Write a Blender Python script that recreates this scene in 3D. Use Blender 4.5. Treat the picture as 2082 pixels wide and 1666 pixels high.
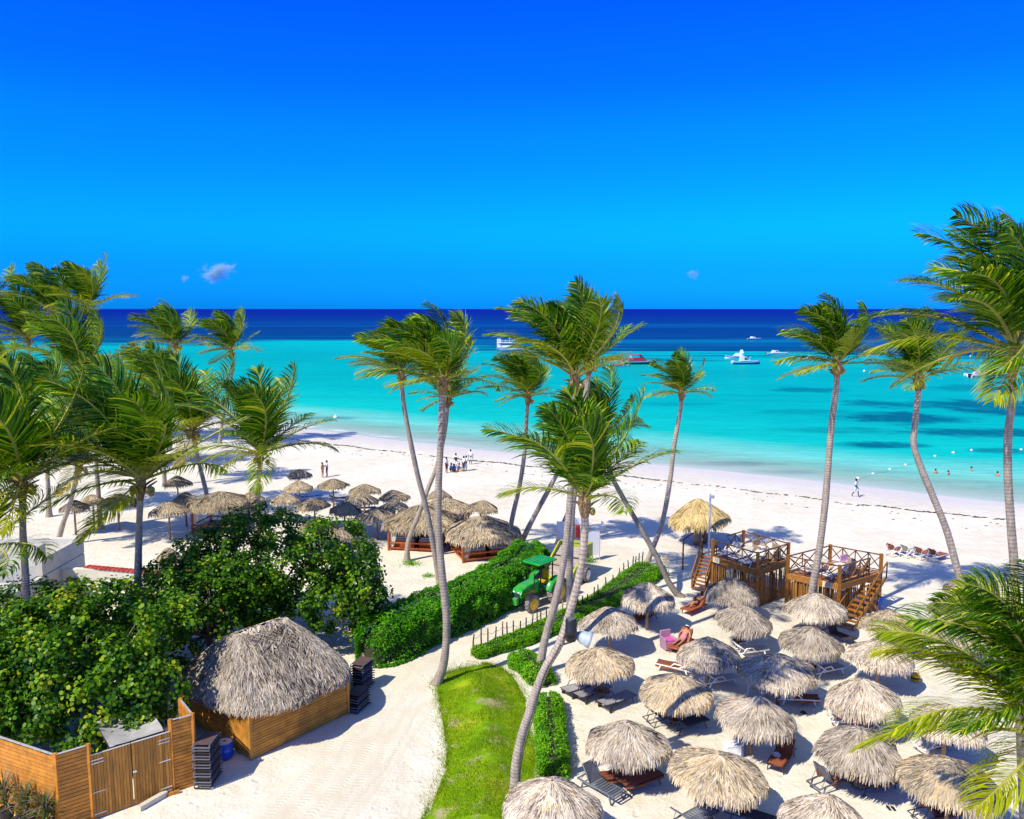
import bpy, math, random
import numpy as np
from mathutils import Vector, Matrix, noise as mnoise

for o in list(bpy.data.objects): bpy.data.objects.remove(o)
scene = bpy.context.scene
COL = scene.collection
R = math.radians
rng = random.Random(7)

# ---------------------------------------------------------------- camera
F, CX, CY, H = 1666.0, 1041.0, 833.0, 18.0
PITCH = math.atan((833 - 628) / F)
cd = bpy.data.cameras.new('camera'); cam = bpy.data.objects.new('camera', cd); COL.objects.link(cam)
cd.sensor_width = 36.0; cd.lens = 36.0 * F / 2082.0; cd.clip_end = 90000; cd.clip_start = 0.5
cam.location = (0, 0, H); cam.rotation_euler = (math.pi / 2 - PITCH, 0, 0)
scene.camera = cam
scene.render.resolution_x = 1024; scene.render.resolution_y = 819

# ---------------------------------------------------------------- sky and sun
SUN = Vector((0.70, 0.60, -1.0)).normalized()          # direction the light travels
ELEV = math.asin(-SUN.z); AZ = math.atan2(-SUN.x, -SUN.y)
world = bpy.data.worlds.new('World'); scene.world = world; world.use_nodes = True
wt = world.node_tree; wt.nodes.clear()
wo = wt.nodes.new('ShaderNodeOutputWorld'); bg = wt.nodes.new('ShaderNodeBackground'); bg.inputs[1].default_value = 0.12
sky = wt.nodes.new('ShaderNodeTexSky'); sky.sky_type = 'NISHITA'; sky.sun_disc = False
sky.sun_elevation = ELEV; sky.sun_rotation = AZ; sky.altitude = 20; sky.air_density = 1.0; sky.dust_density = 0.4; sky.ozone_density = 3.0
tc = wt.nodes.new('ShaderNodeTexCoord'); sep = wt.nodes.new('ShaderNodeSeparateXYZ')
wt.links.new(tc.outputs['Generated'], sep.inputs[0])
gr = wt.nodes.new('ShaderNodeValToRGB'); gr.color_ramp.interpolation = 'EASE'
SKY_STOPS = [(0.0, (0.004, 0.355, 1.6)), (0.035, (0.004, 0.385, 1.55)), (0.10, (0.004, 0.55, 1.7)), (0.19, (0.004, 0.50, 2.05)), (0.27, (0.004, 0.385, 2.3)), (0.345, (0.004, 0.33, 2.4)), (0.60, (0.66, 0.76, 1.08)), (1.0, (0.92, 0.96, 1.08))]
while len(gr.color_ramp.elements) < len(SKY_STOPS): gr.color_ramp.elements.new(0.5)
for e, (p, c) in zip(gr.color_ramp.elements, SKY_STOPS):
    e.position = p; e.color = (*c, 1)
wt.links.new(sep.outputs['Z'], gr.inputs[0])
mul = wt.nodes.new('ShaderNodeMixRGB'); mul.blend_type = 'MULTIPLY'; mul.inputs[0].default_value = 1.0
wt.links.new(sky.outputs[0], mul.inputs[1]); wt.links.new(gr.outputs[0], mul.inputs[2])
wt.links.new(mul.outputs[0], bg.inputs[0]); wt.links.new(bg.outputs[0], wo.inputs[0])

sd = bpy.data.lights.new('sun', 'SUN'); sd.energy = 4.6; sd.angle = R(0.53); sd.color = (1.0, 0.945, 0.83)
so = bpy.data.objects.new('sun', sd); COL.objects.link(so); so.location = (-60, -50, 100)
so.rotation_euler = SUN.to_track_quat('-Z', 'Y').to_euler()

vs = scene.view_settings; vs.view_transform = 'Standard'; vs.look = 'None'; vs.exposure = 0.30; vs.gamma = 1.0; vs.use_curve_mapping = False
scene.render.engine = 'CYCLES'
scene.cycles.max_bounces = 6; scene.cycles.diffuse_bounces = 3; scene.cycles.glossy_bounces = 2
scene.cycles.transmission_bounces = 4; scene.cycles.transparent_max_bounces = 6; scene.cycles.volume_bounces = 1
scene.cycles.caustics_reflective = False; scene.cycles.caustics_refractive = False

# ---------------------------------------------------------------- from photograph pixels to places
def ray(px, py):
    x = (px - CX) / F; u = -(py - CY) / F
    return Vector((x, math.cos(PITCH) + u * math.sin(PITCH), -math.sin(PITCH) + u * math.cos(PITCH)))
def G(px, py, z=0.0):
    d = ray(px, py); t = (z - H) / d.z
    return Vector((d.x * t, d.y * t, z))
def PD(px, py, Y):
    d = ray(px, py); t = Y / d.y
    return Vector((d.x * t, Y, H + d.z * t))
def depth(p): return p[1] * math.cos(PITCH) + (H - p[2]) * math.sin(PITCH)

# ---------------------------------------------------------------- mesh helpers
class MB:
    def __init__(s): s.v = []; s.f = []; s.r = []
    def add(s, vs, fs, r=0.5):
        n = len(s.v); s.v += [tuple(v) for v in vs]; s.r += [r] * len(vs)
        s.f += [tuple(i + n for i in f) for f in fs]
    def box(s, c, size, rz=0.0, m=None, r=0.5):
        x, y, z = size[0] / 2, size[1] / 2, size[2] / 2
        M_ = m if m is not None else Matrix.Rotation(rz, 3, 'Z'); c = Vector(c)
        vs = [c + M_ @ Vector(q) for q in ((-x, -y, -z), (x, -y, -z), (x, y, -z), (-x, y, -z), (-x, -y, z), (x, -y, z), (x, y, z), (-x, y, z))]
        s.add(vs, [(0, 3, 2, 1), (4, 5, 6, 7), (0, 1, 5, 4), (1, 2, 6, 5), (2, 3, 7, 6), (3, 0, 4, 7)], r); return s
    def bbox(s, c, size, rz=0.0, b=0.02):
        """box with chamfered vertical and top edges"""
        x, y, z = size[0] / 2, size[1] / 2, size[2] / 2; M_ = Matrix.Rotation(rz, 3, 'Z'); c = Vector(c)
        def ring(k, zz):
            X, Y = x - k, y - k
            return [(-X + b, -Y, zz), (X - b, -Y, zz), (X, -Y + b, zz), (X, Y - b, zz), (X - b, Y, zz), (-X + b, Y, zz), (-X, Y - b, zz), (-X, -Y + b, zz)]
        rings = [ring(0, -z), ring(0, z - b), ring(b, z)]
        vs = [c + M_ @ Vector(q) for rg in rings for q in rg]
        fs = [tuple(range(7, -1, -1)), tuple(range(16, 24))]
        for k in range(2):
            for i in range(8): fs.append((k * 8 + i, k * 8 + (i + 1) % 8, k * 8 + 8 + (i + 1) % 8, k * 8 + 8 + i))
        s.add(vs, fs); return s
    def bar(s, p, q, w, h=None, up=(0, 0, 1), r=0.5):
        h = w if h is None else h
        p, q = Vector(p), Vector(q); d = (q - p); L = d.length; d.normalize()
        up = Vector(up)
        if abs(d.dot(up)) > 0.98: up = Vector((1, 0, 0)) if abs(d.x) < 0.9 else Vector((0, 1, 0))
        a = d.cross(up).normalized(); b = a.cross(d).normalized()
        m = Matrix((a, d, b)).transposed()
        return s.box((p + q) / 2, (w, L, h), m=m, r=r)
    def tube(s, pts, rad, n=8, caps=True, r=0.5):
        pts = [Vector(p) for p in pts]; k = len(pts)
        rad = [rad] * k if isinstance(rad, (int, float)) else list(rad)
        T = [(pts[min(i + 1, k - 1)] - pts[max(i - 1, 0)]).normalized() for i in range(k)]
        up = Vector((0, 0, 1)) if abs(T[0].z) < 0.9 else Vector((1, 0, 0))
        a = T[0].cross(up).normalized(); vs = []
        for i in range(k):
            a = (a - T[i] * a.dot(T[i])).normalized(); b = T[i].cross(a)
            for j in range(n):
                t = 2 * math.pi * j / n
                vs.append(pts[i] + (a * math.cos(t) + b * math.sin(t)) * rad[i])
        fs = [(i * n + j, i * n + (j + 1) % n, (i + 1) * n + (j + 1) % n, (i + 1) * n + j) for i in range(k - 1) for j in range(n)]
        if caps: fs += [tuple(range(n - 1, -1, -1)), tuple(range((k - 1) * n, k * n))]
        s.add(vs, fs, r); return s
    def lathe(s, prof, n=16, c=(0, 0, 0), m=None, r=0.5):
        c = Vector(c); vs = []
        for (rr, z) in prof:
            for j in range(n):
                t = 2 * math.pi * j / n; q = Vector((rr * math.cos(t), rr * math.sin(t), z))
                vs.append(c + (m @ q if m is not None else q))
        k = len(prof)
        fs = [(i * n + j, i * n + (j + 1) % n, (i + 1) * n + (j + 1) % n, (i + 1) * n + j) for i in range(k - 1) for j in range(n)]
        fs += [tuple(range(n - 1, -1, -1)), tuple(range((k - 1) * n, k * n))]
        s.add(vs, fs, r); return s
    def prism(s, poly, y0, y1, m=None, c=(0, 0, 0)):
        """poly in x,z extruded along y"""
        c = Vector(c); n = len(poly)
        vs = [Vector((x, y0, z)) for x, z in poly] + [Vector((x, y1, z)) for x, z in poly]
        vs = [c + (m @ v if m is not None else v) for v in vs]
        fs = [tuple(range(n)), tuple(range(2 * n - 1, n - 1, -1))] + [((i + 1) % n, i, n + i, n + (i + 1) % n) for i in range(n)]
        s.add(vs, fs); return s
    def mesh(s, name, mat, smooth=False):
        me = bpy.data.meshes.new(name); me.from_pydata(s.v, [], s.f)
        at = me.attributes.new('rnd', 'FLOAT', 'POINT'); at.data.foreach_set('value', np.array(s.r, 'f'))
        if mat: me.materials.append(mat)
        if smooth: me.polygons.foreach_set('use_smooth', [True] * len(me.polygons))
        me.update(); return me
    def build(s, name, mat, parent=None, smooth=False):
        return ob(name, s.mesh(name, mat, smooth), parent)

def np_mesh(name, V, faces, rnd, mat, smooth=False):
    """V (n,3) array, faces (m,k) array, all k-gons"""
    me = bpy.data.meshes.new(name); n = len(V); m, k = faces.shape
    me.vertices.add(n); me.vertices.foreach_set('co', np.asarray(V, 'f').ravel())
    me.loops.add(m * k); me.loops.foreach_set('vertex_index', faces.astype('i').ravel())
    me.polygons.add(m); me.polygons.foreach_set('loop_start', np.arange(0, m * k, k, dtype='i'))
    me.update(calc_edges=True); me.validate()
    at = me.attributes.new('rnd', 'FLOAT', 'POINT'); at.data.foreach_set('value', np.asarray(rnd, 'f'))
    me.materials.append(mat)
    if smooth: me.polygons.foreach_set('use_smooth', [True] * len(me.polygons))
    return me

def ob(name, data, parent=None, loc=None, rz=None):
    o = bpy.data.objects.new(name, data); COL.objects.link(o)
    if parent: o.parent = parent
    if loc is not None: o.location = loc
    if rz is not None: o.rotation_euler = (0, 0, rz)
    return o
def tag(o, label, cat, group=None):
    o['label'] = label; o['category'] = cat
    if group: o['group'] = group
    return o
def thing(name, label, cat, loc=(0, 0, 0), rz=0.0, group=None):
    o = bpy.data.objects.new(name, None); COL.objects.link(o); o.empty_display_size = 0.2
    o.location = loc; o.rotation_euler = (0, 0, rz)
    return tag(o, label, cat, group)
def struct(o): o['kind'] = 'structure'; return o
def stuff(o): o['kind'] = 'stuff'; return o
KIDS = {}
def copy_tree(o, parent=None, link=None):
    if link is None:
        link = {}
        for c in bpy.data.objects:
            if c.parent: link.setdefault(c.parent, []).append(c)
    c = o.copy(); COL.objects.link(c); c.parent = parent
    for ch in link.get(o, []): copy_tree(ch, c, link)
    return c
def catmull(pts, n):
    pts = [Vector(p) for p in pts]; P = [pts[0] * 2 - pts[1]] + pts + [pts[-1] * 2 - pts[-2]]
    out = []
    for i in range(n):
        t = i / (n - 1) * (len(pts) - 1); k = min(int(t), len(pts) - 2); u = t - k
        a, b, c, d = P[k], P[k + 1], P[k + 2], P[k + 3]
        out.append(0.5 * ((2 * b) + (c - a) * u + (2 * a - 5 * b + 4 * c - d) * u * u + (3 * b - a - 3 * c + d) * u ** 3))
    return out
def rot_to(d):
    """rotation matrix taking +Z to d"""
    return Vector((0, 0, 1)).rotation_difference(Vector(d).normalized()).to_matrix()

# ---------------------------------------------------------------- materials
def new_mat(name):
    m = bpy.data.materials.new(name); m.use_nodes = True; nt = m.node_tree
    return m, nt, nt.nodes['Principled BSDF'], nt.nodes['Material Output']
def N(nt, t, **kw):
    n = nt.nodes.new(t)
    for k, v in kw.items():
        if k.startswith('i_'): n.inputs[k[2:].replace('_', ' ')].default_value = v
        elif k.startswith('n'): n.inputs[int(k[1:])].default_value = v
        else: setattr(n, k, v)
    return n
def L(nt, a, b): nt.links.new(a, b)
def ramp(nt, fac, stops, interp='LINEAR'):
    r = nt.nodes.new('ShaderNodeValToRGB'); r.color_ramp.interpolation = interp
    while len(r.color_ramp.elements) < len(stops): r.color_ramp.elements.new(0.5)
    for e, (p, c) in zip(r.color_ramp.elements, stops):
        e.position = p; e.color = (*c, 1) if len(c) == 3 else c
    L(nt, fac, r.inputs[0]); return r.outputs[0]
def math_(nt, op, a, b=None, c=None, clamp=False):
    n = nt.nodes.new('ShaderNodeMath'); n.operation = op; n.use_clamp = clamp
    for i, x in enumerate((a, b, c)):
        if x is None: continue
        if isinstance(x, (int, float)): n.inputs[i].default_value = x
        else: L(nt, x, n.inputs[i])
    return n.outputs[0]
def mixc(nt, f, a, b, mode='MIX'):
    n = nt.nodes.new('ShaderNodeMixRGB'); n.blend_type = mode
    for i, x in enumerate((f, a, b)):
        if isinstance(x, (int, float)): n.inputs[i].default_value = x
        elif isinstance(x, tuple): n.inputs[i].default_value = (*x, 1) if len(x) == 3 else x
        else: L(nt, x, n.inputs[i])
    return n.outputs[0]
def coords(nt, scale=(1, 1, 1), kind='Object'):
    t = nt.nodes.new('ShaderNodeTexCoord'); m = nt.nodes.new('ShaderNodeMapping'); m.inputs['Scale'].default_value = scale
    L(nt, t.outputs[kind], m.inputs[0]); return m.outputs[0]
def noise(nt, vec, scale, detail=4, rough=0.55):
    n = nt.nodes.new('ShaderNodeTexNoise'); n.inputs['Scale'].default_value = scale; n.inputs['Detail'].default_value = detail; n.inputs['Roughness'].default_value = rough
    if vec is not None: L(nt, vec, n.inputs['Vector'])
    return n.outputs[0]
def bump(nt, h, strength, dist=0.02):
    b = nt.nodes.new('ShaderNodeBump'); b.inputs['Strength'].default_value = strength; b.inputs['Distance'].default_value = dist
    L(nt, h, b.inputs['Height']); return b.outputs[0]
def plain(name, col, rough=0.6, var=0.18, scale=6.0, stretch=(1, 1, 1), bmp=0.15, metal=0.0, spec=0.35, orand=0.25, bscale=None, dirt=None):
    """one paint, cloth or wood: colour with noise wear, small relief, piece-to-piece difference"""
    m, nt, p, out = new_mat(name)
    v = coords(nt, stretch); n1 = noise(nt, v, scale, 5)
    lo = tuple(c * (1 - var) for c in col); hi = tuple(min(1, c * (1 + var)) for c in col)
    c = ramp(nt, n1, [(0.3, lo), (0.7, hi)])
    oi = nt.nodes.new('ShaderNodeObjectInfo')
    k = math_(nt, 'MULTIPLY_ADD', oi.outputs['Random'], 2 * orand, 1 - orand)
    c = mixc(nt, 1.0, c, k, 'MULTIPLY') if orand else c
    if dirt:
        n2 = noise(nt, coords(nt), 1.7, 6); f = ramp(nt, n2, [(0.48, (0, 0, 0)), (0.66, (1, 1, 1))]); c = mixc(nt, math_(nt, 'MULTIPLY', f, dirt[1]), c, dirt[0])
    L(nt, c, p.inputs['Base Color']); p.inputs['Roughness'].default_value = rough; p.inputs['Metallic'].default_value = metal
    p.inputs['Specular IOR Level'].default_value = spec
    if bmp: L(nt, bump(nt, noise(nt, v, bscale or scale * 4, 4), bmp, 0.02), p.inputs['Normal'])
    return m
def leafmat(name, stops, trans=0.3, rough=0.42, spec=0.4, age=None, tint=None):
    m, nt, p, out = new_mat(name)
    at = N(nt, 'ShaderNodeAttribute', attribute_name='rnd'); c = ramp(nt, at.outputs['Fac'], stops)
    oi = nt.nodes.new('ShaderNodeObjectInfo')
    if age:   # object colour: red = how yellow the frond is, green = brightness, blue = how dead
        sp = nt.nodes.new('ShaderNodeSeparateColor'); L(nt, oi.outputs['Color'], sp.inputs[0])
        c = mixc(nt, sp.outputs[0], c, age[0]); c = mixc(nt, sp.outputs[2], c, age[1])
    L(nt, c, p.inputs['Base Color']); p.inputs['Roughness'].default_value = rough; p.inputs['Specular IOR Level'].default_value = spec
    tr = nt.nodes.new('ShaderNodeBsdfTranslucent'); L(nt, mixc(nt, 1.0, c, (1.25, 1.2, 0.55), 'MULTIPLY'), tr.inputs[0])
    mx = nt.nodes.new('ShaderNodeMixShader'); mx.inputs[0].default_value = trans
    L(nt, p.outputs[0], mx.inputs[1]); L(nt, tr.outputs[0], mx.inputs[2]); L(nt, mx.outputs[0], out.inputs[0])
    return m

MAT = {}
MAT['frond'] = leafmat('frond_leaflets', [(0, (0.008, 0.042, 0.001)), (0.35, (0.036, 0.135, 0.002)), (0.62, (0.125, 0.29, 0.004)), (0.85, (0.34, 0.46, 0.007)), (1, (0.62, 0.60, 0.02))], 0.26, 0.45, 0.2, age=((0.58, 0.52, 0.008), (0.40, 0.25, 0.05)))
MAT['rachis'] = plain('frond_rib', (0.38, 0.36, 0.06), 0.45, orand=0.2, bmp=0)
MAT['coconut'] = plain('coconut_husk', (0.34, 0.26, 0.05), 0.5, var=0.35, scale=3)
MAT['fibre'] = plain('palm_fibre', (0.28, 0.17, 0.07), 0.9, var=0.5, scale=10, bmp=0.6)
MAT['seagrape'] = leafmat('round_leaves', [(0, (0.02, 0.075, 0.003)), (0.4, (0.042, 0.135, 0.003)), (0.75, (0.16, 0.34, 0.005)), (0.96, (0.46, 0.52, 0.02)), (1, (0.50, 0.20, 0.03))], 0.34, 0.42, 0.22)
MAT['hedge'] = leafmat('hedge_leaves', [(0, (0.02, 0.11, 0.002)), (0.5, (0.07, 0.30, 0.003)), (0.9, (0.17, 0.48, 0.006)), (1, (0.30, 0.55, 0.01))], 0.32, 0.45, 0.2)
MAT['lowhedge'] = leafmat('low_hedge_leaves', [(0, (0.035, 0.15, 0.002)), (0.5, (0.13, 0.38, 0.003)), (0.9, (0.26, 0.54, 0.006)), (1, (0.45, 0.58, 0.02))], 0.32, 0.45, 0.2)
MAT['twig'] = plain('twigs_and_core', (0.035, 0.035, 0.02), 0.9, bmp=0.3)
MAT['bark'] = plain('branch_bark', (0.16, 0.13, 0.10), 0.85, bmp=0.5)

def trunk_mat():
    m, nt, p, out = new_mat('palm_trunk'); v = coords(nt)
    ln = N(nt, 'ShaderNodeAttribute', attribute_name='rnd')        # metres along the trunk
    n1 = noise(nt, v, 3.0, 5); n2 = noise(nt, coords(nt, (1, 1, 0.15)), 14.0, 4)
    ph = math_(nt, 'ADD', math_(nt, 'MULTIPLY', ln.outputs['Fac'], 7.4), math_(nt, 'MULTIPLY', n1, 0.9))
    fr = math_(nt, 'FRACT', ph)
    ring = ramp(nt, fr, [(0.0, (0.17, 0.14, 0.105)), (0.16, (0.46, 0.385, 0.29)), (0.6, (0.54, 0.455, 0.35)), (0.97, (0.40, 0.33, 0.245))])
    c = mixc(nt, 0.5, ring, ramp(nt, n1, [(0.3, (0.45, 0.43, 0.42)), (0.7, (1.1, 1.05, 1.0))]), 'MULTIPLY')
    c = mixc(nt, 0.6, c, ramp(nt, n2, [(0.35, (0.55, 0.55, 0.55)), (0.62, (1.15, 1.15, 1.15))]), 'MULTIPLY')
    oi = nt.nodes.new('ShaderNodeObjectInfo'); c = mixc(nt, 1.0, c, math_(nt, 'MULTIPLY_ADD', oi.outputs['Random'], 0.32, 0.82), 'MULTIPLY')
    L(nt, c, p.inputs['Base Color']); p.inputs['Roughness'].default_value = 0.9; p.inputs['Specular IOR Level'].default_value = 0.15
    L(nt, bump(nt, math_(nt, 'ADD', n2, math_(nt, 'MULTIPLY', fr, 0.6)), 0.6, 0.03), p.inputs['Normal'])
    return m
MAT['trunk'] = trunk_mat()

def thatch_mat(name, stops, gain=1.0):
    m, nt, p, out = new_mat(name)
    at = N(nt, 'ShaderNodeAttribute', attribute_name='rnd'); c = ramp(nt, at.outputs['Fac'], stops)
    n1 = noise(nt, coords(nt), 1.6, 4); c = mixc(nt, 0.7, c, ramp(nt, n1, [(0.32, (0.72, 0.70, 0.70)), (0.68, (1.12, 1.10, 1.05))]), 'MULTIPLY')
    oi = nt.nodes.new('ShaderNodeObjectInfo'); c = mixc(nt, 1.0, c, math_(nt, 'MULTIPLY_ADD', oi.outputs['Random'], 0.42, 0.74), 'MULTIPLY')
    L(nt, c, p.inputs['Base Color']); p.inputs['Roughness'].default_value = 0.75; p.inputs['Specular IOR Level'].default_value = 0.2
    return m
GREY = [(0, (0.055, 0.042, 0.03)), (0.16, (0.17, 0.13, 0.09)), (0.36, (0.45, 0.37, 0.27)), (0.7, (0.66, 0.565, 0.43)), (0.93, (0.78, 0.69, 0.545)), (1, (0.74, 0.50, 0.14))]
TAN = [(0, (0.07, 0.055, 0.04)), (0.14, (0.20, 0.155, 0.10)), (0.4, (0.45, 0.365, 0.245)), (0.8, (0.65, 0.54, 0.37)), (1, (0.72, 0.50, 0.17))]
GOLD = [(0, (0.12, 0.085, 0.03)), (0.2, (0.36, 0.26, 0.10)), (0.6, (0.64, 0.48, 0.20)), (1, (0.80, 0.62, 0.27))]
MAT['thatch'] = thatch_mat('grey_thatch', GREY); MAT['thatch_tan'] = thatch_mat('tan_thatch', TAN); MAT['thatch_gold'] = thatch_mat('golden_thatch', GOLD)
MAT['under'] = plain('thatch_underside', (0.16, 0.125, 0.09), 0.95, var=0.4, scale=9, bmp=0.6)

MAT['pole'] = plain('peeled_pole', (0.30, 0.19, 0.10), 0.8, var=0.35, scale=4, stretch=(4, 4, 0.6), bmp=0.4)
MAT['deckwood'] = plain('deck_timber', (0.31, 0.125, 0.018), 0.5, var=0.4, scale=5, stretch=(3, 3, 3), bmp=0.2, orand=0.3)
MAT['deckfloor'] = plain('deck_boards', (0.50, 0.24, 0.075), 0.6, var=0.25, scale=4, bmp=0.2, orand=0.2)
MAT['deckrail'] = plain('rail_timber', (0.17, 0.07, 0.018), 0.5, var=0.4, scale=5, bmp=0.2, orand=0.3)
MAT['picket'] = plain('split_pickets', (0.34, 0.155, 0.03), 0.8, var=0.5, scale=3, stretch=(6, 6, 0.5), bmp=0.5, orand=0.5)
MAT['fence'] = plain('fence_boards', (0.56, 0.215, 0.022), 0.55, var=0.3, scale=3, stretch=(1.2, 1.2, 1.2), bmp=0.25, orand=0.16, dirt=((0.36, 0.15, 0.02), 0.5))
MAT['gate'] = plain('gate_boards', (0.44, 0.19, 0.025), 0.6, var=0.35, scale=2.2, stretch=(6, 6, 0.6), bmp=0.3, orand=0.24, dirt=((0.27, 0.13, 0.025), 0.55))
MAT['hutwood'] = plain('hut_boards', (0.50, 0.215, 0.028), 0.6, var=0.3, scale=3, bmp=0.25, orand=0.2, dirt=((0.33, 0.15, 0.03), 0.45))
MAT['redwood'] = plain('cabana_timber', (0.36, 0.085, 0.020), 0.5, var=0.3, scale=5, bmp=0.2, orand=0.2)
MAT['white'] = plain('white_plastic', (0.80, 0.79, 0.76), 0.35, var=0.05, bmp=0.03, orand=0.05, spec=0.5)
MAT['cream'] = plain('beige_sling', (0.50, 0.46, 0.33), 0.8, var=0.1, bmp=0.1)
MAT['greysling'] = plain('grey_sling', (0.30, 0.28, 0.26), 0.8, var=0.12, bmp=0.1)
MAT['black'] = plain('black_metal', (0.022, 0.021, 0.022), 0.45, var=0.2, bmp=0.02)
MAT['stacksling'] = plain('stack_sling', (0.10, 0.062, 0.052), 0.7, var=0.2, bmp=0.1)
MAT['darksling'] = plain('dark_sling', (0.045, 0.036, 0.036), 0.7, var=0.2, bmp=0.1)
MAT['greyplastic'] = plain('grey_plastic', (0.13, 0.14, 0.16), 0.5, var=0.1, bmp=0.03)
MAT['towel'] = plain('brown_towel', (0.30, 0.085, 0.032), 0.95, var=0.2, scale=30, bmp=0.3, orand=0.2)
MAT['redtowel'] = plain('red_towel', (0.72, 0.055, 0.03), 0.95, var=0.12, scale=30, bmp=0.3)
MAT['linen'] = plain('white_linen', (0.78, 0.76, 0.74), 0.9, var=0.06, bmp=0.2)
MAT['bluecloth'] = plain('blue_cloth', (0.02, 0.15, 0.62), 0.8, var=0.2)
MAT['mattress'] = plain('grey_mattress', (0.35, 0.36, 0.42), 0.9, var=0.1)
MAT['curtain'] = leafmat('thin_curtain', [(0, (0.74, 0.70, 0.62)), (1, (0.82, 0.79, 0.72))], 0.35, 0.9, 0.1)
MAT['wicker'] = plain('tan_wicker', (0.33, 0.235, 0.14), 0.75, var=0.35, scale=40, bmp=0.6)
MAT['mauve'] = plain('mauve_wicker', (0.48, 0.27, 0.36), 0.75, var=0.2, scale=40, bmp=0.5)
MAT['pink'] = plain('pink_cushion', (0.80, 0.12, 0.42), 0.9, var=0.1)
MAT['bluebin'] = plain('blue_plastic', (0.01, 0.10, 0.62), 0.35, var=0.1, bmp=0.02, spec=0.5)
MAT['galv'] = plain('galvanised_cap', (0.62, 0.60, 0.55), 0.5, var=0.2, bmp=0.05, metal=0.3)
MAT['silver'] = plain('silver_lamp', (0.36, 0.41, 0.43), 0.42, var=0.1, bmp=0.0, metal=0.15, spec=0.5)
MAT['tarp'] = plain('pale_tarpaulin', (0.36, 0.345, 0.31), 0.7, var=0.15, scale=3, bmp=0.3)
MAT['render'] = plain('cream_render', (0.74, 0.70, 0.55), 0.9, var=0.06, scale=2, bmp=0.1, dirt=((0.45, 0.42, 0.33), 0.3))
MAT['redroof'] = plain('red_parapet_tiles', (0.42, 0.045, 0.028), 0.7, var=0.25, bmp=0.2)
MAT['rust'] = plain('rusty_post', (0.24, 0.06, 0.03), 0.7, var=0.3)
MAT['signcream'] = plain('cream_sign', (0.78, 0.66, 0.42), 0.6, var=0.05, bmp=0)
MAT['ink'] = plain('sign_lettering', (0.30, 0.17, 0.05), 0.6, var=0.05, bmp=0, orand=0)
MAT['rubber'] = plain('sandy_tyre', (0.19, 0.165, 0.14), 0.9, var=0.45, scale=3, bmp=0.5, dirt=((0.48, 0.38, 0.27), 0.7))
MAT['tgreen'] = plain('green_paint', (0.006, 0.36, 0.025), 0.32, var=0.12, bmp=0.0, spec=0.5, orand=0, dirt=((0.22, 0.26, 0.12), 0.4))
MAT['tdark'] = plain('dark_green_paint', (0.004, 0.10, 0.03), 0.35, var=0.1, bmp=0.0, spec=0.5, orand=0)
MAT['tyellow'] = plain('yellow_paint', (0.80, 0.47, 0.005), 0.35, var=0.12, bmp=0.0, spec=0.5, orand=0)
MAT['lime'] = plain('lime_paint', (0.44, 0.50, 0.03), 0.45, var=0.2, bmp=0.0, spec=0.4, orand=0, dirt=((0.34, 0.29, 0.16), 0.7))
MAT['belt'] = plain('conveyor_belt', (0.40, 0.30, 0.22), 0.9, var=0.2, bmp=0.3)
MAT['glass'] = plain('dark_glass', (0.03, 0.05, 0.07), 0.1, var=0.1, bmp=0.0, spec=0.6)
MAT['lampglass'] = plain('headlamp_glass', (0.75, 0.75, 0.72), 0.15, var=0.05, bmp=0.0, spec=0.6)
MAT['boatwhite'] = plain('boat_white', (0.80, 0.80, 0.80), 0.3, var=0.04, bmp=0, spec=0.5)
MAT['boatred'] = plain('boat_red', (0.62, 0.012, 0.02), 0.3, var=0.08, bmp=0, spec=0.5)
MAT['boatblue'] = plain('boat_blue', (0.02, 0.06, 0.34), 0.3, var=0.08, bmp=0, spec=0.5)
MAT['pier'] = plain('pier_timber', (0.05, 0.10, 0.13), 0.8, var=0.3)
MAT['soil'] = plain('soil_and_gap_shade', (0.06, 0.045, 0.03), 0.95)  # potting soil, and the dark sheets standing in for shade behind boards
MAT['terracotta'] = plain('terracotta', (0.46, 0.12, 0.05), 0.8, var=0.2)
# ================================================================= the setting
SEA_Z = -0.6
shore_px = [(85, 812), (250, 829), (412, 848), (500, 858), (595, 869), (675, 876), (750, 888), (850, 899), (950, 911), (1050, 922), (1265, 938), (1460, 955), (1562, 966), (1687, 979), (1787, 992), (1937, 1010), (2082, 1026)]
wrack_px = [(85, 836), (412, 868), (560, 890), (630, 897), (700, 908), (820, 920), (890, 930), (960, 936), (1100, 950), (1250, 965), (1400, 984), (1500, 994), (1600, 1006), (1700, 1021), (1850, 1040), (1990, 1050), (2082, 1060)]
SH = np.array([[*G(x, y, SEA_Z)[:2]] for x, y in shore_px]); WR = np.array([[*G(x, y, -0.15)[:2]] for x, y in wrack_px])
SH = np.vstack([[-3000, SH[0, 1] + 300], [-400, SH[0, 1] + 60], SH, [90, SH[-1, 1] - 16], [400, SH[-1, 1] - 90], [3000, SH[-1, 1] - 500]])
WR = np.vstack([[-3000, WR[0, 1] + 300], [-400, WR[0, 1] + 55], WR, [90, WR[-1, 1] - 14], [400, WR[-1, 1] - 88], [3000, WR[-1, 1] - 500]])
def smooth_interp(x, A, w=6.0):
    return (np.interp(x - w, A[:, 0], A[:, 1]) + 2 * np.interp(x, A[:, 0], A[:, 1]) + np.interp(x + w, A[:, 0], A[:, 1])) / 4
def shoreY(x): return smooth_interp(np.asarray(x, float), SH)
def wrackY(x): return smooth_interp(np.asarray(x, float), WR)

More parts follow.
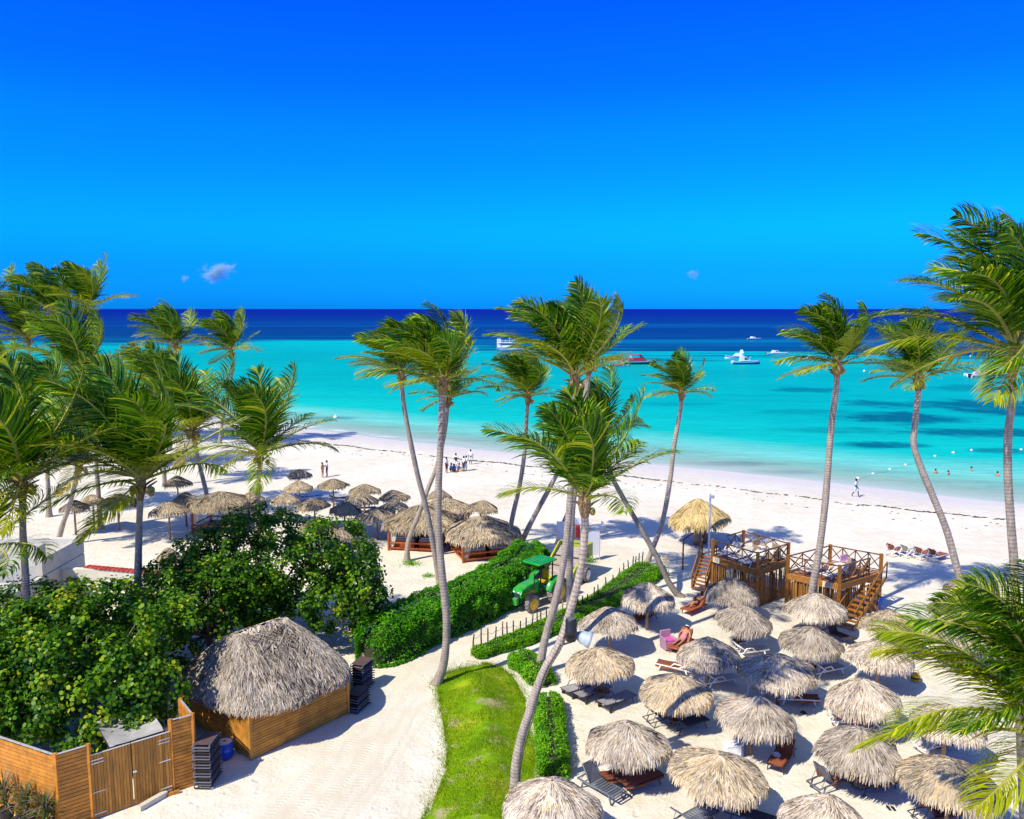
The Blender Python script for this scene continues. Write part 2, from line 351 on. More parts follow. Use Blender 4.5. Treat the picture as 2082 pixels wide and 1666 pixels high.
def grid_mesh(name, xs, ys, zf, mat, attrs=None, smooth=True):
    X, Y = np.meshgrid(xs, ys); V = np.stack([X, Y, zf(X, Y)], -1).reshape(-1, 3)
    nx, ny = len(xs), len(ys); i = np.arange((ny - 1) * (nx - 1)); a = (i // (nx - 1)) * nx + i % (nx - 1)
    Fc = np.stack([a, a + 1, a + nx + 1, a + nx], 1)
    me = np_mesh(name, V, Fc, np.zeros(len(V)), mat, smooth)
    for k, fn in (attrs or {}).items():
        at = me.attributes.new(k, 'FLOAT', 'POINT'); at.data.foreach_set('value', fn(X, Y).ravel().astype('f'))
    return me

# ---- sand: one sheet, dry inland, sloping into the sea
def sandZ(X, Y):
    s, w = shoreY(X), wrackY(X); t = (Y - w) / np.maximum(s - w, 1.0)
    z = np.where(t < 0, -0.15 * np.exp(np.minimum(t, 0) * 1.2), -0.15 - 0.45 * t)
    z = np.maximum(z, -6.0)
    near = np.clip((Y + 40) / 60, 0, 1) * (t < -0.3)
    und = 0.035 * np.sin(X * 0.9 + 1.7 * np.sin(Y * 0.31)) * np.sin(Y * 0.7 + np.sin(X * 0.4)) * near
    return z + und - 0.02
def sand_material(name, track=False):
    m, nt, p, out = new_mat(name); v = coords(nt)
    off = N(nt, 'ShaderNodeAttribute', attribute_name='off').outputs['Fac']      # metres past the tide line (negative inland)
    big = noise(nt, v, 0.11, 4); mid = noise(nt, v, 0.9, 5); fine = noise(nt, v, 22.0, 5, 0.65)
    dry = ramp(nt, mid, [(0.30, (0.71, 0.64, 0.475)), (0.55, (0.775, 0.72, 0.565)), (0.75, (0.81, 0.765, 0.62))])
    dry = mixc(nt, 0.6, dry, ramp(nt, big, [(0.36, (0.90, 0.87, 0.82)), (0.62, (1.04, 1.05, 1.07))]), 'MULTIPLY')
    dry = mixc(nt, 0.35, dry, ramp(nt, fine, [(0.30, (0.70, 0.66, 0.62)), (0.60, (1.08, 1.08, 1.08))]), 'MULTIPLY')
    wob = math_(nt, 'MULTIPLY_ADD', noise(nt, v, 0.16, 3), 7.0, -3.5)
    wet = math_(nt, 'MULTIPLY', math_(nt, 'ADD', off, wob), 0.11, clamp=True)
    c = mixc(nt, math_(nt, 'MULTIPLY', wet, 0.9), dry, (0.64, 0.585, 0.505))
    if track: c = mixc(nt, 1.0, c, (0.95, 0.935, 0.91), 'MULTIPLY')
    L(nt, c, p.inputs['Base Color'])
    L(nt, math_(nt, 'MULTIPLY_ADD', wet, -0.35, 0.95), p.inputs['Roughness']); p.inputs['Specular IOR Level'].default_value = 0.2
    # footprints: dimples thick near the loungers, sparse on the open beach
    vo = nt.nodes.new('ShaderNodeTexVoronoi'); vo.feature = 'SMOOTH_F1'; vo.inputs['Scale'].default_value = 2.3; vo.inputs['Randomness'].default_value = 1.0
    wv = nt.nodes.new('ShaderNodeMixRGB'); wv.blend_type = 'ADD'; wv.inputs[0].default_value = 0.5
    L(nt, v, wv.inputs[1]); nn = nt.nodes.new('ShaderNodeTexNoise'); nn.inputs['Scale'].default_value = 1.3; L(nt, v, nn.inputs['Vector']); L(nt, nn.outputs[1], wv.inputs[2]); L(nt, wv.outputs[0], vo.inputs['Vector'])
    dim = ramp(nt, vo.outputs['Distance'], [(0.05, (0, 0, 0)), (0.28, (1, 1, 1))])
    msk = ramp(nt, mid, [(0.35, (0.15, 0.15, 0.15)), (0.6, (1, 1, 1))])
    h = math_(nt, 'ADD', math_(nt, 'MULTIPLY', dim, math_(nt, 'MULTIPLY', msk, 0.8)), math_(nt, 'MULTIPLY', noise(nt, v, 6.0, 6, 0.6), 0.9))
    strength = 0.75
    if track:   # wheel ruts with cross lugs running along the track; rnd carries metres across, off2 metres along
        u = N(nt, 'ShaderNodeAttribute', attribute_name='across').outputs['Fac']; w = N(nt, 'ShaderNodeAttribute', attribute_name='along').outputs['Fac']
        wob2 = math_(nt, 'MULTIPLY_ADD', noise(nt, v, 0.35, 3), 1.6, -0.8); uu = math_(nt, 'ADD', u, wob2); rut = None
        for c0, hw in ((-1.15, 0.26), (-0.42, 0.20), (0.35, 0.24), (0.98, 0.20), (1.55, 0.16)):
            d = math_(nt, 'DIVIDE', math_(nt, 'SUBTRACT', uu, c0), hw); g = math_(nt, 'SUBTRACT', 1.0, math_(nt, 'MULTIPLY', d, d), clamp=True)
            rut = g if rut is None else math_(nt, 'MAXIMUM', rut, g)
        skew = math_(nt, 'ADD', math_(nt, 'MULTIPLY', w, 5.2), math_(nt, 'MULTIPLY', math_(nt, 'ABSOLUTE', math_(nt, 'SUBTRACT', math_(nt, 'FRACT', math_(nt, 'MULTIPLY', uu, 1.4)), 0.5)), 1.6))
        lug = math_(nt, 'SINE', math_(nt, 'MULTIPLY', skew, 6.28))
        h = math_(nt, 'ADD', math_(nt, 'MULTIPLY', h, 0.55), math_(nt, 'MULTIPLY', math_(nt, 'MULTIPLY', rut, msk), math_(nt, 'MULTIPLY_ADD', lug, math_(nt, 'MULTIPLY', noise(nt, v, 0.7, 3), 0.7), -0.7)))
        strength = 0.42
    L(nt, bump(nt, h, strength, 0.06), p.inputs['Normal'])
    return m
MAT['sand'] = sand_material('sand'); MAT['track'] = sand_material('rutted_sand', True)
xs = np.concatenate([[-3000, -1500, -700, -400], np.arange(-260, -60, 4.0), np.arange(-60, 70, 0.8), np.arange(70, 160, 4.0), [250, 450, 900, 1800, 3000]])
ys = np.concatenate([[-400, -150, -40, 0, 8], np.arange(14, 75, 0.8), np.arange(75, 250, 2.0), [270, 320, 420, 700]])
sand = ob('sand', grid_mesh('sand', xs, ys, sandZ, MAT['sand'], {'off': lambda X, Y: Y - wrackY(X)})); struct(sand)

# ---- rutted sand track, a sheet just above the sand
tr_px = [(470, 1790), (610, 1660), (715, 1545), (795, 1440), (870, 1355), (960, 1292), (1060, 1247), (1130, 1212), (1190, 1165), (1250, 1110)]
tr = catmull([G(x, y) for x, y in tr_px], 70)
V, A, B, Fc = [], [], [], []; along = 0; NU = 9
for i, p in enumerate(tr):
    t = (tr[min(i + 1, 69)] - tr[max(i - 1, 0)]); t.z = 0; t.normalize(); n = Vector((t.y, -t.x, 0))
    if i: along += (p - tr[i - 1]).length
    for j in range(NU):
        u = -2.3 + 4.6 * j / (NU - 1); q = p + n * u
        V.append((q.x, q.y, float(sandZ(np.array(q.x), np.array(q.y))) + (0.012 if 0 < j < NU - 1 else -0.03))); A.append(u); B.append(along)
        if i and j: a = i * NU + j; Fc.append((a - 1 - NU, a - NU, a, a - 1))
me = np_mesh('sand_track', np.array(V), np.array(Fc), np.zeros(len(V)), MAT['track'], True)
for k, d in (('across', A), ('along', B), ('off', [-60.0] * len(V))):
    at = me.attributes.new(k, 'FLOAT', 'POINT'); at.data.foreach_set('value', np.array(d, 'f'))
struct(ob('sand_track', me))

# ---- lawn: a mown mound with its own grass
lawn_px = [(886, 1392), (905, 1372), (930, 1360), (985, 1349), (1022, 1357), (1050, 1385), (1068, 1420), (1080, 1470), (1090, 1530), (1096, 1590), (1100, 1680), (1090, 1760), (800, 1760), (858, 1668), (885, 1620), (905, 1570), (907, 1520), (900, 1470), (893, 1430)]
LP = np.array([[*G(x, y)[:2]] for x, y in lawn_px]); 
def inside(P, x, y):
    c = False; n = len(P)
    for i in range(n):
        (x1, y1), (x2, y2) = P[i], P[(i + 1) % n]
        if (y1 > y) != (y2 > y) and x < (x2 - x1) * (y - y1) / (y2 - y1) + x1: c = not c
    return c
def edge_dist(P, x, y):
    q = np.array([x, y]); a = P; b = np.roll(P, -1, 0); d = b - a
    t = np.clip(((q - a) * d).sum(1) / (d * d).sum(1), 0, 1); return float(np.sqrt((((a + d * t[:, None]) - q) ** 2).sum(1)).min())
def lawn_z(x, y):
    e = edge_dist(LP, x, y); s = min(e / 2.6, 1.0)
    return 0.005 + 0.55 * s * s * (3 - 2 * s) + 0.05 * mnoise.noise(Vector((x * 0.6, y * 0.6, 3)))* min(e, 1)
def lawn_material():
    m, nt, p, out = new_mat('lawn_turf'); v = coords(nt)
    n1 = noise(nt, v, 0.55, 5); n2 = noise(nt, v, 3.2, 5, 0.7)
    c = ramp(nt, n1, [(0.28, (0.13, 0.27, 0.003)), (0.48, (0.21, 0.36, 0.004)), (0.62, (0.30, 0.40, 0.008)), (0.80, (0.42, 0.37, 0.07))])
    c = mixc(nt, 0.65, c, ramp(nt, n2, [(0.30, (0.45, 0.55, 0.4)), (0.6, (1.12, 1.08, 1.0))]), 'MULTIPLY')
    bare = ramp(nt, noise(nt, v, 0.9, 6, 0.62), [(0.56, (0, 0, 0)), (0.68, (1, 1, 1))]); c = mixc(nt, math_(nt, 'MULTIPLY', bare, 0.8), c, (0.46, 0.36, 0.20))
    L(nt, c, p.inputs['Base Color']); p.inputs['Roughness'].default_value = 0.9; p.inputs['Specular IOR Level'].default_value = 0.1
    L(nt, bump(nt, noise(nt, v, 16, 4), 0.8, 0.05), p.inputs['Normal']); return m
MAT['lawn'] = lawn_material()
import bmesh
bm = bmesh.new(); step = 0.35; vid = {}
x0, y0 = LP.min(0); x1, y1 = LP.max(0)
def lv(i, j):
    if (i, j) not in vid:
        x, y = x0 + i * step, y0 + j * step
        if inside(LP, x, y): vid[i, j] = bm.verts.new((x, y, lawn_z(x, y)))
        else:
            q = np.array([x, y]); a_ = LP; d_ = np.roll(LP, -1, 0) - LP; t_ = np.clip(((q - a_) * d_).sum(1) / (d_ * d_).sum(1), 0, 1)
            c_ = a_ + d_ * t_[:, None]; k_ = int(((c_ - q) ** 2).sum(1).argmin()); w_ = 0.09 * mnoise.noise(Vector((x * 3, y * 3, 0)))
            vid[i, j] = bm.verts.new((c_[k_][0] + w_, c_[k_][1] + w_, -0.03))
    return vid[i, j]
for i in range(int((x1 - x0) / step) + 1):
    for j in range(int((y1 - y0) / step) + 1):
        if any(inside(LP, x0 + a * step, y0 + b * step) for a, b in ((i, j), (i + 1, j), (i, j + 1), (i + 1, j + 1))):
            bm.faces.new((lv(i, j), lv(i + 1, j), lv(i + 1, j + 1), lv(i, j + 1)))
for f in bm.faces: f.smooth = True
me = bpy.data.meshes.new('lawn'); bm.to_mesh(me); bm.free(); me.materials.append(MAT['lawn']); struct(ob('lawn', me))
# grass blades
def blade_stuff(name, pts, hmin, hmax, w, mat, lean=0.35, seed=1):
    rg = np.random.default_rng(seed); P = np.array(pts); n = len(P)
    a = rg.uniform(0, 2 * np.pi, n); h = rg.uniform(hmin, hmax, n); l = rg.uniform(0, lean, n) * h; b = rg.uniform(0, 2 * np.pi, n)
    dx = np.stack([np.cos(a), np.sin(a), 0 * a], 1) * w / 2
    tip = P + np.stack([np.cos(b) * l - 0.25 * h, np.sin(b) * l, h], 1)
    V = np.stack([P - dx, P + dx, tip], 1).reshape(-1, 3); Fc = np.arange(3 * n).reshape(n, 3)
    r = np.repeat(rg.uniform(0, 1, n), 3)
    return np_mesh(name, V, Fc, r, mat)
MAT['grass'] = leafmat('grass_blades', [(0, (0.11, 0.25, 0.003)), (0.55, (0.22, 0.40, 0.004)), (0.85, (0.36, 0.46, 0.01)), (1, (0.5, 0.42, 0.09))], 0.3, 0.6, 0.2)
pts = []; rg = random.Random(3)
while len(pts) < 30000:
    x, y = rg.uniform(x0, x1), rg.uniform(y0 + 2, y1)
    if inside(LP, x, y) and mnoise.noise(Vector((x * 0.9, y * 0.9, 0))) < rg.uniform(-0.1, 0.5): pts.append((x, y, lawn_z(x, y) - 0.01))
for _ in range(9000):
    k = rg.randrange(len(LP)); a_, b_ = LP[k], LP[(k + 1) % len(LP)]; t = rg.random(); q = a_ + (b_ - a_) * t; w_ = 0.34 * max(0.15, 0.6 + mnoise.noise(Vector((q[0] * 1.1, q[1] * 1.1, 9))))
    pts.append((q[0] + rg.gauss(0, w_), q[1] + rg.gauss(0, w_), 0.0))
g = ob('lawn_grass', blade_stuff('lawn_grass', pts, 0.05, 0.12, 0.022, MAT['grass'])); stuff(tag(g, 'short bright green grass covering the mown mound', 'grass'))

# ---- sea
def sea_material():
    m, nt, p, out = new_mat('sea_water'); nt.nodes.remove(p)
    off = N(nt, 'ShaderNodeAttribute', attribute_name='off').outputs['Fac']; v = coords(nt)
    lo = noise(nt, coords(nt, (0.0045, 0.012, 1)), 1.0, 5, 0.6); md = noise(nt, coords(nt, (0.02, 0.10, 1)), 1.0, 5, 0.62); hi = noise(nt, coords(nt, (0.25, 0.9, 1)), 1.0, 5, 0.65)
    far = noise(nt, coords(nt, (0.0012, 0.0075, 1)), 1.0, 6, 0.6)
    o2 = math_(nt, 'ADD', math_(nt, 'ADD', off, math_(nt, 'MULTIPLY_ADD', lo, 260.0, -130.0)), math_(nt, 'MULTIPLY_ADD', noise(nt, coords(nt, (0.010, 0.05, 1)), 1.0, 6, 0.68), 240.0, -120.0)); 
    k = math_(nt, 'MULTIPLY', math_(nt, 'MAXIMUM', math_(nt, 'ADD', off, math_(nt, 'MULTIPLY_ADD', md, 14.0, -7.0)), 0.0), 1 / 300.0, clamp=True)
    shallow = ramp(nt, k, [(0.0, (0.44, 0.62, 0.50)), (0.045, (0.22, 0.62, 0.48)), (0.10, (0.004, 0.50, 0.395)), (0.22, (0.0, 0.42, 0.36)), (0.55, (0.0, 0.365, 0.34)), (1.0, (0.0, 0.44, 0.42))])
    kd = math_(nt, 'DIVIDE', math_(nt, 'SUBTRACT', off, 250.0), 5000.0, clamp=True)
    deep = ramp(nt, math_(nt, 'POWER', kd, 0.4), [(0.0, (0.0, 0.058, 0.135)), (0.45, (0.0, 0.032, 0.19)), (0.75, (0.0, 0.010, 0.20)), (1.0, (0.0, 0.004, 0.21))])
    streak = ramp(nt, far, [(0.47, (0, 0, 0)), (0.62, (1, 1, 1))]); near_d = math_(nt, 'SUBTRACT', 1.0, math_(nt, 'DIVIDE', math_(nt, 'SUBTRACT', off, 330.0), 900.0), clamp=True)
    deep = mixc(nt, math_(nt, 'MULTIPLY', math_(nt, 'MULTIPLY', streak, near_d), 0.75), deep, (0.0, 0.20, 0.36))
    edge = ramp(nt, math_(nt, 'DIVIDE', math_(nt, 'SUBTRACT', o2, 225.0), 80.0, clamp=True), [(0.2, (0, 0, 0)), (0.75, (1, 1, 1))])
    c = mixc(nt, edge, shallow, deep)
    # seagrass beds
    sx = nt.nodes.new('ShaderNodeSeparateXYZ'); L(nt, v, sx.inputs[0]); X, Y = sx.outputs[0], sx.outputs[1]; bed = None
    nz = math_(nt, 'MULTIPLY_ADD', noise(nt, coords(nt, (0.16, 0.16, 1)), 1.0, 5, 0.65), 3.6, -1.6)
    for (px, py, a, b, s) in BEDS:
        g = G(px, py, SEA_Z)
        d1 = math_(nt, 'DIVIDE', math_(nt, 'SUBTRACT', X, g.x), a); d2 = math_(nt, 'DIVIDE', math_(nt, 'SUBTRACT', Y, g.y), b * 2.1)
        e = math_(nt, 'SUBTRACT', 1.0, math_(nt, 'ADD', math_(nt, 'MULTIPLY', d1, d1), math_(nt, 'MULTIPLY', d2, d2)))
        e = math_(nt, 'MULTIPLY', math_(nt, 'ADD', e, nz, clamp=True), s); bed = e if bed is None else math_(nt, 'MAXIMUM', bed, e)
    c = mixc(nt, bed, c, (0.0, 0.085, 0.14))
    c = mixc(nt, 0.6, c, ramp(nt, md, [(0.35, (0.72, 0.86, 0.88)), (0.62, (1.10, 1.05, 1.04))]), 'MULTIPLY')  # streaks of wave light painted into the water colour
    c = mixc(nt, 0.45, c, ramp(nt, hi, [(0.38, (0.6, 0.8, 0.85)), (0.58, (1.08, 1.06, 1.05))]), 'MULTIPLY')  # finer ripple light and shade, also painted into the colour
    # foam where the swash breaks
    fo = math_(nt, 'ADD', off, math_(nt, 'MULTIPLY_ADD', noise(nt, coords(nt, (0.09, 0.09, 1)), 1.0, 4), 9.0, -4.5))
    fl = None
    for f0, hw in ((1.2, 1.9),):
        d = math_(nt, 'DIVIDE', math_(nt, 'SUBTRACT', fo, f0), hw); g = math_(nt, 'SUBTRACT', 1.0, math_(nt, 'MULTIPLY', d, d), clamp=True); fl = g if fl is None else math_(nt, 'MAXIMUM', fl, g)
    fn = ramp(nt, noise(nt, coords(nt, (0.22, 0.5, 1)), 1.0, 5, 0.65), [(0.42, (0, 0, 0)), (0.56, (1, 1, 1))]); foam = math_(nt, 'MULTIPLY', math_(nt, 'MULTIPLY', fl, fn), math_(nt, 'MULTIPLY_ADD', X, -0.022, 0.30, clamp=True))
    c = mixc(nt, math_(nt, 'MULTIPLY', foam, 0.85), c, (0.86, 0.86, 0.85))
    nb = bump(nt, math_(nt, 'ADD', hi, math_(nt, 'MULTIPLY', noise(nt, coords(nt, (0.9, 2.4, 1)), 1.0, 4), 0.5)), 0.5, 0.5)
    df = nt.nodes.new('ShaderNodeBsdfDiffuse'); L(nt, c, df.inputs[0]); L(nt, bump(nt, math_(nt, 'ADD', hi, math_(nt, 'MULTIPLY', md, 3.0)), 0.7, 0.6), df.inputs['Normal'])
    gl = nt.nodes.new('ShaderNodeBsdfGlossy'); gl.inputs['Roughness'].default_value = 0.22; L(nt, nb, gl.inputs['Normal'])
    mx = nt.nodes.new('ShaderNodeMixShader'); mx.inputs[0].default_value = 0.08; L(nt, df.outputs[0], mx.inputs[1]); L(nt, gl.outputs[0], mx.inputs[2])
    tp = nt.nodes.new('ShaderNodeBsdfTransparent'); tp.inputs[0].default_value = (0.86, 0.97, 0.97, 1)
    al = math_(nt, 'MAXIMUM', math_(nt, 'POWER', math_(nt, 'DIVIDE', math_(nt, 'ADD', off, math_(nt, 'MULTIPLY_ADD', md, 8.0, -4.0)), 17.0, clamp=True), 0.75), math_(nt, 'MULTIPLY', foam, 0.9))
    m2 = nt.nodes.new('ShaderNodeMixShader'); L(nt, al, m2.inputs[0]); L(nt, tp.outputs[0], m2.inputs[1]); L(nt, mx.outputs[0], m2.inputs[2])
    L(nt, m2.outputs[0], out.inputs[0]); return m
BEDS = [(1640, 793, 9, 3.5, .6), (1800, 822, 9, 3.5, .7), (1835, 850, 11, 4, .85), (1790, 848, 9, 2, .5), (1990, 823, 16, 5, .8), (2050, 832, 12, 6, .85), (1985, 880, 13, 2.4, .8), (1795, 905, 6.5, 1.7, .85),
        (2030, 917, 4, 1.2, .6), (1700, 875, 10, 2, .35), (1480, 943, 7, .8, .5), (1600, 960, 5, .8, .5), (430, 824, 5, 1.5, .5), (2030, 790, 16, 5, .5), (1375, 822, 9, 2, .3), (1650, 838, 10, 2, .3), (680, 850, 5, 1, .4)]
MAT['sea'] = sea_material()
us = np.concatenate([[-30000, -12000, -5000, -2500, -1200, -700, -400], np.arange(-250, 120, 5.0), [160, 260, 420, 800, 1500, 3000, 6000, 12000, 30000]])
vsf = np.concatenate([np.arange(-6, 40, 2.0), np.arange(40, 200, 10.0), [220, 260, 310, 380, 460, 560, 700, 900, 1300, 2000, 3500, 6000, 12000, 24000, 45000]])
U, W = np.meshgrid(us, vsf); SY = shoreY(np.clip(U, -3000, 3000)); Yv = SY + W * 1.0
far = np.clip((W - 300) / 3000, 0, 1); Yv = Yv * (1 - far) + (W + 100) * far
V = np.stack([U, Yv, np.full_like(U, SEA_Z)], -1).reshape(-1, 3); nx, ny = len(us), len(vsf); i = np.arange((ny - 1) * (nx - 1)); a = (i // (nx - 1)) * nx + i % (nx - 1)
me = np_mesh('sea', V, np.stack([a, a + 1, a + nx + 1, a + nx], 1), np.zeros(len(V)), MAT['sea'], True)
at = me.attributes.new('off', 'FLOAT', 'POINT'); at.data.foreach_set('value', W.ravel().astype('f')); struct(ob('sea', me))

# ---- dark weed thrown up along the tide line
MAT['weed'] = plain('dry_seaweed', (0.07, 0.052, 0.035), 0.95, var=0.4, bmp=0.4)
mb = MB(); rg = random.Random(12); wx = -75.0
while wx < 48:
    dens = 0.62 + mnoise.noise(Vector((wx * 0.12, 0, 5)))
    if rg.random() < dens * 0.95:
        for row in range(2):
            if row and rg.random() < 0.72: continue
            y = float(wrackY(wx)) + rg.gauss(0, 0.16) + mnoise.noise(Vector((wx * 0.3, 4, 1))) * 0.9 - row * rg.uniform(1.5, 6)
            s = rg.uniform(0.06, 0.26) * (0.6 if row else 1); z = float(sandZ(np.array(wx), np.array(y)))
            k = 7; ring = [(wx + math.cos(t * 6.283 / k) * s * 1.5 * rg.uniform(.5, 1.2), y + math.sin(t * 6.283 / k) * s * 0.55 * rg.uniform(.5, 1.2), z + 0.005) for t in range(k)]
            mb.add(ring + [(wx, y, z + 0.05 + s * 0.1)], [(t, (t + 1) % k, k) for t in range(k)])
    wx += rg.uniform(0.05, 0.16)
stuff(tag(mb.build('seaweed', MAT['weed']), 'dark line of dry seaweed along the tide mark', 'seaweed'))

# ---- small clouds low over the horizon
def cloud_mat():
    m, nt, p, out = new_mat('cloud_vapour'); nt.nodes.remove(p)
    pv = nt.nodes.new('ShaderNodeVolumePrincipled'); pv.inputs['Color'].default_value = (0.62, 0.92, 1, 1); pv.inputs['Anisotropy'].default_value = 0.2
    tcn = nt.nodes.new('ShaderNodeTexCoord'); ln = nt.nodes.new('ShaderNodeVectorMath'); ln.operation = 'LENGTH'
    L(nt, tcn.outputs['Object'], ln.inputs[0]); r = math_(nt, 'SUBTRACT', 1.0, ln.outputs['Value'])
    n1 = noise(nt, tcn.outputs['Object'], 2.1, 5, 0.6)
    d = math_(nt, 'ADD', math_(nt, 'MULTIPLY', r, 0.8), math_(nt, 'MULTIPLY_ADD', n1, 2.4, -1.5), clamp=True)
    L(nt, math_(nt, 'MULTIPLY', d, 0.07), pv.inputs['Density']); L(nt, pv.outputs[0], out.inputs['Volume']); return m
MAT['cloud'] = cloud_mat()
bm = bmesh.new(); bmesh.ops.create_icosphere(bm, subdivisions=3, radius=1.0); me = bpy.data.meshes.new('cloud'); bm.to_mesh(me); bm.free(); me.materials.append(MAT['cloud'])
for k, (px, py, w, h, lab) in enumerate([(440, 553, 46, 24, 'larger white wisp of cloud low over the sea at left'), (376, 566, 13, 9, 'tiny white puff of cloud left of the larger wisp'), (1410, 557, 17, 13, 'faint small puff of cloud low over the sea at right')]):
    Yc = 7000; c = PD(px, py, Yc); o = ob('cloud', me, None, c); s = Yc / F
    o.scale = (w * s, w * s * 0.6, h * s); o.rotation_euler = (0, R(-12) if k == 0 else 0, k * 1.3); tag(o, lab, 'cloud', 'small clouds over the horizon')
# ================================================================= palms
WIND = Vector((-1.0, -0.30, 0.12)).normalized()
def frond_mesh(name, az, el, seed, wind=1.0, nl=50, droop=1.0, lw=0.0070):
    """one coconut frond of unit length from the origin, bent by its weight and by the sea wind"""
    rg = random.Random(seed); n = 18; ds = 1.0 / n
    d = Vector((math.cos(el) * math.cos(az), math.cos(el) * math.sin(az), math.sin(el)))
    up = Vector((-math.sin(el) * math.cos(az), -math.sin(el) * math.sin(az), math.cos(el)))
    p = Vector((0, 0, 0)); P, T, U = [p.copy()], [d.copy()], [up.copy()]
    for i in range(n):
        t = (i + 1) / n; fx = 0.35 + 2.6 * t ** 1.5
        d = (d + (Vector((0, 0, -1)) * 0.75 * droop + WIND * 1.45 * wind) * fx * ds).normalized()
        up = (up - d * up.dot(d)).normalized(); p = p + d * ds
        P.append(p.copy()); T.append(d.copy()); U.append(up.copy())
    mb = MB()
    twist = rg.uniform(-0.5, 0.5)
    for k in range(nl):
        t = 0.13 + 0.87 * k / (nl - 1); f = t * n; i = min(int(f), n - 1); u = f - i
        q = P[i].lerp(P[i + 1], u); tg = T[i].lerp(T[i + 1], u).normalized(); upn = U[i].lerp(U[i + 1], u).normalized()
        ang = twist * t; sd0 = tg.cross(upn).normalized(); sdv = sd0 * math.cos(ang) + upn * math.sin(ang)
        ll = (0.30 * math.sin(math.pi * min(1, 0.16 + 0.80 * t)) ** 0.7 + 0.03) * rg.uniform(0.86, 1.1)
        if t > 0.93: ll *= 0.75
        for sgn in (-1, 1):
            if rg.random() < 0.03: continue
            fwd = 0.55 + 0.75 * t
            dr = (sdv * sgn * 0.9 + tg * fwd + upn * 0.22 + Vector((rg.gauss(0, .11), rg.gauss(0, .11), rg.gauss(0, .11)))).normalized()
            dr2 = (dr + Vector((0, 0, -1)) * 0.42 * droop + WIND * 0.62 * wind).normalized(); dr3 = (dr2 + Vector((0, 0, -1)) * 0.55 * droop + WIND * 0.55 * wind).normalized()
            wv = dr.cross(sdv * sgn * 0.2 + upn).normalized() if abs(dr.dot(upn)) < 0.97 else sdv
            w = lw * rg.uniform(0.85, 1.25); a = q + dr * ll * 0.36; b = a + dr2 * ll * 0.36; c = b + dr3 * ll * 0.30
            r = min(1, max(0, rg.gauss(0.45, 0.26)))
            mb.add([q - wv * w * 0.6, q + wv * w * 0.6, a - wv * w, a + wv * w, b - wv * w * 0.8, b + wv * w * 0.8, c], [(0, 1, 3, 2), (2, 3, 5, 4), (4, 5, 6)], r)
    me = mb.mesh(name, MAT['frond'])
    rb = MB(); rb.tube(P, [0.0135 * (1 - 0.85 * i / n) + 0.0012 for i in range(n + 1)], 4)
    base = len(me.vertices)
    # rib joined to the same frond as a second material
    v0 = [tuple(v.co) for v in me.vertices] + rb.v; f0 = [tuple(q.vertices) for q in me.polygons]; nf = len(f0); f0 += [tuple(i + base for i in f) for f in rb.f]
    r0 = [0.0] * base; me.attributes['rnd'].data.foreach_get('value', r0)
    m2 = bpy.data.meshes.new(name); m2.from_pydata(v0, [], f0); m2.materials.append(MAT['frond']); m2.materials.append(MAT['rachis'])
    at = m2.attributes.new('rnd', 'FLOAT', 'POINT'); at.data.foreach_set('value', list(r0) + [0.5] * len(rb.v))
    m2.polygons.foreach_set('material_index', [0] * nf + [1] * len(rb.f)); bpy.data.meshes.remove(me); m2.update()
    return m2
CROWNS = []
for ti in range(5):
    rg = random.Random(40 + ti); fr = []; nf = 25
    for k in range(nf):
        t = k / (nf - 1); az = k * 2.39996 + rg.uniform(-0.3, 0.3); el = R(88 - (94 * t ** 1.25 if t < 0.86 else 70 + 260 * (t - 0.86)) + rg.uniform(-8, 8))
        wd = (1.0 - 0.25 * t) * rg.uniform(0.45, 1.3) * (0.9, 0.75, 1.0, 0.6, 0.35)[ti]; drp = 0.45 + 0.45 * t ** 1.5
        fr.append((frond_mesh('frond', az, el, ti * 100 + k, wd, droop=drp), t, rg.uniform(0.86, 1.08) * (0.82 + 0.25 * math.sin(math.pi * min(1, t * 1.3)))))
    CROWNS.append(fr)
# a big-leaf crown for the two palms nearest the camera: more leaflets
NEAR = []
for ti in range(2):
    rg = random.Random(90 + ti); fr = []; nf = 24
    for k in range(nf):
        t = k / (nf - 1); az = k * 2.39996 + rg.uniform(-0.25, 0.25) + ti; el = R(86 - 100 * t ** 1.15 + rg.uniform(-8, 8))
        fr.append((frond_mesh('frond', az, el, 900 + ti * 100 + k, rg.uniform(0.5, 0.95), nl=92, droop=0.6 + 0.6 * t, lw=0.0040), t, rg.uniform(0.9, 1.08)))
    NEAR.append(fr)
mb = MB(); mb.lathe([(0.0, -0.15), (0.07, -0.12), (0.10, -0.03), (0.095, 0.05), (0.05, 0.12), (0.0, 0.135)], 8); COCO = mb.mesh('coconut', MAT['coconut'], True)

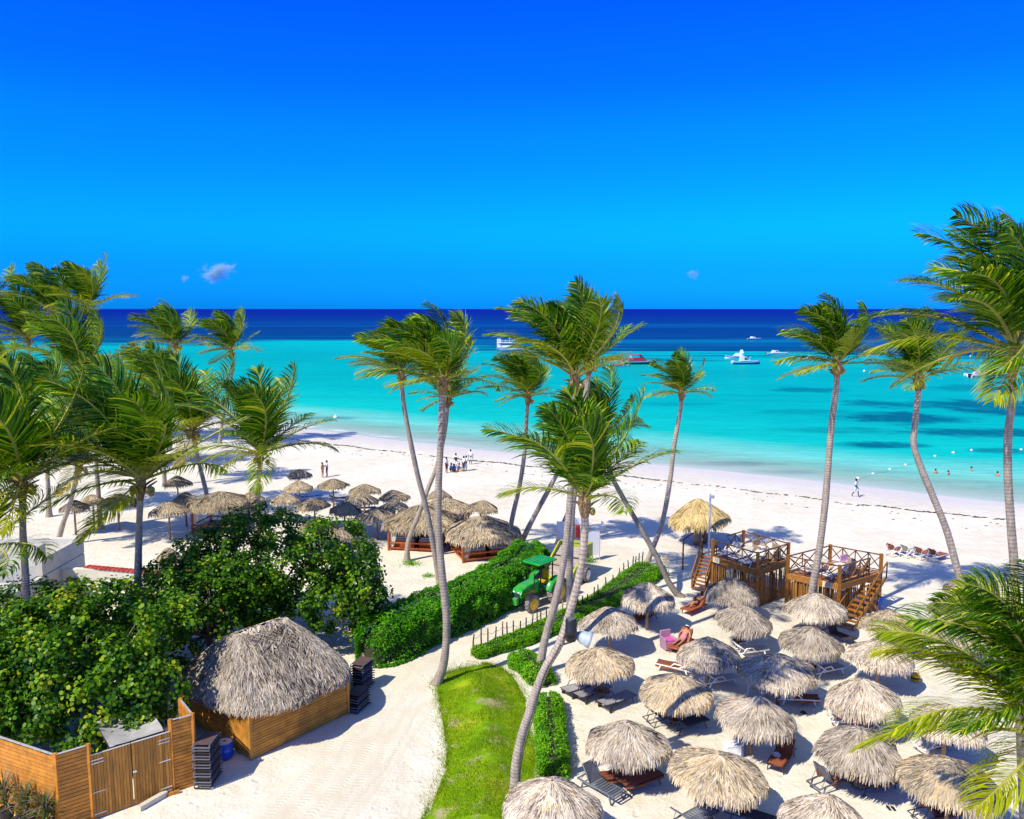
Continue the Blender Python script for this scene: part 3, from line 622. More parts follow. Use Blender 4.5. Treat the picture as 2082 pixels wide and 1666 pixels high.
def palm(label, px, Y=None, dY=0.0, Lf=4.0, crown=0, r=0.15, group='coconut palms on the beach', yellow=0.0, coco=5, keep=1.0, seed=0, spin=0.0):
    rg = random.Random(seed + 11)
    if Y is None: base = G(*px[0]); Y0 = base.y
    else: Y0 = Y; q = PD(px[0][0], px[0][1], Y0); base = Vector((q.x, Y0, 0.0))
    ptop, pbot = px[-1][1], px[0][1]
    pts = [base] + [PD(x, y, Y0 + dY * (pbot - y) / max(1, pbot - ptop)) for x, y in px[1:]]
    heart = pts[-1]; root = thing('palm_tree', label, 'palm', base, 0, group)
    loc = [p - base for p in pts]; loc[0] = Vector((loc[0].x, loc[0].y, -0.15))
    L0 = sum((loc[i + 1] - loc[i]).length for i in range(len(loc) - 1)); k = max(40, int(L0 / 0.068)); c = catmull(loc, k)
    mb = MB(); rad = []
    for i in range(k):
        t = i / (k - 1); fl = 1 + 0.75 * math.exp(-t * L0 / 0.45); step = 1 + (rg.uniform(0.01, 0.075) if i % 2 else rg.uniform(-0.02, 0.01))
        rad.append(r * (1.08 - 0.30 * t) * fl * step * (1 + 0.03 * math.sin(t * 23 + seed)))
    mb.tube(c, rad, 10); mb.r = [L0 * (i // 10) / (k - 1) for i in range(len(mb.v))]
    mb.build('trunk', MAT['trunk'], root, True)
    # fibrous head with old leaf bases
    hb = MB(); ax = (c[-1] - c[-4]).normalized(); m = rot_to(ax); s = Lf / 4.0
    hb.lathe([(r * 0.7, -0.75 * s), (r * 1.15, -0.5 * s), (r * 1.5, -0.2 * s), (r * 1.25, 0.1 * s), (r * 0.5, 0.35 * s)], 9, c[-1], m)
    for q in range(9):
        a = q * 2.4; dv = m @ Vector((math.cos(a), math.sin(a), rg.uniform(0.3, 1.1))); st = c[-1] + ax * (-0.45 + 0.06 * q) * s
        hb.tube([st, st + dv * 0.3 * s, st + dv * 0.52 * s + Vector((0, 0, -0.08))], [0.05 * s, 0.04 * s, 0.02 * s], 4)
    hb.build('leaf_base', MAT['fibre'], root)
    fr = (NEAR if crown >= 10 else CROWNS)[crown % 10]
    for i, (me, t, sc) in enumerate(fr):
        if t > keep: continue
        f = ob('frond', me, root); f.location = c[-1] + Vector((rg.uniform(-.05, .05), rg.uniform(-.05, .05), 0.10 * s * (1 - t)))
        f.scale = (Lf * sc,) * 3; f.rotation_euler = (rg.uniform(-.1, .1), rg.uniform(-.1, .1), spin + rg.uniform(-0.22, 0.22))
        yl = max(0.0, min(0.85, (t - 0.6) * 1.0 + rg.uniform(-0.15, 0.25) + yellow)); dead = 0.45 if (t > 0.95 and rg.random() < 0.4) else 0.0
        f.color = (yl, rg.random(), dead, 1)
    for i in range(coco):
        a = i * 2.1 + rg.uniform(-.4, .4); o = ob('coconut', COCO, root); o.location = c[-1] + Vector((math.cos(a) * 0.30 * s, math.sin(a) * 0.30 * s, -0.28 * s + rg.uniform(-.16, .08) * s)); o.scale = (s * 1.05,) * 3; o.rotation_euler = (rg.uniform(-.6, .6), rg.uniform(-.6, .6), a)
    return root, [base + q for q in c]

PALMS = [
 # right
 ('tallest large-crowned palm cut by the right edge of the photo', [(2088, 1790), (2078, 1560), (2068, 1300), (2064, 1180), (2055, 1060), (2049, 960), (2050, 880), (2058, 820), (2058, 770), (2061, 715)], 24.5, 0, 4.9, 10, 0.128, 4),
 ('foreground palm with low crown filling the lower right corner', [(2160, 2150), (2145, 1900), (2124, 1650), (2122, 1500)], 19.5, 0, 5.1, 11, 0.17, 3),
 ('palm with kinked trunk leaning left behind the umbrellas at right', [(1985, 1272), (1972, 1235), (1950, 1170), (1925, 1080), (1897, 1010), (1872, 950), (1858, 905), (1860, 865), (1867, 800), (1868, 772)], None, 0, 3.9, 1, 0.19, 6),
 ('slender palm beside the right hand timber deck', [(1636, 1278), (1645, 1230), (1664, 1130), (1676, 1040), (1683, 960), (1690, 870), (1700, 790), (1703, 742)], None, 0, 4.3, 2, 0.19, 8),
 ('small palm leaning over the open beach in mid scene', [(1312, 1150), (1327, 1115), (1347, 1060), (1362, 980), (1371, 905), (1384, 830), (1386, 800)], None, 0, 3.2, 0, 0.17, 3),
 ('strongly leaning palm whose trunk crosses beside the low hedge', [(1385, 1212), (1362, 1188), (1335, 1132), (1300, 1070), (1262, 1004), (1240, 960), (1220, 892)], None, 0, 4.2, 3, 0.18, 4),
 # middle clump
 ('curved foreground palm rising from the lawn with a full low crown', [(1048, 1620), (1049, 1560), (1060, 1500), (1076, 1450), (1090, 1405), (1108, 1360), (1138, 1308), (1160, 1240), (1180, 1160), (1189, 1080), (1188, 1015)], None, 0, 4.2, 4, 0.165, 2),
 ('tall grey palm just left of the curved lawn palm', [(1095, 1368), (1108, 1300), (1125, 1240), (1140, 1175), (1152, 1095), (1160, 1000), (1166, 880), (1168, 768)], None, 0, 4.7, 1, 0.19, 4),
 ('upright palm behind the tractor in the middle clump', [(1160, 1252), (1158, 1200), (1160, 1110), (1166, 1010), (1180, 900), (1191, 805), (1199, 738)], None, 0, 4.4, 0, 0.19, 4),
 ('palm behind the hedge right of the cabanas', [(1032, 1130), (1040, 1062), (1056, 990), (1066, 925), (1070, 860), (1074, 806)], None, 0, 4.2, 2, 0.17, 5),
 ('palm with flared foot leaning right beyond the hedge', [(1052, 1117), (1080, 1062), (1115, 997), (1150, 930), (1180, 868)], None, 0, 3.6, 3, 0.19, 3),
 ('thin leaning palm behind the white boards', [(1132, 1107), (1142, 1072), (1155, 1040), (1180, 980), (1200, 930)], None, 0, 3.0, 1, 0.14, 3),
 # left of middle
 ('tall palm standing at the corner of the lawn beside the track', [(886, 1390), (903, 1345), (908, 1260), (898, 1160), (891, 1070), (892, 980), (897, 880), (900, 775)], None, 0, 4.0, 2, 0.19, 8),
 ('slim palm bowing left behind the lawn corner palm', [(896, 1200), (886, 1140), (868, 1040), (850, 970), (835, 900), (822, 830), (815, 762)], None, 0, 3.9, 0, 0.17, 3),
 ('leaning palm growing in front of the left cabana', [(827, 1140), (831, 1098), (850, 1050), (871, 992), (889, 945), (904, 880), (912, 812)], None, 0, 3.8, 4, 0.17, 4),
 # left
 ('bushy palm behind the sea grape tree left of the umbrellas', [(522, 1125), (524, 1040), (526, 975), (530, 922)], None, 0, 5.0, 4, 0.17, 3),
 ('slim palm by the water between the left palms and the open sea', [(446, 900), (455, 840), (464, 795), (474, 750), (470, 712)], None, 0, 4.4, 0, 0.19, 3),
 ('palm with upright fronds left of the bushy palm', [(428, 1050), (420, 1005), (402, 930), (391, 876)], None, 0, 5.2, 4, 0.19, 4),
 ('palm near the water with drooping yellow lower fronds', [(345, 915), (349, 800), (354, 750), (358, 702)], None, 0, 4.9, 2, 0.19, 4),
 ('small palm half hidden near the jetty', [(300, 905), (296, 840), (288, 765)], None, 0, 3.8, 3, 0.17, 2),
 ('large windswept palm in front of the jetty', [(60, 960), (100, 885), (135, 842), (160, 815), (166, 762)], None, 0, 6.2, 1, 0.2, 4),
 ('tall palm breaking the horizon at far left', [(104, 905), (108, 850), (112, 800), (110, 720), (108, 636)], None, 0, 5.4, 0, 0.2, 3),
 ('tall palm with a dark frond reaching right over the horizon', [(196, 905), (192, 840), (186, 720), (180, 626)], None, 0, 5.2, 3, 0.2, 3),
 ('palm crown cut by the left edge above the horizon', [(-20, 905), (-22, 760), (-22, 608)], None, 0, 5.0, 2, 0.2, 3),
 ('yellow green palm low at the far left edge', [(65, 900), (62, 800), (58, 690)], None, 0, 5.6, 1, 0.2, 3),
 ('near palm at the left edge beside the cream house', [(56, 1390), (53, 1200), (47, 1090), (45, 980)], None, 0, 4.6, 4, 0.175, 4),
 ('near palm with full crown between the house and the sea grape', [(276, 1340), (281, 1150), (283, 1070), (287, 978)], None, 0, 4.8, 1, 0.18, 7),
 ('leaning palm behind the cream house', [(115, 1108), (128, 1065), (142, 1025), (162, 945)], None, 0, 4.2, 2, 0.19, 4),
 ('palm off the left edge with a frond hanging over the cream house', [(-60, 1420), (-55, 1250), (-50, 1120)], None, 0, 4.4, 0, 0.17, 3),
 ('palm squeezed between the two near left palms', [(205, 1075), (200, 1000), (196, 930), (205, 868)], None, 0, 4.2, 3, 0.18, 3),
 ('palm behind the near left edge palm with a yellowish crown', [(100, 1050), (96, 960), (88, 880), (84, 838)], None, 0, 4.2, 0, 0.18, 3),
 ('palm between the upright fronded palm and the small jetty palm', [(335, 990), (332, 920), (330, 850), (334, 800)], None, 0, 3.9, 1, 0.18, 3),
 ('slim palm trunk far back at the left beach', [(3, 860), (5, 800), (2, 745)], None, 0, 4.4, 2, 0.19, 2),
]
TRUNKS = {}
for i, (lab, px, Y, dY, Lf, cr, r, co) in enumerate(PALMS):
    Lf *= 1.27 if i >= 15 else 0.95 if i >= 2 else 0.94
    _, TRUNKS[i] = palm(lab, px, Y, dY, Lf, cr, r, coco=co, seed=i, yellow=rng.uniform(-0.05, 0.12) + (0.34 if i == 1 else 0.0), keep={6: 0.80, 7: 0.78, 8: 0.8, 5: 0.9, 1: 0.9}.get(i, 0.93 if i < 15 else 0.97))

# ================================================================= leaf clouds
def leaf_arrays(P, Nn, size, rg, kind='oval', rnd=None):
    """P positions, Nn normals, size per leaf -> vertices and faces"""
    n = len(P); a = rg.normal(size=(n, 3)); Nn = Nn / np.linalg.norm(Nn, axis=1)[:, None]
    u = np.cross(Nn, a); u /= np.linalg.norm(u, axis=1)[:, None]; w = np.cross(Nn, u); s = size[:, None]
    if kind == 'oval': K = [(1, 0), (0.05, 0.42), (-1, 0), (0.05, -0.42)]; lift = [0.0, 0.12, 0.0, 0.12]
    else: K = [(math.cos(t), math.sin(t)) for t in np.arange(6) * math.pi / 3]; lift = [0.05, 0.12, 0.0, 0.10, 0.02, 0.14]
    V = np.stack([P + u * s * kx + w * s * ky + Nn * s * lz for (kx, ky), lz in zip(K, lift)], 1)
    k = len(K); return V.reshape(-1, 3), np.arange(n * k).reshape(n, k), np.repeat(rnd if rnd is not None else np.clip(rg.normal(0.5, 0.2, n), 0, 1), k)

def hedge(label, poly, width, height, density, size, mat, seed, name='hedge', lump=0.2, taper=None):
    rg = random.Random(seed); nr = np.random.default_rng(seed)
    pts = [Vector((p.x, p.y, 0)) for p in poly]; c = catmull(pts, 30); root = thing(name, label, 'hedge', c[0])
    seg = [(c[i + 1] - c[i]).length for i in range(29)]; Lt = sum(seg); per = width + 2 * height
    n = int(Lt * per * density); P = np.zeros((n, 3)); Q = np.zeros((n, 3)); SZ = np.zeros(n); RN = np.zeros(n)
    for k in range(n):
        f = rg.random() * 29; i = min(int(f), 28); u = f - i; q = c[i].lerp(c[i + 1], u); t = (c[i + 1] - c[i]).normalized(); s = Vector((t.y, -t.x, 0)); en = f / 29
        wd, hg = width, height
        if taper: kk = taper[0] + (taper[1] - taper[0]) * en; wd *= kk; hg *= 0.6 + 0.4 * kk
        e = min(1.0, min(en, 1 - en) * Lt / (wd * 0.5)); e = math.sqrt(max(0.02, 1 - (1 - e) ** 2)); wd *= 0.35 + 0.65 * e; hg *= 0.5 + 0.5 * e
        a = rg.uniform(-0.12, 1.12) * math.pi; x, z = math.cos(a), math.sin(a); pw = 0.55
        x = math.copysign(abs(x) ** pw, x); z = max(-0.9, math.copysign(abs(z) ** pw, z))
        zz = hg * (0.5 + 0.5 * z) if z < 0.2 else hg * (0.6 + 0.4 * z); zz = max(0.05, hg * max(0, z) if z > 0 else 0.1)
        pos = q + s * (x * wd / 2); pos.z = zz
        lf = mnoise.noise(Vector((pos.x * 1.3, pos.y * 1.3, pos.z * 1.5 + seed))) + 0.5 * mnoise.noise(Vector((pos.x * 3.1, pos.y * 3.1, pos.z * 3.1)))
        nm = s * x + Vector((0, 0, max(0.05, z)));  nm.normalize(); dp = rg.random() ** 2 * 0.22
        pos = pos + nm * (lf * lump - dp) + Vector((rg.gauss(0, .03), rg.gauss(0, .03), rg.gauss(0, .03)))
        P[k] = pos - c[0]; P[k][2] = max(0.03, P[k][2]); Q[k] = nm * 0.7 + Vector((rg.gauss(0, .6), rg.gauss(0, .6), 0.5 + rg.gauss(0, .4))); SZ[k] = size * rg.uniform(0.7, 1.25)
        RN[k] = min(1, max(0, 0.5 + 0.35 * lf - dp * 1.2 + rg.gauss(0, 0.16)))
    V, Fc, r = leaf_arrays(P, Q, SZ, nr, 'oval', RN)
    core = MB(); k = 8; ring = []
    for i in range(30):
        t = (c[min(i + 1, 29)] - c[max(i - 1, 0)]).normalized(); s = Vector((t.y, -t.x, 0)); kk = 1 if not taper else taper[0] + (taper[1] - taper[0]) * i / 29
        e = min(1.0, min(i, 29 - i) / 29 * Lt / (width * 0.5) + 0.1); e = math.sqrt(max(0.0, 1 - (1 - min(1, max(0.0, e - 0.25))) ** 2)); wd, hg = (width * kk * 0.36) * e + .02, height * 0.80 * (0.6 + 0.4 * kk) * e + .02
        for (a, b) in ((-1, 0), (-1.05, .5), (-.8, .9), (0, 1), (.8, .9), (1.05, .5), (1, 0), (0, 0)): ring.append(c[i] - c[0] + s * a * wd + Vector((0, 0, b * hg + 0.01)))
    core.add(ring, [(i * 8 + j, i * 8 + (j + 1) % 8, i * 8 + 8 + (j + 1) % 8, i * 8 + 8 + j) for i in range(29) for j in range(8)] + [tuple(range(8)), tuple(range(29 * 8, 240))])
    core.build('dark_core', MAT['twig'], root); stuff(ob('foliage', np_mesh('foliage', V, Fc, r, mat), root)); return root  # solid dark core added inside the leaves to stop light passing through

hedge('tall dense green hedge along the left of the sand track behind the tractor', [G(742, 1352), G(850, 1300), G(945, 1258), G(1005, 1228), G(1062, 1180), G(1082, 1160)], 3.0, 2.25, 380, 0.085, MAT['hedge'], 5, lump=0.24)
for p in (0,):
    hedge('low bright green hedge behind the row of stakes', [G(965, 1338), G(1040, 1312), G(1095, 1292), G(1160, 1262), G(1215, 1236), G(1262, 1206), G(1300, 1178), G(1332, 1160)], 1.6, 0.56, 720, 0.06, MAT['lowhedge'], 8, lump=0.12, taper=(0.62, 1.55))
    hedge('low clipped hedge along the right side of the lawn', [G(1112, 1432), G(1118, 1480), G(1122, 1530), G(1126, 1590)], 1.30, 0.80, 620, 0.06, MAT['lowhedge'], 9, lump=0.1)
    hedge('rounded low bush hedge at the top right of the lawn', [G(1046, 1345), G(1080, 1365), G(1112, 1398)], 1.45, 0.75, 620, 0.06, MAT['lowhedge'], 10, lump=0.12)

mbl = MB(); mbl.add([(math.cos(t) * 1.0, math.sin(t) * 0.92, 0.10 * math.cos(2 * t)) for t in [i * math.pi / 4 for i in range(8)]] + [(0, 0, -0.06)], [(i, (i + 1) % 8, 8) for i in range(8)])
def grape_tree(label, c, rad, base, seed, nclump=230, per=44, leafs=300, name='sea_grape_tree', parts=True, limit=None):
    """sprawling sea grape: trunk and limbs, leaf clumps through a lumpy crown; the leaves that show largest are single parts"""
    rg = random.Random(seed); nr = np.random.default_rng(seed); base = Vector(base); c = Vector(c); root = thing(name, label, 'tree', base)
    cen = []; k = 0
    while len(cen) < nclump and k < nclump * 20:
        k += 1; v = Vector((rg.gauss(0, 1), rg.gauss(0, 1), rg.gauss(0, 1))).normalized()
        if v.z < -0.62: continue
        lf = 1 + 0.20 * mnoise.noise(v * 1.7 + Vector((seed, 0, 0))) + 0.12 * mnoise.noise(v * 4.0 + Vector((0, seed, 0)))
        f = rg.choice((1.0, 1.0, 0.98, 0.86, 0.72, 0.55)) * lf; q = c + Vector((v.x * rad[0], v.y * rad[1], v.z * rad[2])) * f
        if q.z < 0.35 or (limit and not limit(q)): continue
        cen.append((q, v, f))
    P, Q, S, RN = [], [], [], []
    for q, v, f in cen:
        cr = rg.uniform(0.40, 0.75); tone = rg.gauss(0, 0.16); ax = (v + Vector((rg.gauss(0, .35), rg.gauss(0, .35), 0.55))).normalized()
        for _ in range(per):
            d = Vector((rg.gauss(0, 1), rg.gauss(0, 1), rg.gauss(0, 1))).normalized()
            if d.dot(ax) < -0.25: d = -d
            rr = cr * rg.uniform(0.3, 1.05); pos = q + d * rr
            if pos.z < 0.1: continue
            P.append(pos - base); n = d * 0.55 + ax * 0.5 + Vector((rg.gauss(0, .5), rg.gauss(0, .5), rg.gauss(0, .4) + 0.25)); Q.append(n); S.append(rg.uniform(0.052, 0.10))
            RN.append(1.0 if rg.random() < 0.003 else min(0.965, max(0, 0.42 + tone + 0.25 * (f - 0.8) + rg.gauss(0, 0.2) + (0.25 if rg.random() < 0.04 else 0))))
    P = np.array(P); Q = np.array([tuple(q) for q in Q]); S = np.array(S); RN = np.array(RN)
    # the leaves nearest the viewer on the outside become single parts
    camv = np.array([0, 0, H]) - np.array(base); score = S / np.linalg.norm(P - camv, axis=1) * (1 + 0.15 * ((P - np.array(c - base)) @ (camv / np.linalg.norm(camv))) / max(rad)); order = np.argsort(-score)
    big = order[:leafs] if parts else order[:0]; rest = order[len(big):]
    meshes = []
    for t in range(6):
        m2 = MB(); m2.v = list(mbl.v); m2.f = list(mbl.f); m2.r = [0.25 + 0.12 * t] * len(m2.v); meshes.append(m2.mesh('leaf', MAT['seagrape']))
    for j in big:
        o = ob('leaf', meshes[min(5, max(0, int((RN[j] - 0.2) / 0.12)))], root, P[j]); o.scale = (S[j],) * 3; o.rotation_euler = (rot_to(Q[j]) @ Matrix.Rotation(rg.uniform(0, 6.28), 3, 'Z')).to_euler()
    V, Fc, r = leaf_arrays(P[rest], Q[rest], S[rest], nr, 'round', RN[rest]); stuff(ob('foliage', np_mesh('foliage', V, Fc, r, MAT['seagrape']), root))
    tk = MB(); top = c - base; tk.tube([(0, 0, -0.1), (0.1, 0, top.z * 0.35), (top.x * 0.3, top.y * 0.3, top.z * 0.7)], [0.24, 0.2, 0.16], 8); tk.build('trunk', MAT['bark'], root, True)
    lb = MB()
    for q, v, f in rg.sample(cen, 26):
        a = Vector((top.x * 0.3, top.y * 0.3, top.z * 0.65)); e = q - base; mdl = a.lerp(e, 0.5) + Vector((0, 0, rg.uniform(-.3, .4))); lb.tube([a, mdl, e], [0.085, 0.05, 0.015], 5)
    lb.build('limbs', MAT['bark'], root, True); return root
HA, HB = G(511, 1544), G(707, 1452); HX = (HB - HA).normalized(); HN = Vector((-HX.y, HX.x, 0))
def off_hut(q, m=0.75):
    d = q - HA; u, v = d.dot(HX), d.dot(HN)
    return not (-1.0 - m < u < 4.9 + 1.0 + m and -1.0 - m < v < 6.3 + m and q.z < 4.9 - 0.25 * max(0, v - 3)) and not (v < -0.5 and u > -1.6)
T1 = PD(555, 1180, 43.0)
grape_tree('big sea grape tree behind the thatched hut', (T1.x, 43.0, 3.4), (5.6, 3.6, 3.6), (T1.x, 43.0, 0), 21, 440, 74, limit=lambda q: off_hut(q) and not (q.y > 40.5 and q.x > -6.6))
T2 = PD(215, 1330, 34.0)
grape_tree('sprawling sea grape tree over the wooden enclosure at left', (T2.x, 32.6, 2.9), (5.2, 3.5, 3.1), (T2.x - 0.5, 33.0, 0), 22, 490, 76, limit=lambda q: off_hut(q, 0.55) and q.y > 29.2)
T3 = PD(735, 1180, 42.5)
grape_tree('slender sea grape sapling at the end of the tall hedge', (T3.x, 42.0, 2.6), (1.3, 1.1, 2.0), (T3.x, 42.0, 0), 23, 60, 36, leafs=120)
T4 = PD(430, 1230, 38.5)
grape_tree('sea grape tree between the near palms and the hut roof', (T4.x - 0.6, 39.2, 2.6), (4.0, 2.4, 3.0), (T4.x - 0.6, 39.5, 0), 24, 260, 60, limit=lambda q: off_hut(q))
T5 = PD(30, 1400, 31.5)
grape_tree('sea grape bush at the left edge above the boards', (T5.x - 0.6, 31.2, 2.4), (2.6, 2.2, 2.4), (T5.x - 0.6, 31.5, 0), 25, 140, 60)

T6 = PD(70, 1230, 40.5)
grape_tree('sea grape bush in front of the cream house at left', (T6.x, 40.2, 1.9), (3.4, 1.7, 2.0), (T6.x, 40.4, 0), 26, 150, 60)

# small ground plants
def tuft(label, g, rad, h, n, seed, mat='hedge', name='shrub', cat='shrub'):
    rg = random.Random(seed); nr = np.random.default_rng(seed); root = thing(name, label, cat, g)
    P = np.array([(rg.gauss(0, rad * .45), rg.gauss(0, rad * .45), abs(rg.gauss(0, h * .45)) + .03) for _ in range(n)]); Q = np.array([(rg.gauss(0, .6), rg.gauss(0, .6), .8) for _ in range(n)])
    V, Fc, r = leaf_arrays(P, Q, np.full(n, 0.07), nr, 'oval'); stuff(ob('foliage', np_mesh('foliage', V, Fc, r, MAT[mat]), root))
    s = MB()
    for k in range(6): a = k * 1.05; s.tube([(0, 0, -.02), (math.cos(a) * rad * .4, math.sin(a) * rad * .4, h * .6)], [.015, .006], 4)
    s.build('stems', MAT['bark'], root)
tuft('small yellow green shrub at the foot of the white board', G(1197, 1143), 0.5, 0.45, 260, 31, 'lowhedge')
tuft('low patch of creeping green at the foot of the cabana palm', G(836, 1147), 0.7, 0.16, 260, 32, 'lowhedge')
tuft('thin creeping patch of green on the sand beside the tall hedge', G(872, 1172), 0.5, 0.10, 120, 33, 'lowhedge')
# ================================================================= thatch
def thatch(name, S, nb, ln, wid, mat, seed, lift=0.05, rlo=0.02, rhi=0.93, fringe=0.0, area=True):
    """S(a, r) -> points; r = 1 is the eave and S carries on past it; blades run down the slope"""
    rg = np.random.default_rng(seed); a = rg.uniform(0, 2 * np.pi, nb)
    r0 = np.sqrt(rg.uniform(rlo ** 2, rhi ** 2, nb)); top_ = rg.random(nb) < 0.14; r0[top_] = rg.uniform(rlo, 0.5, top_.sum())
    l = ln * rg.uniform(0.55, 1.25, nb); r1 = r0 + l; jit = rg.normal(0, 0.06, nb) / np.maximum(0.25, r0)
    p0, p1 = S(a, r0), S(a + jit * 0.6, r1); pm = S(a + jit * 0.25, (r0 + r1) / 2)
    up = np.array([0, 0, 1.0]); k = rg.uniform(0.15, 1.0, nb)[:, None] * lift
    p0 = p0 + up * 0.012; pm = pm + up * (k * 0.8 + 0.012); p1 = p1 + up * k * rg.uniform(0.2, 1.3, nb)[:, None]
    d = p1 - p0; t = np.cross(d, up); t /= np.maximum(1e-6, np.linalg.norm(t, axis=1))[:, None]; t = t + rg.normal(0, 0.35, (nb, 3)); w = (wid * rg.uniform(0.6, 1.4, nb) / 2)[:, None]
    V = np.stack([p0 - t * w, p0 + t * w, pm + t * w, p1 + t * w * 0.35, p1 - t * w * 0.35, pm - t * w], 1).reshape(-1, 3)
    ph = rg.uniform(0, 6.28, 3); rn = np.clip(rg.beta(2.2, 1.7, nb) + 0.13 * np.sin(a + ph[0]) * np.sin(3 * a + ph[1]) + 0.10 * np.sin(9 * r0 + ph[2]) * np.sin(2 * a + ph[1]), 0, 0.94); g = rg.random(nb) < 0.035; rn[g] = rg.uniform(0.95, 1.0, g.sum())
    return np_mesh(name, V, np.arange(6 * nb).reshape(nb, 6), np.repeat(rn, 6), mat)
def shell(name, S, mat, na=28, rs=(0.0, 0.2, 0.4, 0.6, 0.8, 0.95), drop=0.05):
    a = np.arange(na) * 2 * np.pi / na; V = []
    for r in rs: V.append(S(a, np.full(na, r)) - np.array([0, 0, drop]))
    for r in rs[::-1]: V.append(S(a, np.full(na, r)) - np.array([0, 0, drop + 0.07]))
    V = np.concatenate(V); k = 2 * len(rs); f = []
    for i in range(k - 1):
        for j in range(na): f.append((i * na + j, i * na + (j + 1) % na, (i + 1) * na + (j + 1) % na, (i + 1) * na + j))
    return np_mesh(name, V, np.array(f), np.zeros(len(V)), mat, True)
def round_S(Rr, ztop, zrim, pw, seed, ragged=0.05):
    ph = np.random.default_rng(seed).uniform(0, 6.28, 4)
    def S(a, r):
        a = np.asarray(a); r = np.asarray(r); k = 1 + ragged * (np.sin(2 * a + ph[0]) * 0.5 + np.sin(3 * a + ph[1]) * 0.6 + np.sin(7 * a + ph[2]) * 0.35)
        rr = np.minimum(r, 1.0); ex = np.maximum(r - 1, 0); rad = Rr * (rr + 0.28 * ex) * (1 + (k - 1) * rr)
        z = ztop - (ztop - zrim) * rr ** pw - ex * Rr * 0.95 + 0.05 * np.sin(5 * a + ph[3]) * rr
        return np.stack([rad * np.cos(a), rad * np.sin(a), z], -1)
    return S
CANOPY = {}
def canopy_set(key, mat, n, Rr, ztop, zrim, pw, nb, ln, wid, seed0, ragged=0.05):
    CANOPY[key] = []
    for q in range(n):
        v = random.Random(seed0 + q); S = round_S(Rr, ztop, zrim + v.uniform(-.10, .08), pw + v.uniform(-.10, .14), seed0 + q, ragged * v.uniform(.6, 1.7))
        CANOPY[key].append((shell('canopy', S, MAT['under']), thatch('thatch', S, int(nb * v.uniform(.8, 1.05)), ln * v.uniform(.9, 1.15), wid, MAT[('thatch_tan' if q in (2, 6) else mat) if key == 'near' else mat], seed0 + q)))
canopy_set('near', 'thatch', 8, 1.5, 2.40, 1.60, 1.16, 6500, 0.27, 0.028, 300)
canopy_set('far', 'thatch_tan', 4, 1.42, 2.75, 2.02, 1.2, 2600, 0.28, 0.045, 330, 0.07)
canopy_set('gold', 'thatch_gold', 1, 2.3, 3.6, 1.95, 1.15, 4200, 0.24, 0.06, 350, 0.03)
polem = MB(); polem.tube([(0, 0, -0.05), (0.01, 0, 0.9), (-0.01, 0.01, 2.2)], [0.085, 0.075, 0.065], 8); POLE = polem.mesh('pole', MAT['pole'], True)
tb = MB(); tb.lathe([(0.05, 0.36), (0.36, 0.36), (0.38, 0.375), (0.38, 0.40), (0.36, 0.41), (0.05, 0.41)], 16); TABLE = tb.mesh('table_ring', MAT['deckrail'])
def palapa(label, px, py, w, hp=2.42, key='near', v=0, table=False, group='thatched beach umbrellas', pole=True):
    d = ray(px, py); Y = (H - hp) / -d.z * d.y; q = PD(px, py, Y); base = Vector((q.x, Y, 0)); Rr = w * depth(q) / F / 2
    o = thing('thatched_umbrella', label, 'umbrella', base, v * 1.37, group)
    R0, H0 = {'near': (1.5, 2.40), 'far': (1.42, 2.75), 'gold': (2.3, 3.6)}[key]; sc = (Rr / R0 * 0.985, Rr / R0 * 0.985, hp / H0)
    cs = CANOPY[key]; c, t = cs[v % len(cs)]; co = ob('canopy', c, o); co.scale = sc; to = ob('thatch', t, co); stuff(to)
    if pole: p = ob('pole', POLE, o); p.scale = (1, 1, hp * 0.93 / 2.2)
    if table: ob('table_ring', TABLE, o)
    co.rotation_euler = (math.radians(rng.gauss(0, 2.6)), math.radians(rng.gauss(0, 2.6)), 0); co.scale = (sc[0] * rng.uniform(.96, 1.04), sc[1] * rng.uniform(.96, 1.04), sc[2])
    return o, base, Rr
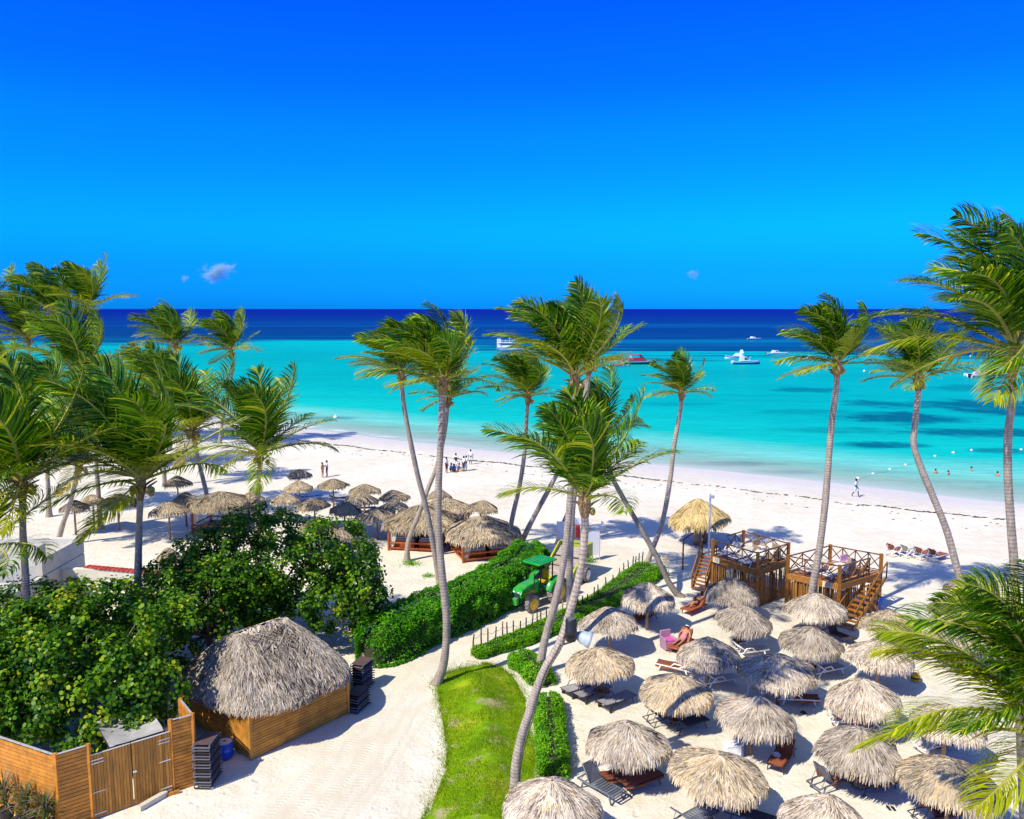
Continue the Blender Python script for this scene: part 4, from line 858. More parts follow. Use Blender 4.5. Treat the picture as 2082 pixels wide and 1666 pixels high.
NEARP = [
 ('thatched umbrella just right of the low hedge end, over a reclining person', 1317, 1184, 109, 2.75, False),
 ('thatched umbrella behind the silver floodlight', 1239, 1236, 121, 2.45, False),
 ('thatched umbrella over three black wheeled loungers', 1224, 1319, 141, 2.40, True),
 ('thatched umbrella in front of the left timber deck', 1486, 1176, 105, 2.45, False),
 ('thatched umbrella in front of and between the two timber decks', 1505, 1230, 116, 2.42, True),
 ('thatched umbrella shading the woman beside the pink cushioned chair', 1442, 1296, 128, 2.42, False),
 ('thatched umbrella over two dark sling loungers', 1374, 1368, 141, 2.42, True),
 ('thatched umbrella with a white lounger under brown towel at its right', 1585, 1330, 150, 2.42, False),
 ('thatched umbrella left of the lounger with a hat on a brown towel', 1530, 1416, 156, 2.50, False),
 ('thatched umbrella over a grey plastic lounger near the clipped hedge', 1277, 1470, 166, 2.45, False),
 ('large thatched umbrella at the bottom edge right of centre', 1452, 1532, 195, 2.45, False),
 ('thatched umbrella at the bottom edge beside the foot of the lawn palm', 1122, 1587, 198, 2.45, False),
 ('thatched umbrella against the stair side of the right timber deck', 1662, 1207, 122, 2.50, False),
 ('thatched umbrella in front of the slender deck palm', 1648, 1274, 125, 2.42, True),
 ('thatched umbrella right of the deck stair foot', 1812, 1242, 114, 2.42, False),
 ('thatched umbrella left of the kinked palm, second row', 1788, 1302, 131, 2.42, False),
 ('thatched umbrella at the foot of the kinked palm, front one', 1960, 1270, 150, 2.42, False),
 ('rearmost thatched umbrella at far right behind the kinked palm', 1977, 1172, 100, 2.55, False),
 ('thatched umbrella crossed by the trunk of the kinked palm', 1955, 1214, 118, 2.42, False),
 ('thatched umbrella with a red towel lounger at its left, under a palm frond', 1766, 1382, 146, 2.42, False),
 ('thatched umbrella over the brown cushioned lounger on a grey frame', 1748, 1478, 174, 2.45, False),
 ('thatched umbrella at the bottom edge right of the grey framed lounger', 1679, 1622, 178, 2.45, False),
 ('thatched umbrella in the lower right corner under the palm fronds', 1932, 1545, 200, 2.45, False),
 ('thatched umbrella mostly hidden behind the lower right palm fronds', 1925, 1432, 140, 2.42, False),
]
PAL = {}
for i, (lab, x, y, w, hp, tbl) in enumerate(NEARP): PAL[i] = palapa(lab, x, y, w, hp, 'near', i, tbl, 'thatched umbrellas around the loungers')
FARP = [
 ('left beach umbrella over a dark lounger, nearest the couple', 677, 974, 63, 2.6), ('left beach umbrella with blue loungers at its right', 607, 978, 56, 2.6), ('shaded left beach umbrella right behind the bushy palm', 580, 1002, 57, 2.6),
 ('shaded conical left beach umbrella in the second row', 639, 1013, 66, 2.5), ('left beach umbrella farthest back in the middle of its row', 740, 985, 62, 2.6), ('shaded left beach umbrella over a green and red towel', 731, 1003, 67, 2.6),
 ('shaded left beach umbrella with a long visible pole', 700, 1021, 65, 2.7), ('left beach umbrella at the rear right of the cluster', 800, 997, 63, 2.6), ('left beach umbrella just in front of the rear right one', 802, 1018, 61, 2.5),
 ('wide left beach umbrella just left of the cabanas', 766, 1033, 79, 2.5), ('beach umbrella behind the crossing palm trunks', 890, 995, 52, 2.6), ('lone beach umbrella on open sand behind the right cabana', 977, 1017, 63, 2.6),
 ('farthest left beach umbrella touching the bushy palm fronds', 607, 954, 53, 2.6), ('beach umbrella half behind the sea grape crown', 647, 1054, 78, 2.5), ('low beach umbrella at the right shoulder of the sea grape', 684, 1075, 68, 2.4),
 ('isolated grey beach umbrella behind the near palms', 360, 968, 55, 2.8), ('left beach umbrella left of the tall poled one', 188, 1006, 52, 2.9), ('tall poled beach umbrella on open sand at left', 238, 1004, 73, 3.0),
 ('dark rounded beach umbrella beside the hanging frond', 342, 1021, 75, 3.05), ('beach umbrella with reddish pole left of the square shelter', 376, 1001, 56, 2.9), ('beach umbrella between the square shelter and the bushy palm', 505, 1000, 54, 2.8),
 ('beach umbrella behind the leaning left palm', 150, 1018, 56, 2.8), ('grey beach umbrella just above the sea grape at left', 346, 1112, 52, 2.6),
]
for i, (lab, x, y, w, hp) in enumerate(FARP): palapa(lab, x, y, w, hp, 'far', i, False, 'thatched umbrellas on the left beach')
o, b, rr = palapa('broad golden thatched sunshade on a thick trunk by the white lamp post', 1427, 1013, 122, 3.55, 'gold', 0, False, 'golden thatched sunshade', pole=False)
for k, (dx, dy, r, h) in enumerate(((-0.35, -0.3, 0.30, 1.45), (0.25, 0.0, 0.16, 2.6), (0.5, 0.2, 0.13, 2.2))):
    s = MB(); s.tube([(dx, dy, -.05), (dx + .02, dy, h * .5), (dx, dy, h)], [r, r * .92, r * .9], 10); s.build('trunk_post', MAT['pole'], o, True)

# ================================================================= square thatched roofs
def hip_S(hx, hy, ridge, ztop, zeave, pw, seed, corner=4.0, rag=0.03):
    ph = np.random.default_rng(seed).uniform(0, 6.28, 4)
    def S(a, r):
        a = np.asarray(a); r = np.asarray(r); c, s = np.cos(a), np.sin(a); k = (np.abs(c) ** corner + np.abs(s) ** corner) ** (-1 / corner); k = k * (1 + rag * (np.sin(5 * a + ph[0]) + np.sin(9 * a + ph[1]) * 0.6))
        rr = np.minimum(r, 1.0); ex = np.maximum(r - 1, 0); ex_, ey_ = hx * c * k, hy * s * k; rx = np.clip(ex_, -ridge, ridge)
        x = rx + (ex_ - rx) * (rr + 0.2 * ex); y = ey_ * (rr + 0.2 * ex)
        z = ztop - (ztop - zeave) * rr ** pw - ex * 1.5 + 0.05 * np.sin(4 * a + ph[2]) * rr
        return np.stack([x, y, z], -1)
    return S

# ---- board hut at the track
A = G(511, 1544); B = G(707, 1452); ax = (B - A).normalized(); nx = Vector((-ax.y, ax.x, 0)); LN = (B - A).length; WD = 5.5
rz = math.atan2(ax.y, ax.x); hc = (A + B) / 2 + nx * WD / 2
hut = thing('thatched_hut', 'closed timber hut with steep grey thatched roof beside the sand track', 'hut', hc, rz)
def board(parent, p, q, w, h, mat, name='plank', up=(0, 0, 1)):
    m = MB(); m.bar(p, q, w, h, up); return m.build(name, MAT[mat], parent)
hx, hy = LN / 2, WD / 2; nb = 17; bh = 2.05 / nb
for side in range(4):
    for k in range(nb):
        z = bh * (k + 0.5); e = 0.006 * (k % 2)
        if side == 0: p, q = (-hx, -hy - e, z), (hx, -hy - e, z)
        elif side == 1: p, q = (-hx - e, hy, z), (-hx - e, -hy, z)
        elif side == 2: p, q = (hx + e, -hy, z), (hx + e, hy, z)
        else: p, q = (hx, hy + e, z), (-hx, hy + e, z)
        if side == 1 and k > nb - 7: q2 = p; p = (-hx - e, hy - 2.2, z)     # doorway gap on the shaded end
        board(hut, p, q, 0.04, bh * 0.86, 'hutwood')
for sx in (-1, 1):
    for sy in (-1, 1): board(hut, (sx * (hx + .01), sy * (hy + .01), 0), (sx * (hx + .01), sy * (hy + .01), 1.92), 0.12, 0.12, 'hutwood', 'corner_post')
m = MB(); m.box((0, 0, 1.0), (LN - .07, WD - .07, 1.98)); m.build('gap_shade_block', MAT['soil'], hut)  # added dark block, stands in for the shade behind the board gaps
Sh = hip_S(hx + 0.66, hy + 0.78, 1.05, 4.15, 1.98, 1.28, 5, 3.0)
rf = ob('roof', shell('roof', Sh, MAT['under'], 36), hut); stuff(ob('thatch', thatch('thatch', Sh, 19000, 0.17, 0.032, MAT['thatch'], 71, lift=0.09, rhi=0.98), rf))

def ridge_S(a, r):
    a = np.asarray(a); r = np.asarray(r); y = np.sign(np.sin(a)) * r * 0.62; x = 1.30 * np.cos(a)
    return np.stack([x, y, 4.24 - 0.62 * np.abs(y) - 0.10 * np.abs(np.cos(a)) ** 6], -1)
rc = ob('ridge_cap', thatch('ridge_cap', ridge_S, 1500, 0.5, 0.035, MAT['thatch'], 77, lift=0.06, rlo=0.0, rhi=0.5), rf); stuff(rc)

# ---- cabanas with day beds
def cabana(label, g, rz, sx, sy, seed, ztop=3.35, zeave=2.05, bed=True, mat='thatch_tan', cat='cabana'):
    o = thing('thatched_cabana', label, cat, g, rz, 'thatched cabanas')
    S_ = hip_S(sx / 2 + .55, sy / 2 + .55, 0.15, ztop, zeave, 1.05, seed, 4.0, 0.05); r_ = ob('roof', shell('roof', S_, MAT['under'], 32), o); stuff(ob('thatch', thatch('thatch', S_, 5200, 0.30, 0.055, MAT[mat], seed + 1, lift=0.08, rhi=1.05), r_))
    for a in (-1, 1):
        for b in (-1, 1): board(o, (a * sx / 2, b * sy / 2, 0), (a * sx / 2, b * sy / 2, zeave + .15), 0.14, 0.14, 'redwood', 'post')
    for h in (0.22, 0.62):
        for a in (-1, 1):
            board(o, (-sx / 2, a * sy / 2, h), (sx / 2, a * sy / 2, h), 0.06, 0.10, 'redwood', 'rail'); board(o, (a * sx / 2, -sy / 2, h + .011), (a * sx / 2, sy / 2, h + .011), 0.06, 0.10, 'redwood', 'rail')
    m = MB(); m.box((0, 0, 0.12), (sx * .96, sy * .96, .10)); m.build('floor', MAT['redwood'], o)
    if bed:
        for k in (-1, 1):
            bd = MB(); bd.bbox((k * sx * .23, 0, .42), (sx * .38, sy * .8, .50), b=.03); bo = bd.build('bed_base', MAT['redwood'], o)
            mt = MB(); mt.bbox((k * sx * .23, 0, .77), (sx * .37, sy * .78, .18), b=.05); mt.build('mattress', MAT['mattress'], bo)
            ln_ = MB(); ln_.bbox((k * sx * .23, -sy * .28, .885), (sx * .30, sy * .18, .05), b=.02); ln_.build('folded_sheet', MAT['linen'], bo)
    for a in (-1, 1):
        for b in (-1, 1):
            for side in (0, 1):
                cb = MB(); n = 7; rows = []
                for i in range(8):
                    t = i / 7; z = zeave - .05 - t * 1.75; wd = .55 * (1 - t) ** .8 + .14 + .06 * math.sin(t * 3); row = []
                    for j in range(n):
                        u = j / (n - 1) * wd + 0.05; wv = .05 * math.sin(j * 2.6 + i * .3) * (1 - .4 * t) + .02
                        row.append((a * (sx / 2 - u), b * (sy / 2 - wv - .06), z) if side == 0 else (a * (sx / 2 - wv - .06), b * (sy / 2 - u), z))
                    rows += row
                cb.add(rows, [(i * n + j, i * n + j + 1, i * n + n + j + 1, i * n + n + j) for i in range(7) for j in range(n - 1)]); cb.build('curtain', MAT['curtain'], o, True)
    return o
c1 = (G(786, 1130) + G(905, 1112)) / 2 + Vector((0.2, 1.6, 0)); cabana('left thatched cabana with day beds behind a leaning palm trunk', c1, R(-9), 4.1, 3.5, 500, 3.15, 1.9)
c2 = (G(893, 1155) + G(1018, 1128)) / 2 + Vector((0.75, 1.9, 0)); cabana('right thatched cabana with white curtains behind the tall hedge', c2, R(20), 4.0, 3.6, 510, 2.85, 1.75)
c3 = G(893, 1098) + Vector((0.2, 3.0, 0)); cabana('thatched cabana half hidden behind the two front cabanas', c3, R(-20), 3.0, 2.8, 520, 2.7, 1.8)
c4 = G(450, 1075); cabana('square thatched shelter on the left beach', c4, R(-8), 3.4, 3.0, 530, 3.1, 2.25, False, cat='shelter')

# ================================================================= timber viewing decks
def rail_side(o, p, q, zf, nb, h=1.05, gap=None):
    """top rail, bottom rail and crossed braces between posts"""
    p, q = Vector(p), Vector(q); up = Vector((0, 0, 1))
    board(o, p + up * (zf + h), q + up * (zf + h), .075, .06, 'deckrail', 'top_rail'); board(o, p + up * (zf + .12), q + up * (zf + .12), .05, .05, 'deckrail', 'bottom_rail')
    n = max(1, nb)
    for i in range(n):
        a, b = p.lerp(q, i / n), p.lerp(q, (i + 1) / n); sh = (q - p).normalized().cross(up) * 0.026
        board(o, a + up * (zf + .15) + sh, b + up * (zf + h - .04) + sh, .045, .05, 'deckrail', 'brace'); board(o, a + up * (zf + h - .04) - sh, b + up * (zf + .15) - sh, .045, .05, 'deckrail', 'brace')
        if i: board(o, a + up * (zf + .15), a + up * (zf + h - .03), .05, .05, 'deckrail', 'baluster')
def deck(label, A, B, D, zf, sign_at, seed, gapA=(0.3, 0.62)):
    """A left, B front, D right corner on the ground; deck floor at zf"""
    C_ = A + D - B; rg = random.Random(seed); o = thing('timber_deck', label, 'deck', B)
    a, b, d, c = A - B, Vector((0, 0, 0)), D - B, C_ - B; up = Vector((0, 0, 1))
    for k in (a, b, d, c): board(o, k, k + up * (zf + 1.12), .17, .17, 'deckwood', 'post')
    for k, (u, v) in enumerate(((a, b), (b, d), (d, c), (c, a))):
        n = (v - u).normalized().cross(up) * .10; board(o, u + n + up * (zf - .16), v + n + up * (zf - .16), .06, .34, 'deckwood', 'beam')
        board(o, u - n * .3 + up * .10, v - n * .3 + up * .10, .07, .12, 'deckrail', 'sill')
    nf = 22; e = (d - b)
    for i in range(nf):
        t0 = (i + .5) / nf; p = b + e * t0; q = a + (c - a) * t0; board(o, p + up * (zf - .01), q + up * (zf - .01), e.length / nf * .94, .035, 'deckfloor', 'floor_board')
    for (u, v, gp) in ((a, b, gapA), (b, d, None), (d, c, (0.2, 0.5)), (c, a, None)):
        Ls = (v - u).length; n = int(Ls / 0.088)
        for i in range(1, n):
            t = i / n
            if gp and gp[0] < t < gp[1]: continue
            if rg.random() < 0.07: continue
            k = u + (v - u) * t + Vector((rg.gauss(0, .012), rg.gauss(0, .012), 0)); h = zf - .34 + rg.uniform(-.25, .02)
            m = MB(); m.bar(k + up * .05, k + Vector((rg.gauss(0, .02), rg.gauss(0, .02), h)), rg.uniform(.045, .075), rg.uniform(.03, .05)); m.build('picket', MAT['picket'], o)
    return o, a, b, d, c
ZF1 = 2.35
Bd, Ad, Dd = G(1537, 1236), G(1446, 1203), G(1599, 1212)
dk1, a1, b1, d1, c1_ = deck('left timber viewing deck with cross braced railing', Ad, Bd, Dd, ZF1, 0, 61)
rail_side(dk1, a1, b1, ZF1, 3); rail_side(dk1, b1, d1, ZF1, 3); rail_side(dk1, d1, c1_, ZF1, 3); rail_side(dk1, c1_, c1_.lerp(a1, .55), ZF1, 2)
Be, Ae, De = G(1702, 1268), G(1598, 1243), G(1786, 1240)
dk2, a2, b2, d2, c2_ = deck('right timber viewing deck with a long front staircase', Ae, Be, De, ZF1, 1, 62, (0.42, 0.72))
rail_side(dk2, a2, b2, ZF1, 3); rail_side(dk2, b2, b2.lerp(d2, .72), ZF1, 3); rail_side(dk2, d2, c2_, ZF1, 4); rail_side(dk2, c2_, a2, ZF1, 3)
def stairs(o, top, bot, side, w, n, rail_sides=(-1, 1)):
    """treads between stringers from top to bot; side = unit vector across"""
    top, bot, side = Vector(top), Vector(bot), Vector(side).normalized()
    for s in (-1, 1): board(o, top + side * s * w / 2, bot + side * s * w / 2, .06, .22, 'deckwood', 'stringer')
    for i in range(n): p = top.lerp(bot, (i + .5) / n); board(o, p - side * (w / 2 - .035), p + side * (w / 2 - .035), .24, .045, 'deckwood', 'tread')
    for s in rail_sides:
        u = Vector((0, 0, 1.0)); e = side * s * (w / 2 + .05); board(o, top + e + u, bot + e + u, .07, .07, 'deckwood', 'handrail')
        for i in range(n + 1):
            if i % 2 == 0 or s > 0: p = top.lerp(bot, i / n) + e; board(o, p, p + u * (1.0 if i in (0, n) else .97), .06 if i in (0, n) else .035, .06 if i in (0, n) else .035, 'deckrail', 'baluster')
sd2 = (d2 - b2).normalized(); out2 = Vector((sd2.y, -sd2.x, 0)); tp = b2.lerp(d2, .84) + out2 * .22 + Vector((0, 0, ZF1 - .1)); bt = G(1718, 1279) - Be; bt = Vector((bt.x, bt.y, .08))
stairs(dk2, tp, bt, (bt - tp).cross(Vector((0, 0, 1))), 0.95, 11)
sd1 = (b1 - a1).normalized(); tp1 = a1 - sd1 * .1 + Vector((0, .45, ZF1 - .1)); bt1 = G(1422, 1206) - Bd; stairs(dk1, tp1, Vector((bt1.x, bt1.y + .3, .08)), (Vector((bt1.x, bt1.y, 0)) - Vector((tp1.x, tp1.y, 0))).cross(Vector((0, 0, 1))), 0.9, 10)
def sign_plate(o, p, ux, w, h):
    ux = Vector(ux).normalized(); n = ux.cross(Vector((0, 0, 1))); m = MB(); m.bar(Vector(p) - ux * w / 2, Vector(p) + ux * w / 2, .03, h); so_ = m.build('sign_plate', MAT['signcream'], o)
    for k in range(3):
        q = Vector(p) + n * .019 + Vector((0, 0, h * (.26 - .24 * k))); l = Vector((w * (.34 - .06 * (k % 2)), 0, 0)).x; t = MB(); t.bar(q - ux * l, q + ux * l, .006, h * .09); t.build('lettering', MAT['ink'], so_)
n1 = sd1.cross(Vector((0, 0, 1))); sign_plate(dk1, a1.lerp(b1, .13) + n1 * .15 + Vector((0, 0, ZF1 - .14)), sd1, .52, .32)
e2 = (b2 - a2).normalized(); sign_plate(dk2, a2.lerp(b2, .80) + e2.cross(Vector((0, 0, 1))) * .15 + Vector((0, 0, ZF1 - .14)), e2, .56, .32)

# ================================================================= board enclosure with double gate
gl, gr_, fr_ = G(190, 1668), G(352, 1611), G(398, 1596); fa = (fr_ - gl).normalized(); fz = math.atan2(fa.y, fa.x)
front0 = gl - fa * 1.05; enc = thing('board_enclosure', 'varnished timber board enclosure with double gate in the lower left corner', 'fence', gl)
def L_(p): return Vector(p) - gl
HF = 2.75
def hplanks(p, q, h, n, name='plank', mat='fence'):
    for k in range(n): z = h * (k + .5) / n; board(enc, L_(p) + Vector((0, 0, z)), L_(q) + Vector((0, 0, z)), .04, h / n * .85, mat, name)
    board(enc, L_(p) + Vector((0, 0, h / 2)), L_(q) + Vector((0, 0, h / 2)), .012, h * .985, 'soil', 'gap_shade')  # added dark sheet, gives the gaps between planks their shade
hplanks(front0, gl - fa * .05, HF + .05, 20); hplanks(gr_ + fa * .06, fr_, HF + .02, 20)
nrm = Vector((fa.y, -fa.x, 0)); bk = -nrm
hplanks(front0, front0 + Vector((-3.4, 1.55, 0)), HF, 19); hplanks(fr_, fr_ + bk * 1.5, HF, 19)
for q in (front0, gl - fa * .02, gr_ + fa * .03, fr_, front0 + Vector((-3.4, 1.55, 0)), fr_ + bk * 1.5): board(enc, L_(q) - nrm * .02, L_(q) - nrm * .02 + Vector((0, 0, HF + .12)), .13, .13, 'fence', 'post')
for p, q in ((front0, gl - fa * .1), (gr_ + fa * .1, fr_), (front0, front0 + Vector((-3.4, 1.55, 0))), (fr_, fr_ + bk * 1.5)): board(enc, L_(p) + Vector((0, 0, HF + .085)), L_(q) + Vector((0, 0, HF + .085)), .075, .025, 'galv', 'capping')
gw = (gr_ - gl).length; HG = 2.42
for leaf in range(2):
    g0 = gl + fa * (gw * .5 * leaf + .015); gt = ob('gate_leaf', None, enc); gt.location = L_(g0); gt.empty_display_size = .1; wl = gw / 2 - .03; nbd = 13
    for k in range(nbd):
        x0_, x1_ = wl * k / nbd, wl * (k + 1) / nbd; p = fa * ((x0_ + x1_) / 2) + nrm * (.004 * (k % 2)); board(gt, p + Vector((0, 0, .06)), p + Vector((0, 0, HG)), .04, (x1_ - x0_) * .88, 'gate', 'plank', up=fa)
    board(gt, fa * .01 - nrm * .004 + Vector((0, 0, HG / 2 + .02)), fa * (wl - .01) - nrm * .004 + Vector((0, 0, HG / 2 + .02)), .012, HG - .1, 'soil', 'gap_shade')  # added dark sheet, painted shade for the gate board gaps
    for z in (HG - .22, HG - .34, HG * .56, .30, .16) if leaf else (HG - .2, HG - .32, HG * .42, .2):
        xs_ = (wl - .42, wl - .02) if leaf else (.02, .42); board(gt, fa * xs_[0] + nrm * .03 + Vector((0, 0, z)), fa * xs_[1] + nrm * .03 + Vector((0, 0, z)), .012, .035, 'galv', 'hinge')
    board(gt, fa * .0 + Vector((0, 0, HG + .012)), fa * wl + Vector((0, 0, HG + .012)), .05, .02, 'galv', 'capping')
    if leaf: m = MB(); m.bbox(fa * .06 + nrm * .05 + Vector((0, 0, HG * .55)), (.12, .05, .06), fz, .01); m.build('latch', MAT['galv'], gt)
# sagging tarpaulin over part of the enclosure
t0 = gr_ + bk * .35 - fa * .1; tpn = thing('tarpaulin', 'pale sagging tarpaulin stretched inside the board enclosure', 'tarpaulin', t0); mb = MB(); n = 9; rows = []
for i in range(n):
    for j in range(n): u, v = i / 8, j / 8; q = -fa * (u * 1.9) + bk * (v * 2.4); rows.append((q.x, q.y, 2.32 - .20 * math.sin(math.pi * u) * math.sin(math.pi * v) + .03 * math.sin(u * 17 + v * 5)))
mb.add(rows, [(i * n + j, i * n + n + j, i * n + n + j + 1, i * n + j + 1) for i in range(n - 1) for j in range(n - 1)]); mb.build('sheet', MAT['tarp'], tpn, True)
fm = MB(); q = [Vector(rows[0]), Vector(rows[n - 1]), Vector(rows[n * n - 1]), Vector(rows[n * n - n])]
for i in range(4): fm.tube([q[i], q[(i + 1) % 4]], .022, 6); fm.tube([q[i], (q[i].x, q[i].y, 0)], .022, 6)
fm.build('frame', MAT['black'], tpn)
cb_ = thing('storage_cabinet', 'white storage cabinet standing inside the board enclosure', 'cabinet', fr_ + bk * 1.1 - fa * .55, fz); m = MB(); m.bbox((0, 0, .95), (.8, .7, 1.9), b=.03); m.build('body', MAT['white'], cb_)
for s in (-1, 1): m = MB(); m.bbox((s * .195, -.36, .95), (.37, .03, 1.75), b=.008); m.build('door', MAT['white'], cb_)
tb_ = thing('timber_beam', 'loose square timber beam lying on the sand before the gate', 'beam', G(318, 1640)); m = MB(); m.bar(G(283, 1650) - G(318, 1640) + Vector((0, 0, .10)), G(338, 1618) - G(318, 1640) + Vector((0, 0, .10)), .20, .20); m.build('beam', MAT['cream'], tb_)
tb2 = thing('timber_offcut', 'short timber offcut behind the loose beam at the gate', 'beam', G(345, 1618)); m = MB(); m.bar((-.25, -.15, .06), (.30, .18, .06), .12, .12); m.build('beam', MAT['gate'], tb2)
# ================================================================= loungers and chairs
LG = 'sun loungers among the thatched umbrellas'
def towel_sheet(parent, pts, w, mat, name='towel', drop=0.16, seed=0):
    rg = random.Random(seed); n = 9; m = MB(); rows = []
    for i, (x, z) in enumerate(pts):
        for j in range(n):
            u = (j / (n - 1) - .5) * 2; y = u * (w / 2 + .03); zz = z + .02 + .012 * math.sin(i * 1.7 + j) + rg.uniform(0, .008); 
            if abs(u) > .85: zz -= drop * rg.uniform(.7, 1.1)
            rows.append((x + rg.uniform(-.008, .008), y, zz))
    k = len(pts); m.add(rows, [(i * n + j, i * n + j + 1, i * n + n + j + 1, i * n + n + j) for i in range(k - 1) for j in range(n - 1)])
    return m.build(name, MAT[mat], parent, True)
def lounger(label, loc, rz, kind='white', back=38, towel=None, tback=True, group=LG, cat='lounger'):
    o = thing('sun_lounger', label, cat, loc, rz, group); W, Ls, hs = .64, 1.92, .34
    fm, sm = {'white': ('white', 'cream'), 'wheel': ('black', 'greysling'), 'dark': ('black', 'darksling'), 'grey': ('greyplastic', 'greyplastic'), 'blue': ('white', 'bluecloth'), 'brown': ('redwood', 'towel'), 'brownw': ('white', 'towel')}[kind]
    hx_ = -Ls / 2 + .72; c, s = math.cos(R(back)), math.sin(R(back)); tp = Vector((hx_ - .74 * c, 0, hs + .74 * s))
    rad = .02 if fm == 'black' else .034
    f = MB()
    for y in (-1, 1): f.tube([(hx_ - .66, y * W / 2, hs - .06), (hx_, y * W / 2, hs - .02), (Ls / 2, y * W / 2, hs)], rad, 6)
    f.tube([(Ls / 2, -W / 2, hs), (Ls / 2, W / 2, hs)], rad, 6); f.tube([(hx_ - .66, -W / 2, hs - .06), (hx_ - .66, W / 2, hs - .06)], rad, 6); f.build('frame', MAT[fm], o, True)
    for x in (-.58, .68):
        for y in (-1, 1):
            l = MB(); l.tube([(x, y * W / 2, hs - .02), (x + (.12 if x > 0 else -.12), y * (W / 2 - .01), 0.0)], rad * 1.05, 6); l.build('leg', MAT[fm], o, True)
    if kind == 'grey':
        for i in range(9): x = hx_ + .06 + i * .125; m = MB(); m.bbox((x, 0, hs + .015), (.085, W - .04, .03), b=.008); m.build('slat', MAT[sm], o)
    else:
        m = MB(); rows = [];
        for i in range(7):
            x = hx_ + (Ls / 2 - hx_) * i / 6
            for y in (-1, 0, 1): rows.append((x, y * (W / 2 - .02), hs + .012 - (.03 * math.sin(math.pi * i / 6) if y == 0 else 0)))
        m.add(rows, [(i * 3 + j, i * 3 + j + 1, i * 3 + j + 4, i * 3 + j + 3) for i in range(6) for j in range(2)]); m.build('seat', MAT[sm], o, True)
    b = ob('backrest', None, o); b.empty_display_size = .1; m = MB(); e = [(hx_, -W / 2 + .01, hs), (tp.x, -W / 2 + .01, tp.z), (tp.x, W / 2 - .01, tp.z), (hx_, W / 2 - .01, hs)]
    m.tube(e, rad, 6); m.build('back_frame', MAT[fm], b, True)
    m = MB(); n_ = Vector((s, 0, c)) * .012; q = [Vector(v) for v in e]; mid = (q[0] + q[1] + q[2] + q[3]) / 4 - n_ * 2
    m.add([v + n_ for v in q] + [mid], [(0, 1, 4), (1, 2, 4), (2, 3, 4), (3, 0, 4)]); m.build('back_panel', MAT[sm], b)
    for y in (-1, 1): st = MB(); st.tube([(hx_ - .45 * c, y * (W / 2 - .05), hs + .45 * s), (hx_ - .5, y * (W / 2 - .05), hs - .04)], .012, 5); st.build('strut', MAT[fm], b)
    if kind in ('white', 'wheel', 'blue'):
        for y in (-1, 1):
            a = MB(); a.tube([(hx_ - .25, y * (W / 2 + .03), hs), (hx_ - .12, y * (W / 2 + .04), hs + .2), (hx_ + .22, y * (W / 2 + .04), hs + .22), (hx_ + .42, y * (W / 2 + .02), hs)], rad, 6); a.build('armrest', MAT[fm], o, True)
    if kind == 'wheel':
        for y in (-1, 1):
            w = MB(); w.lathe([(.03, -.02), (.095, -.02), (.105, 0), (.095, .02), (.03, .02)], 14, (-.72, y * (W / 2 + .05), .105), Matrix.Rotation(R(90), 3, 'X')); w.build('wheel', MAT['black'], o, True)
    if towel:
        pts = [(tp.x + .02, tp.z), (hx_ - .4 * c, hs + .4 * s), (hx_ - .05, hs + .06)] if tback else []
        pts += [(hx_ + (Ls / 2 - hx_) * t, hs + .01) for t in (.05, .3, .55, .8, 1.0)]
        towel_sheet(o, pts, W, towel, seed=len(label) * 7 + int(loc[0] * 10))
    return o
def hd(h, f): a, b = G(*h), G(*f); return (a + b) / 2, math.atan2(b.y - a.y, b.x - a.x)
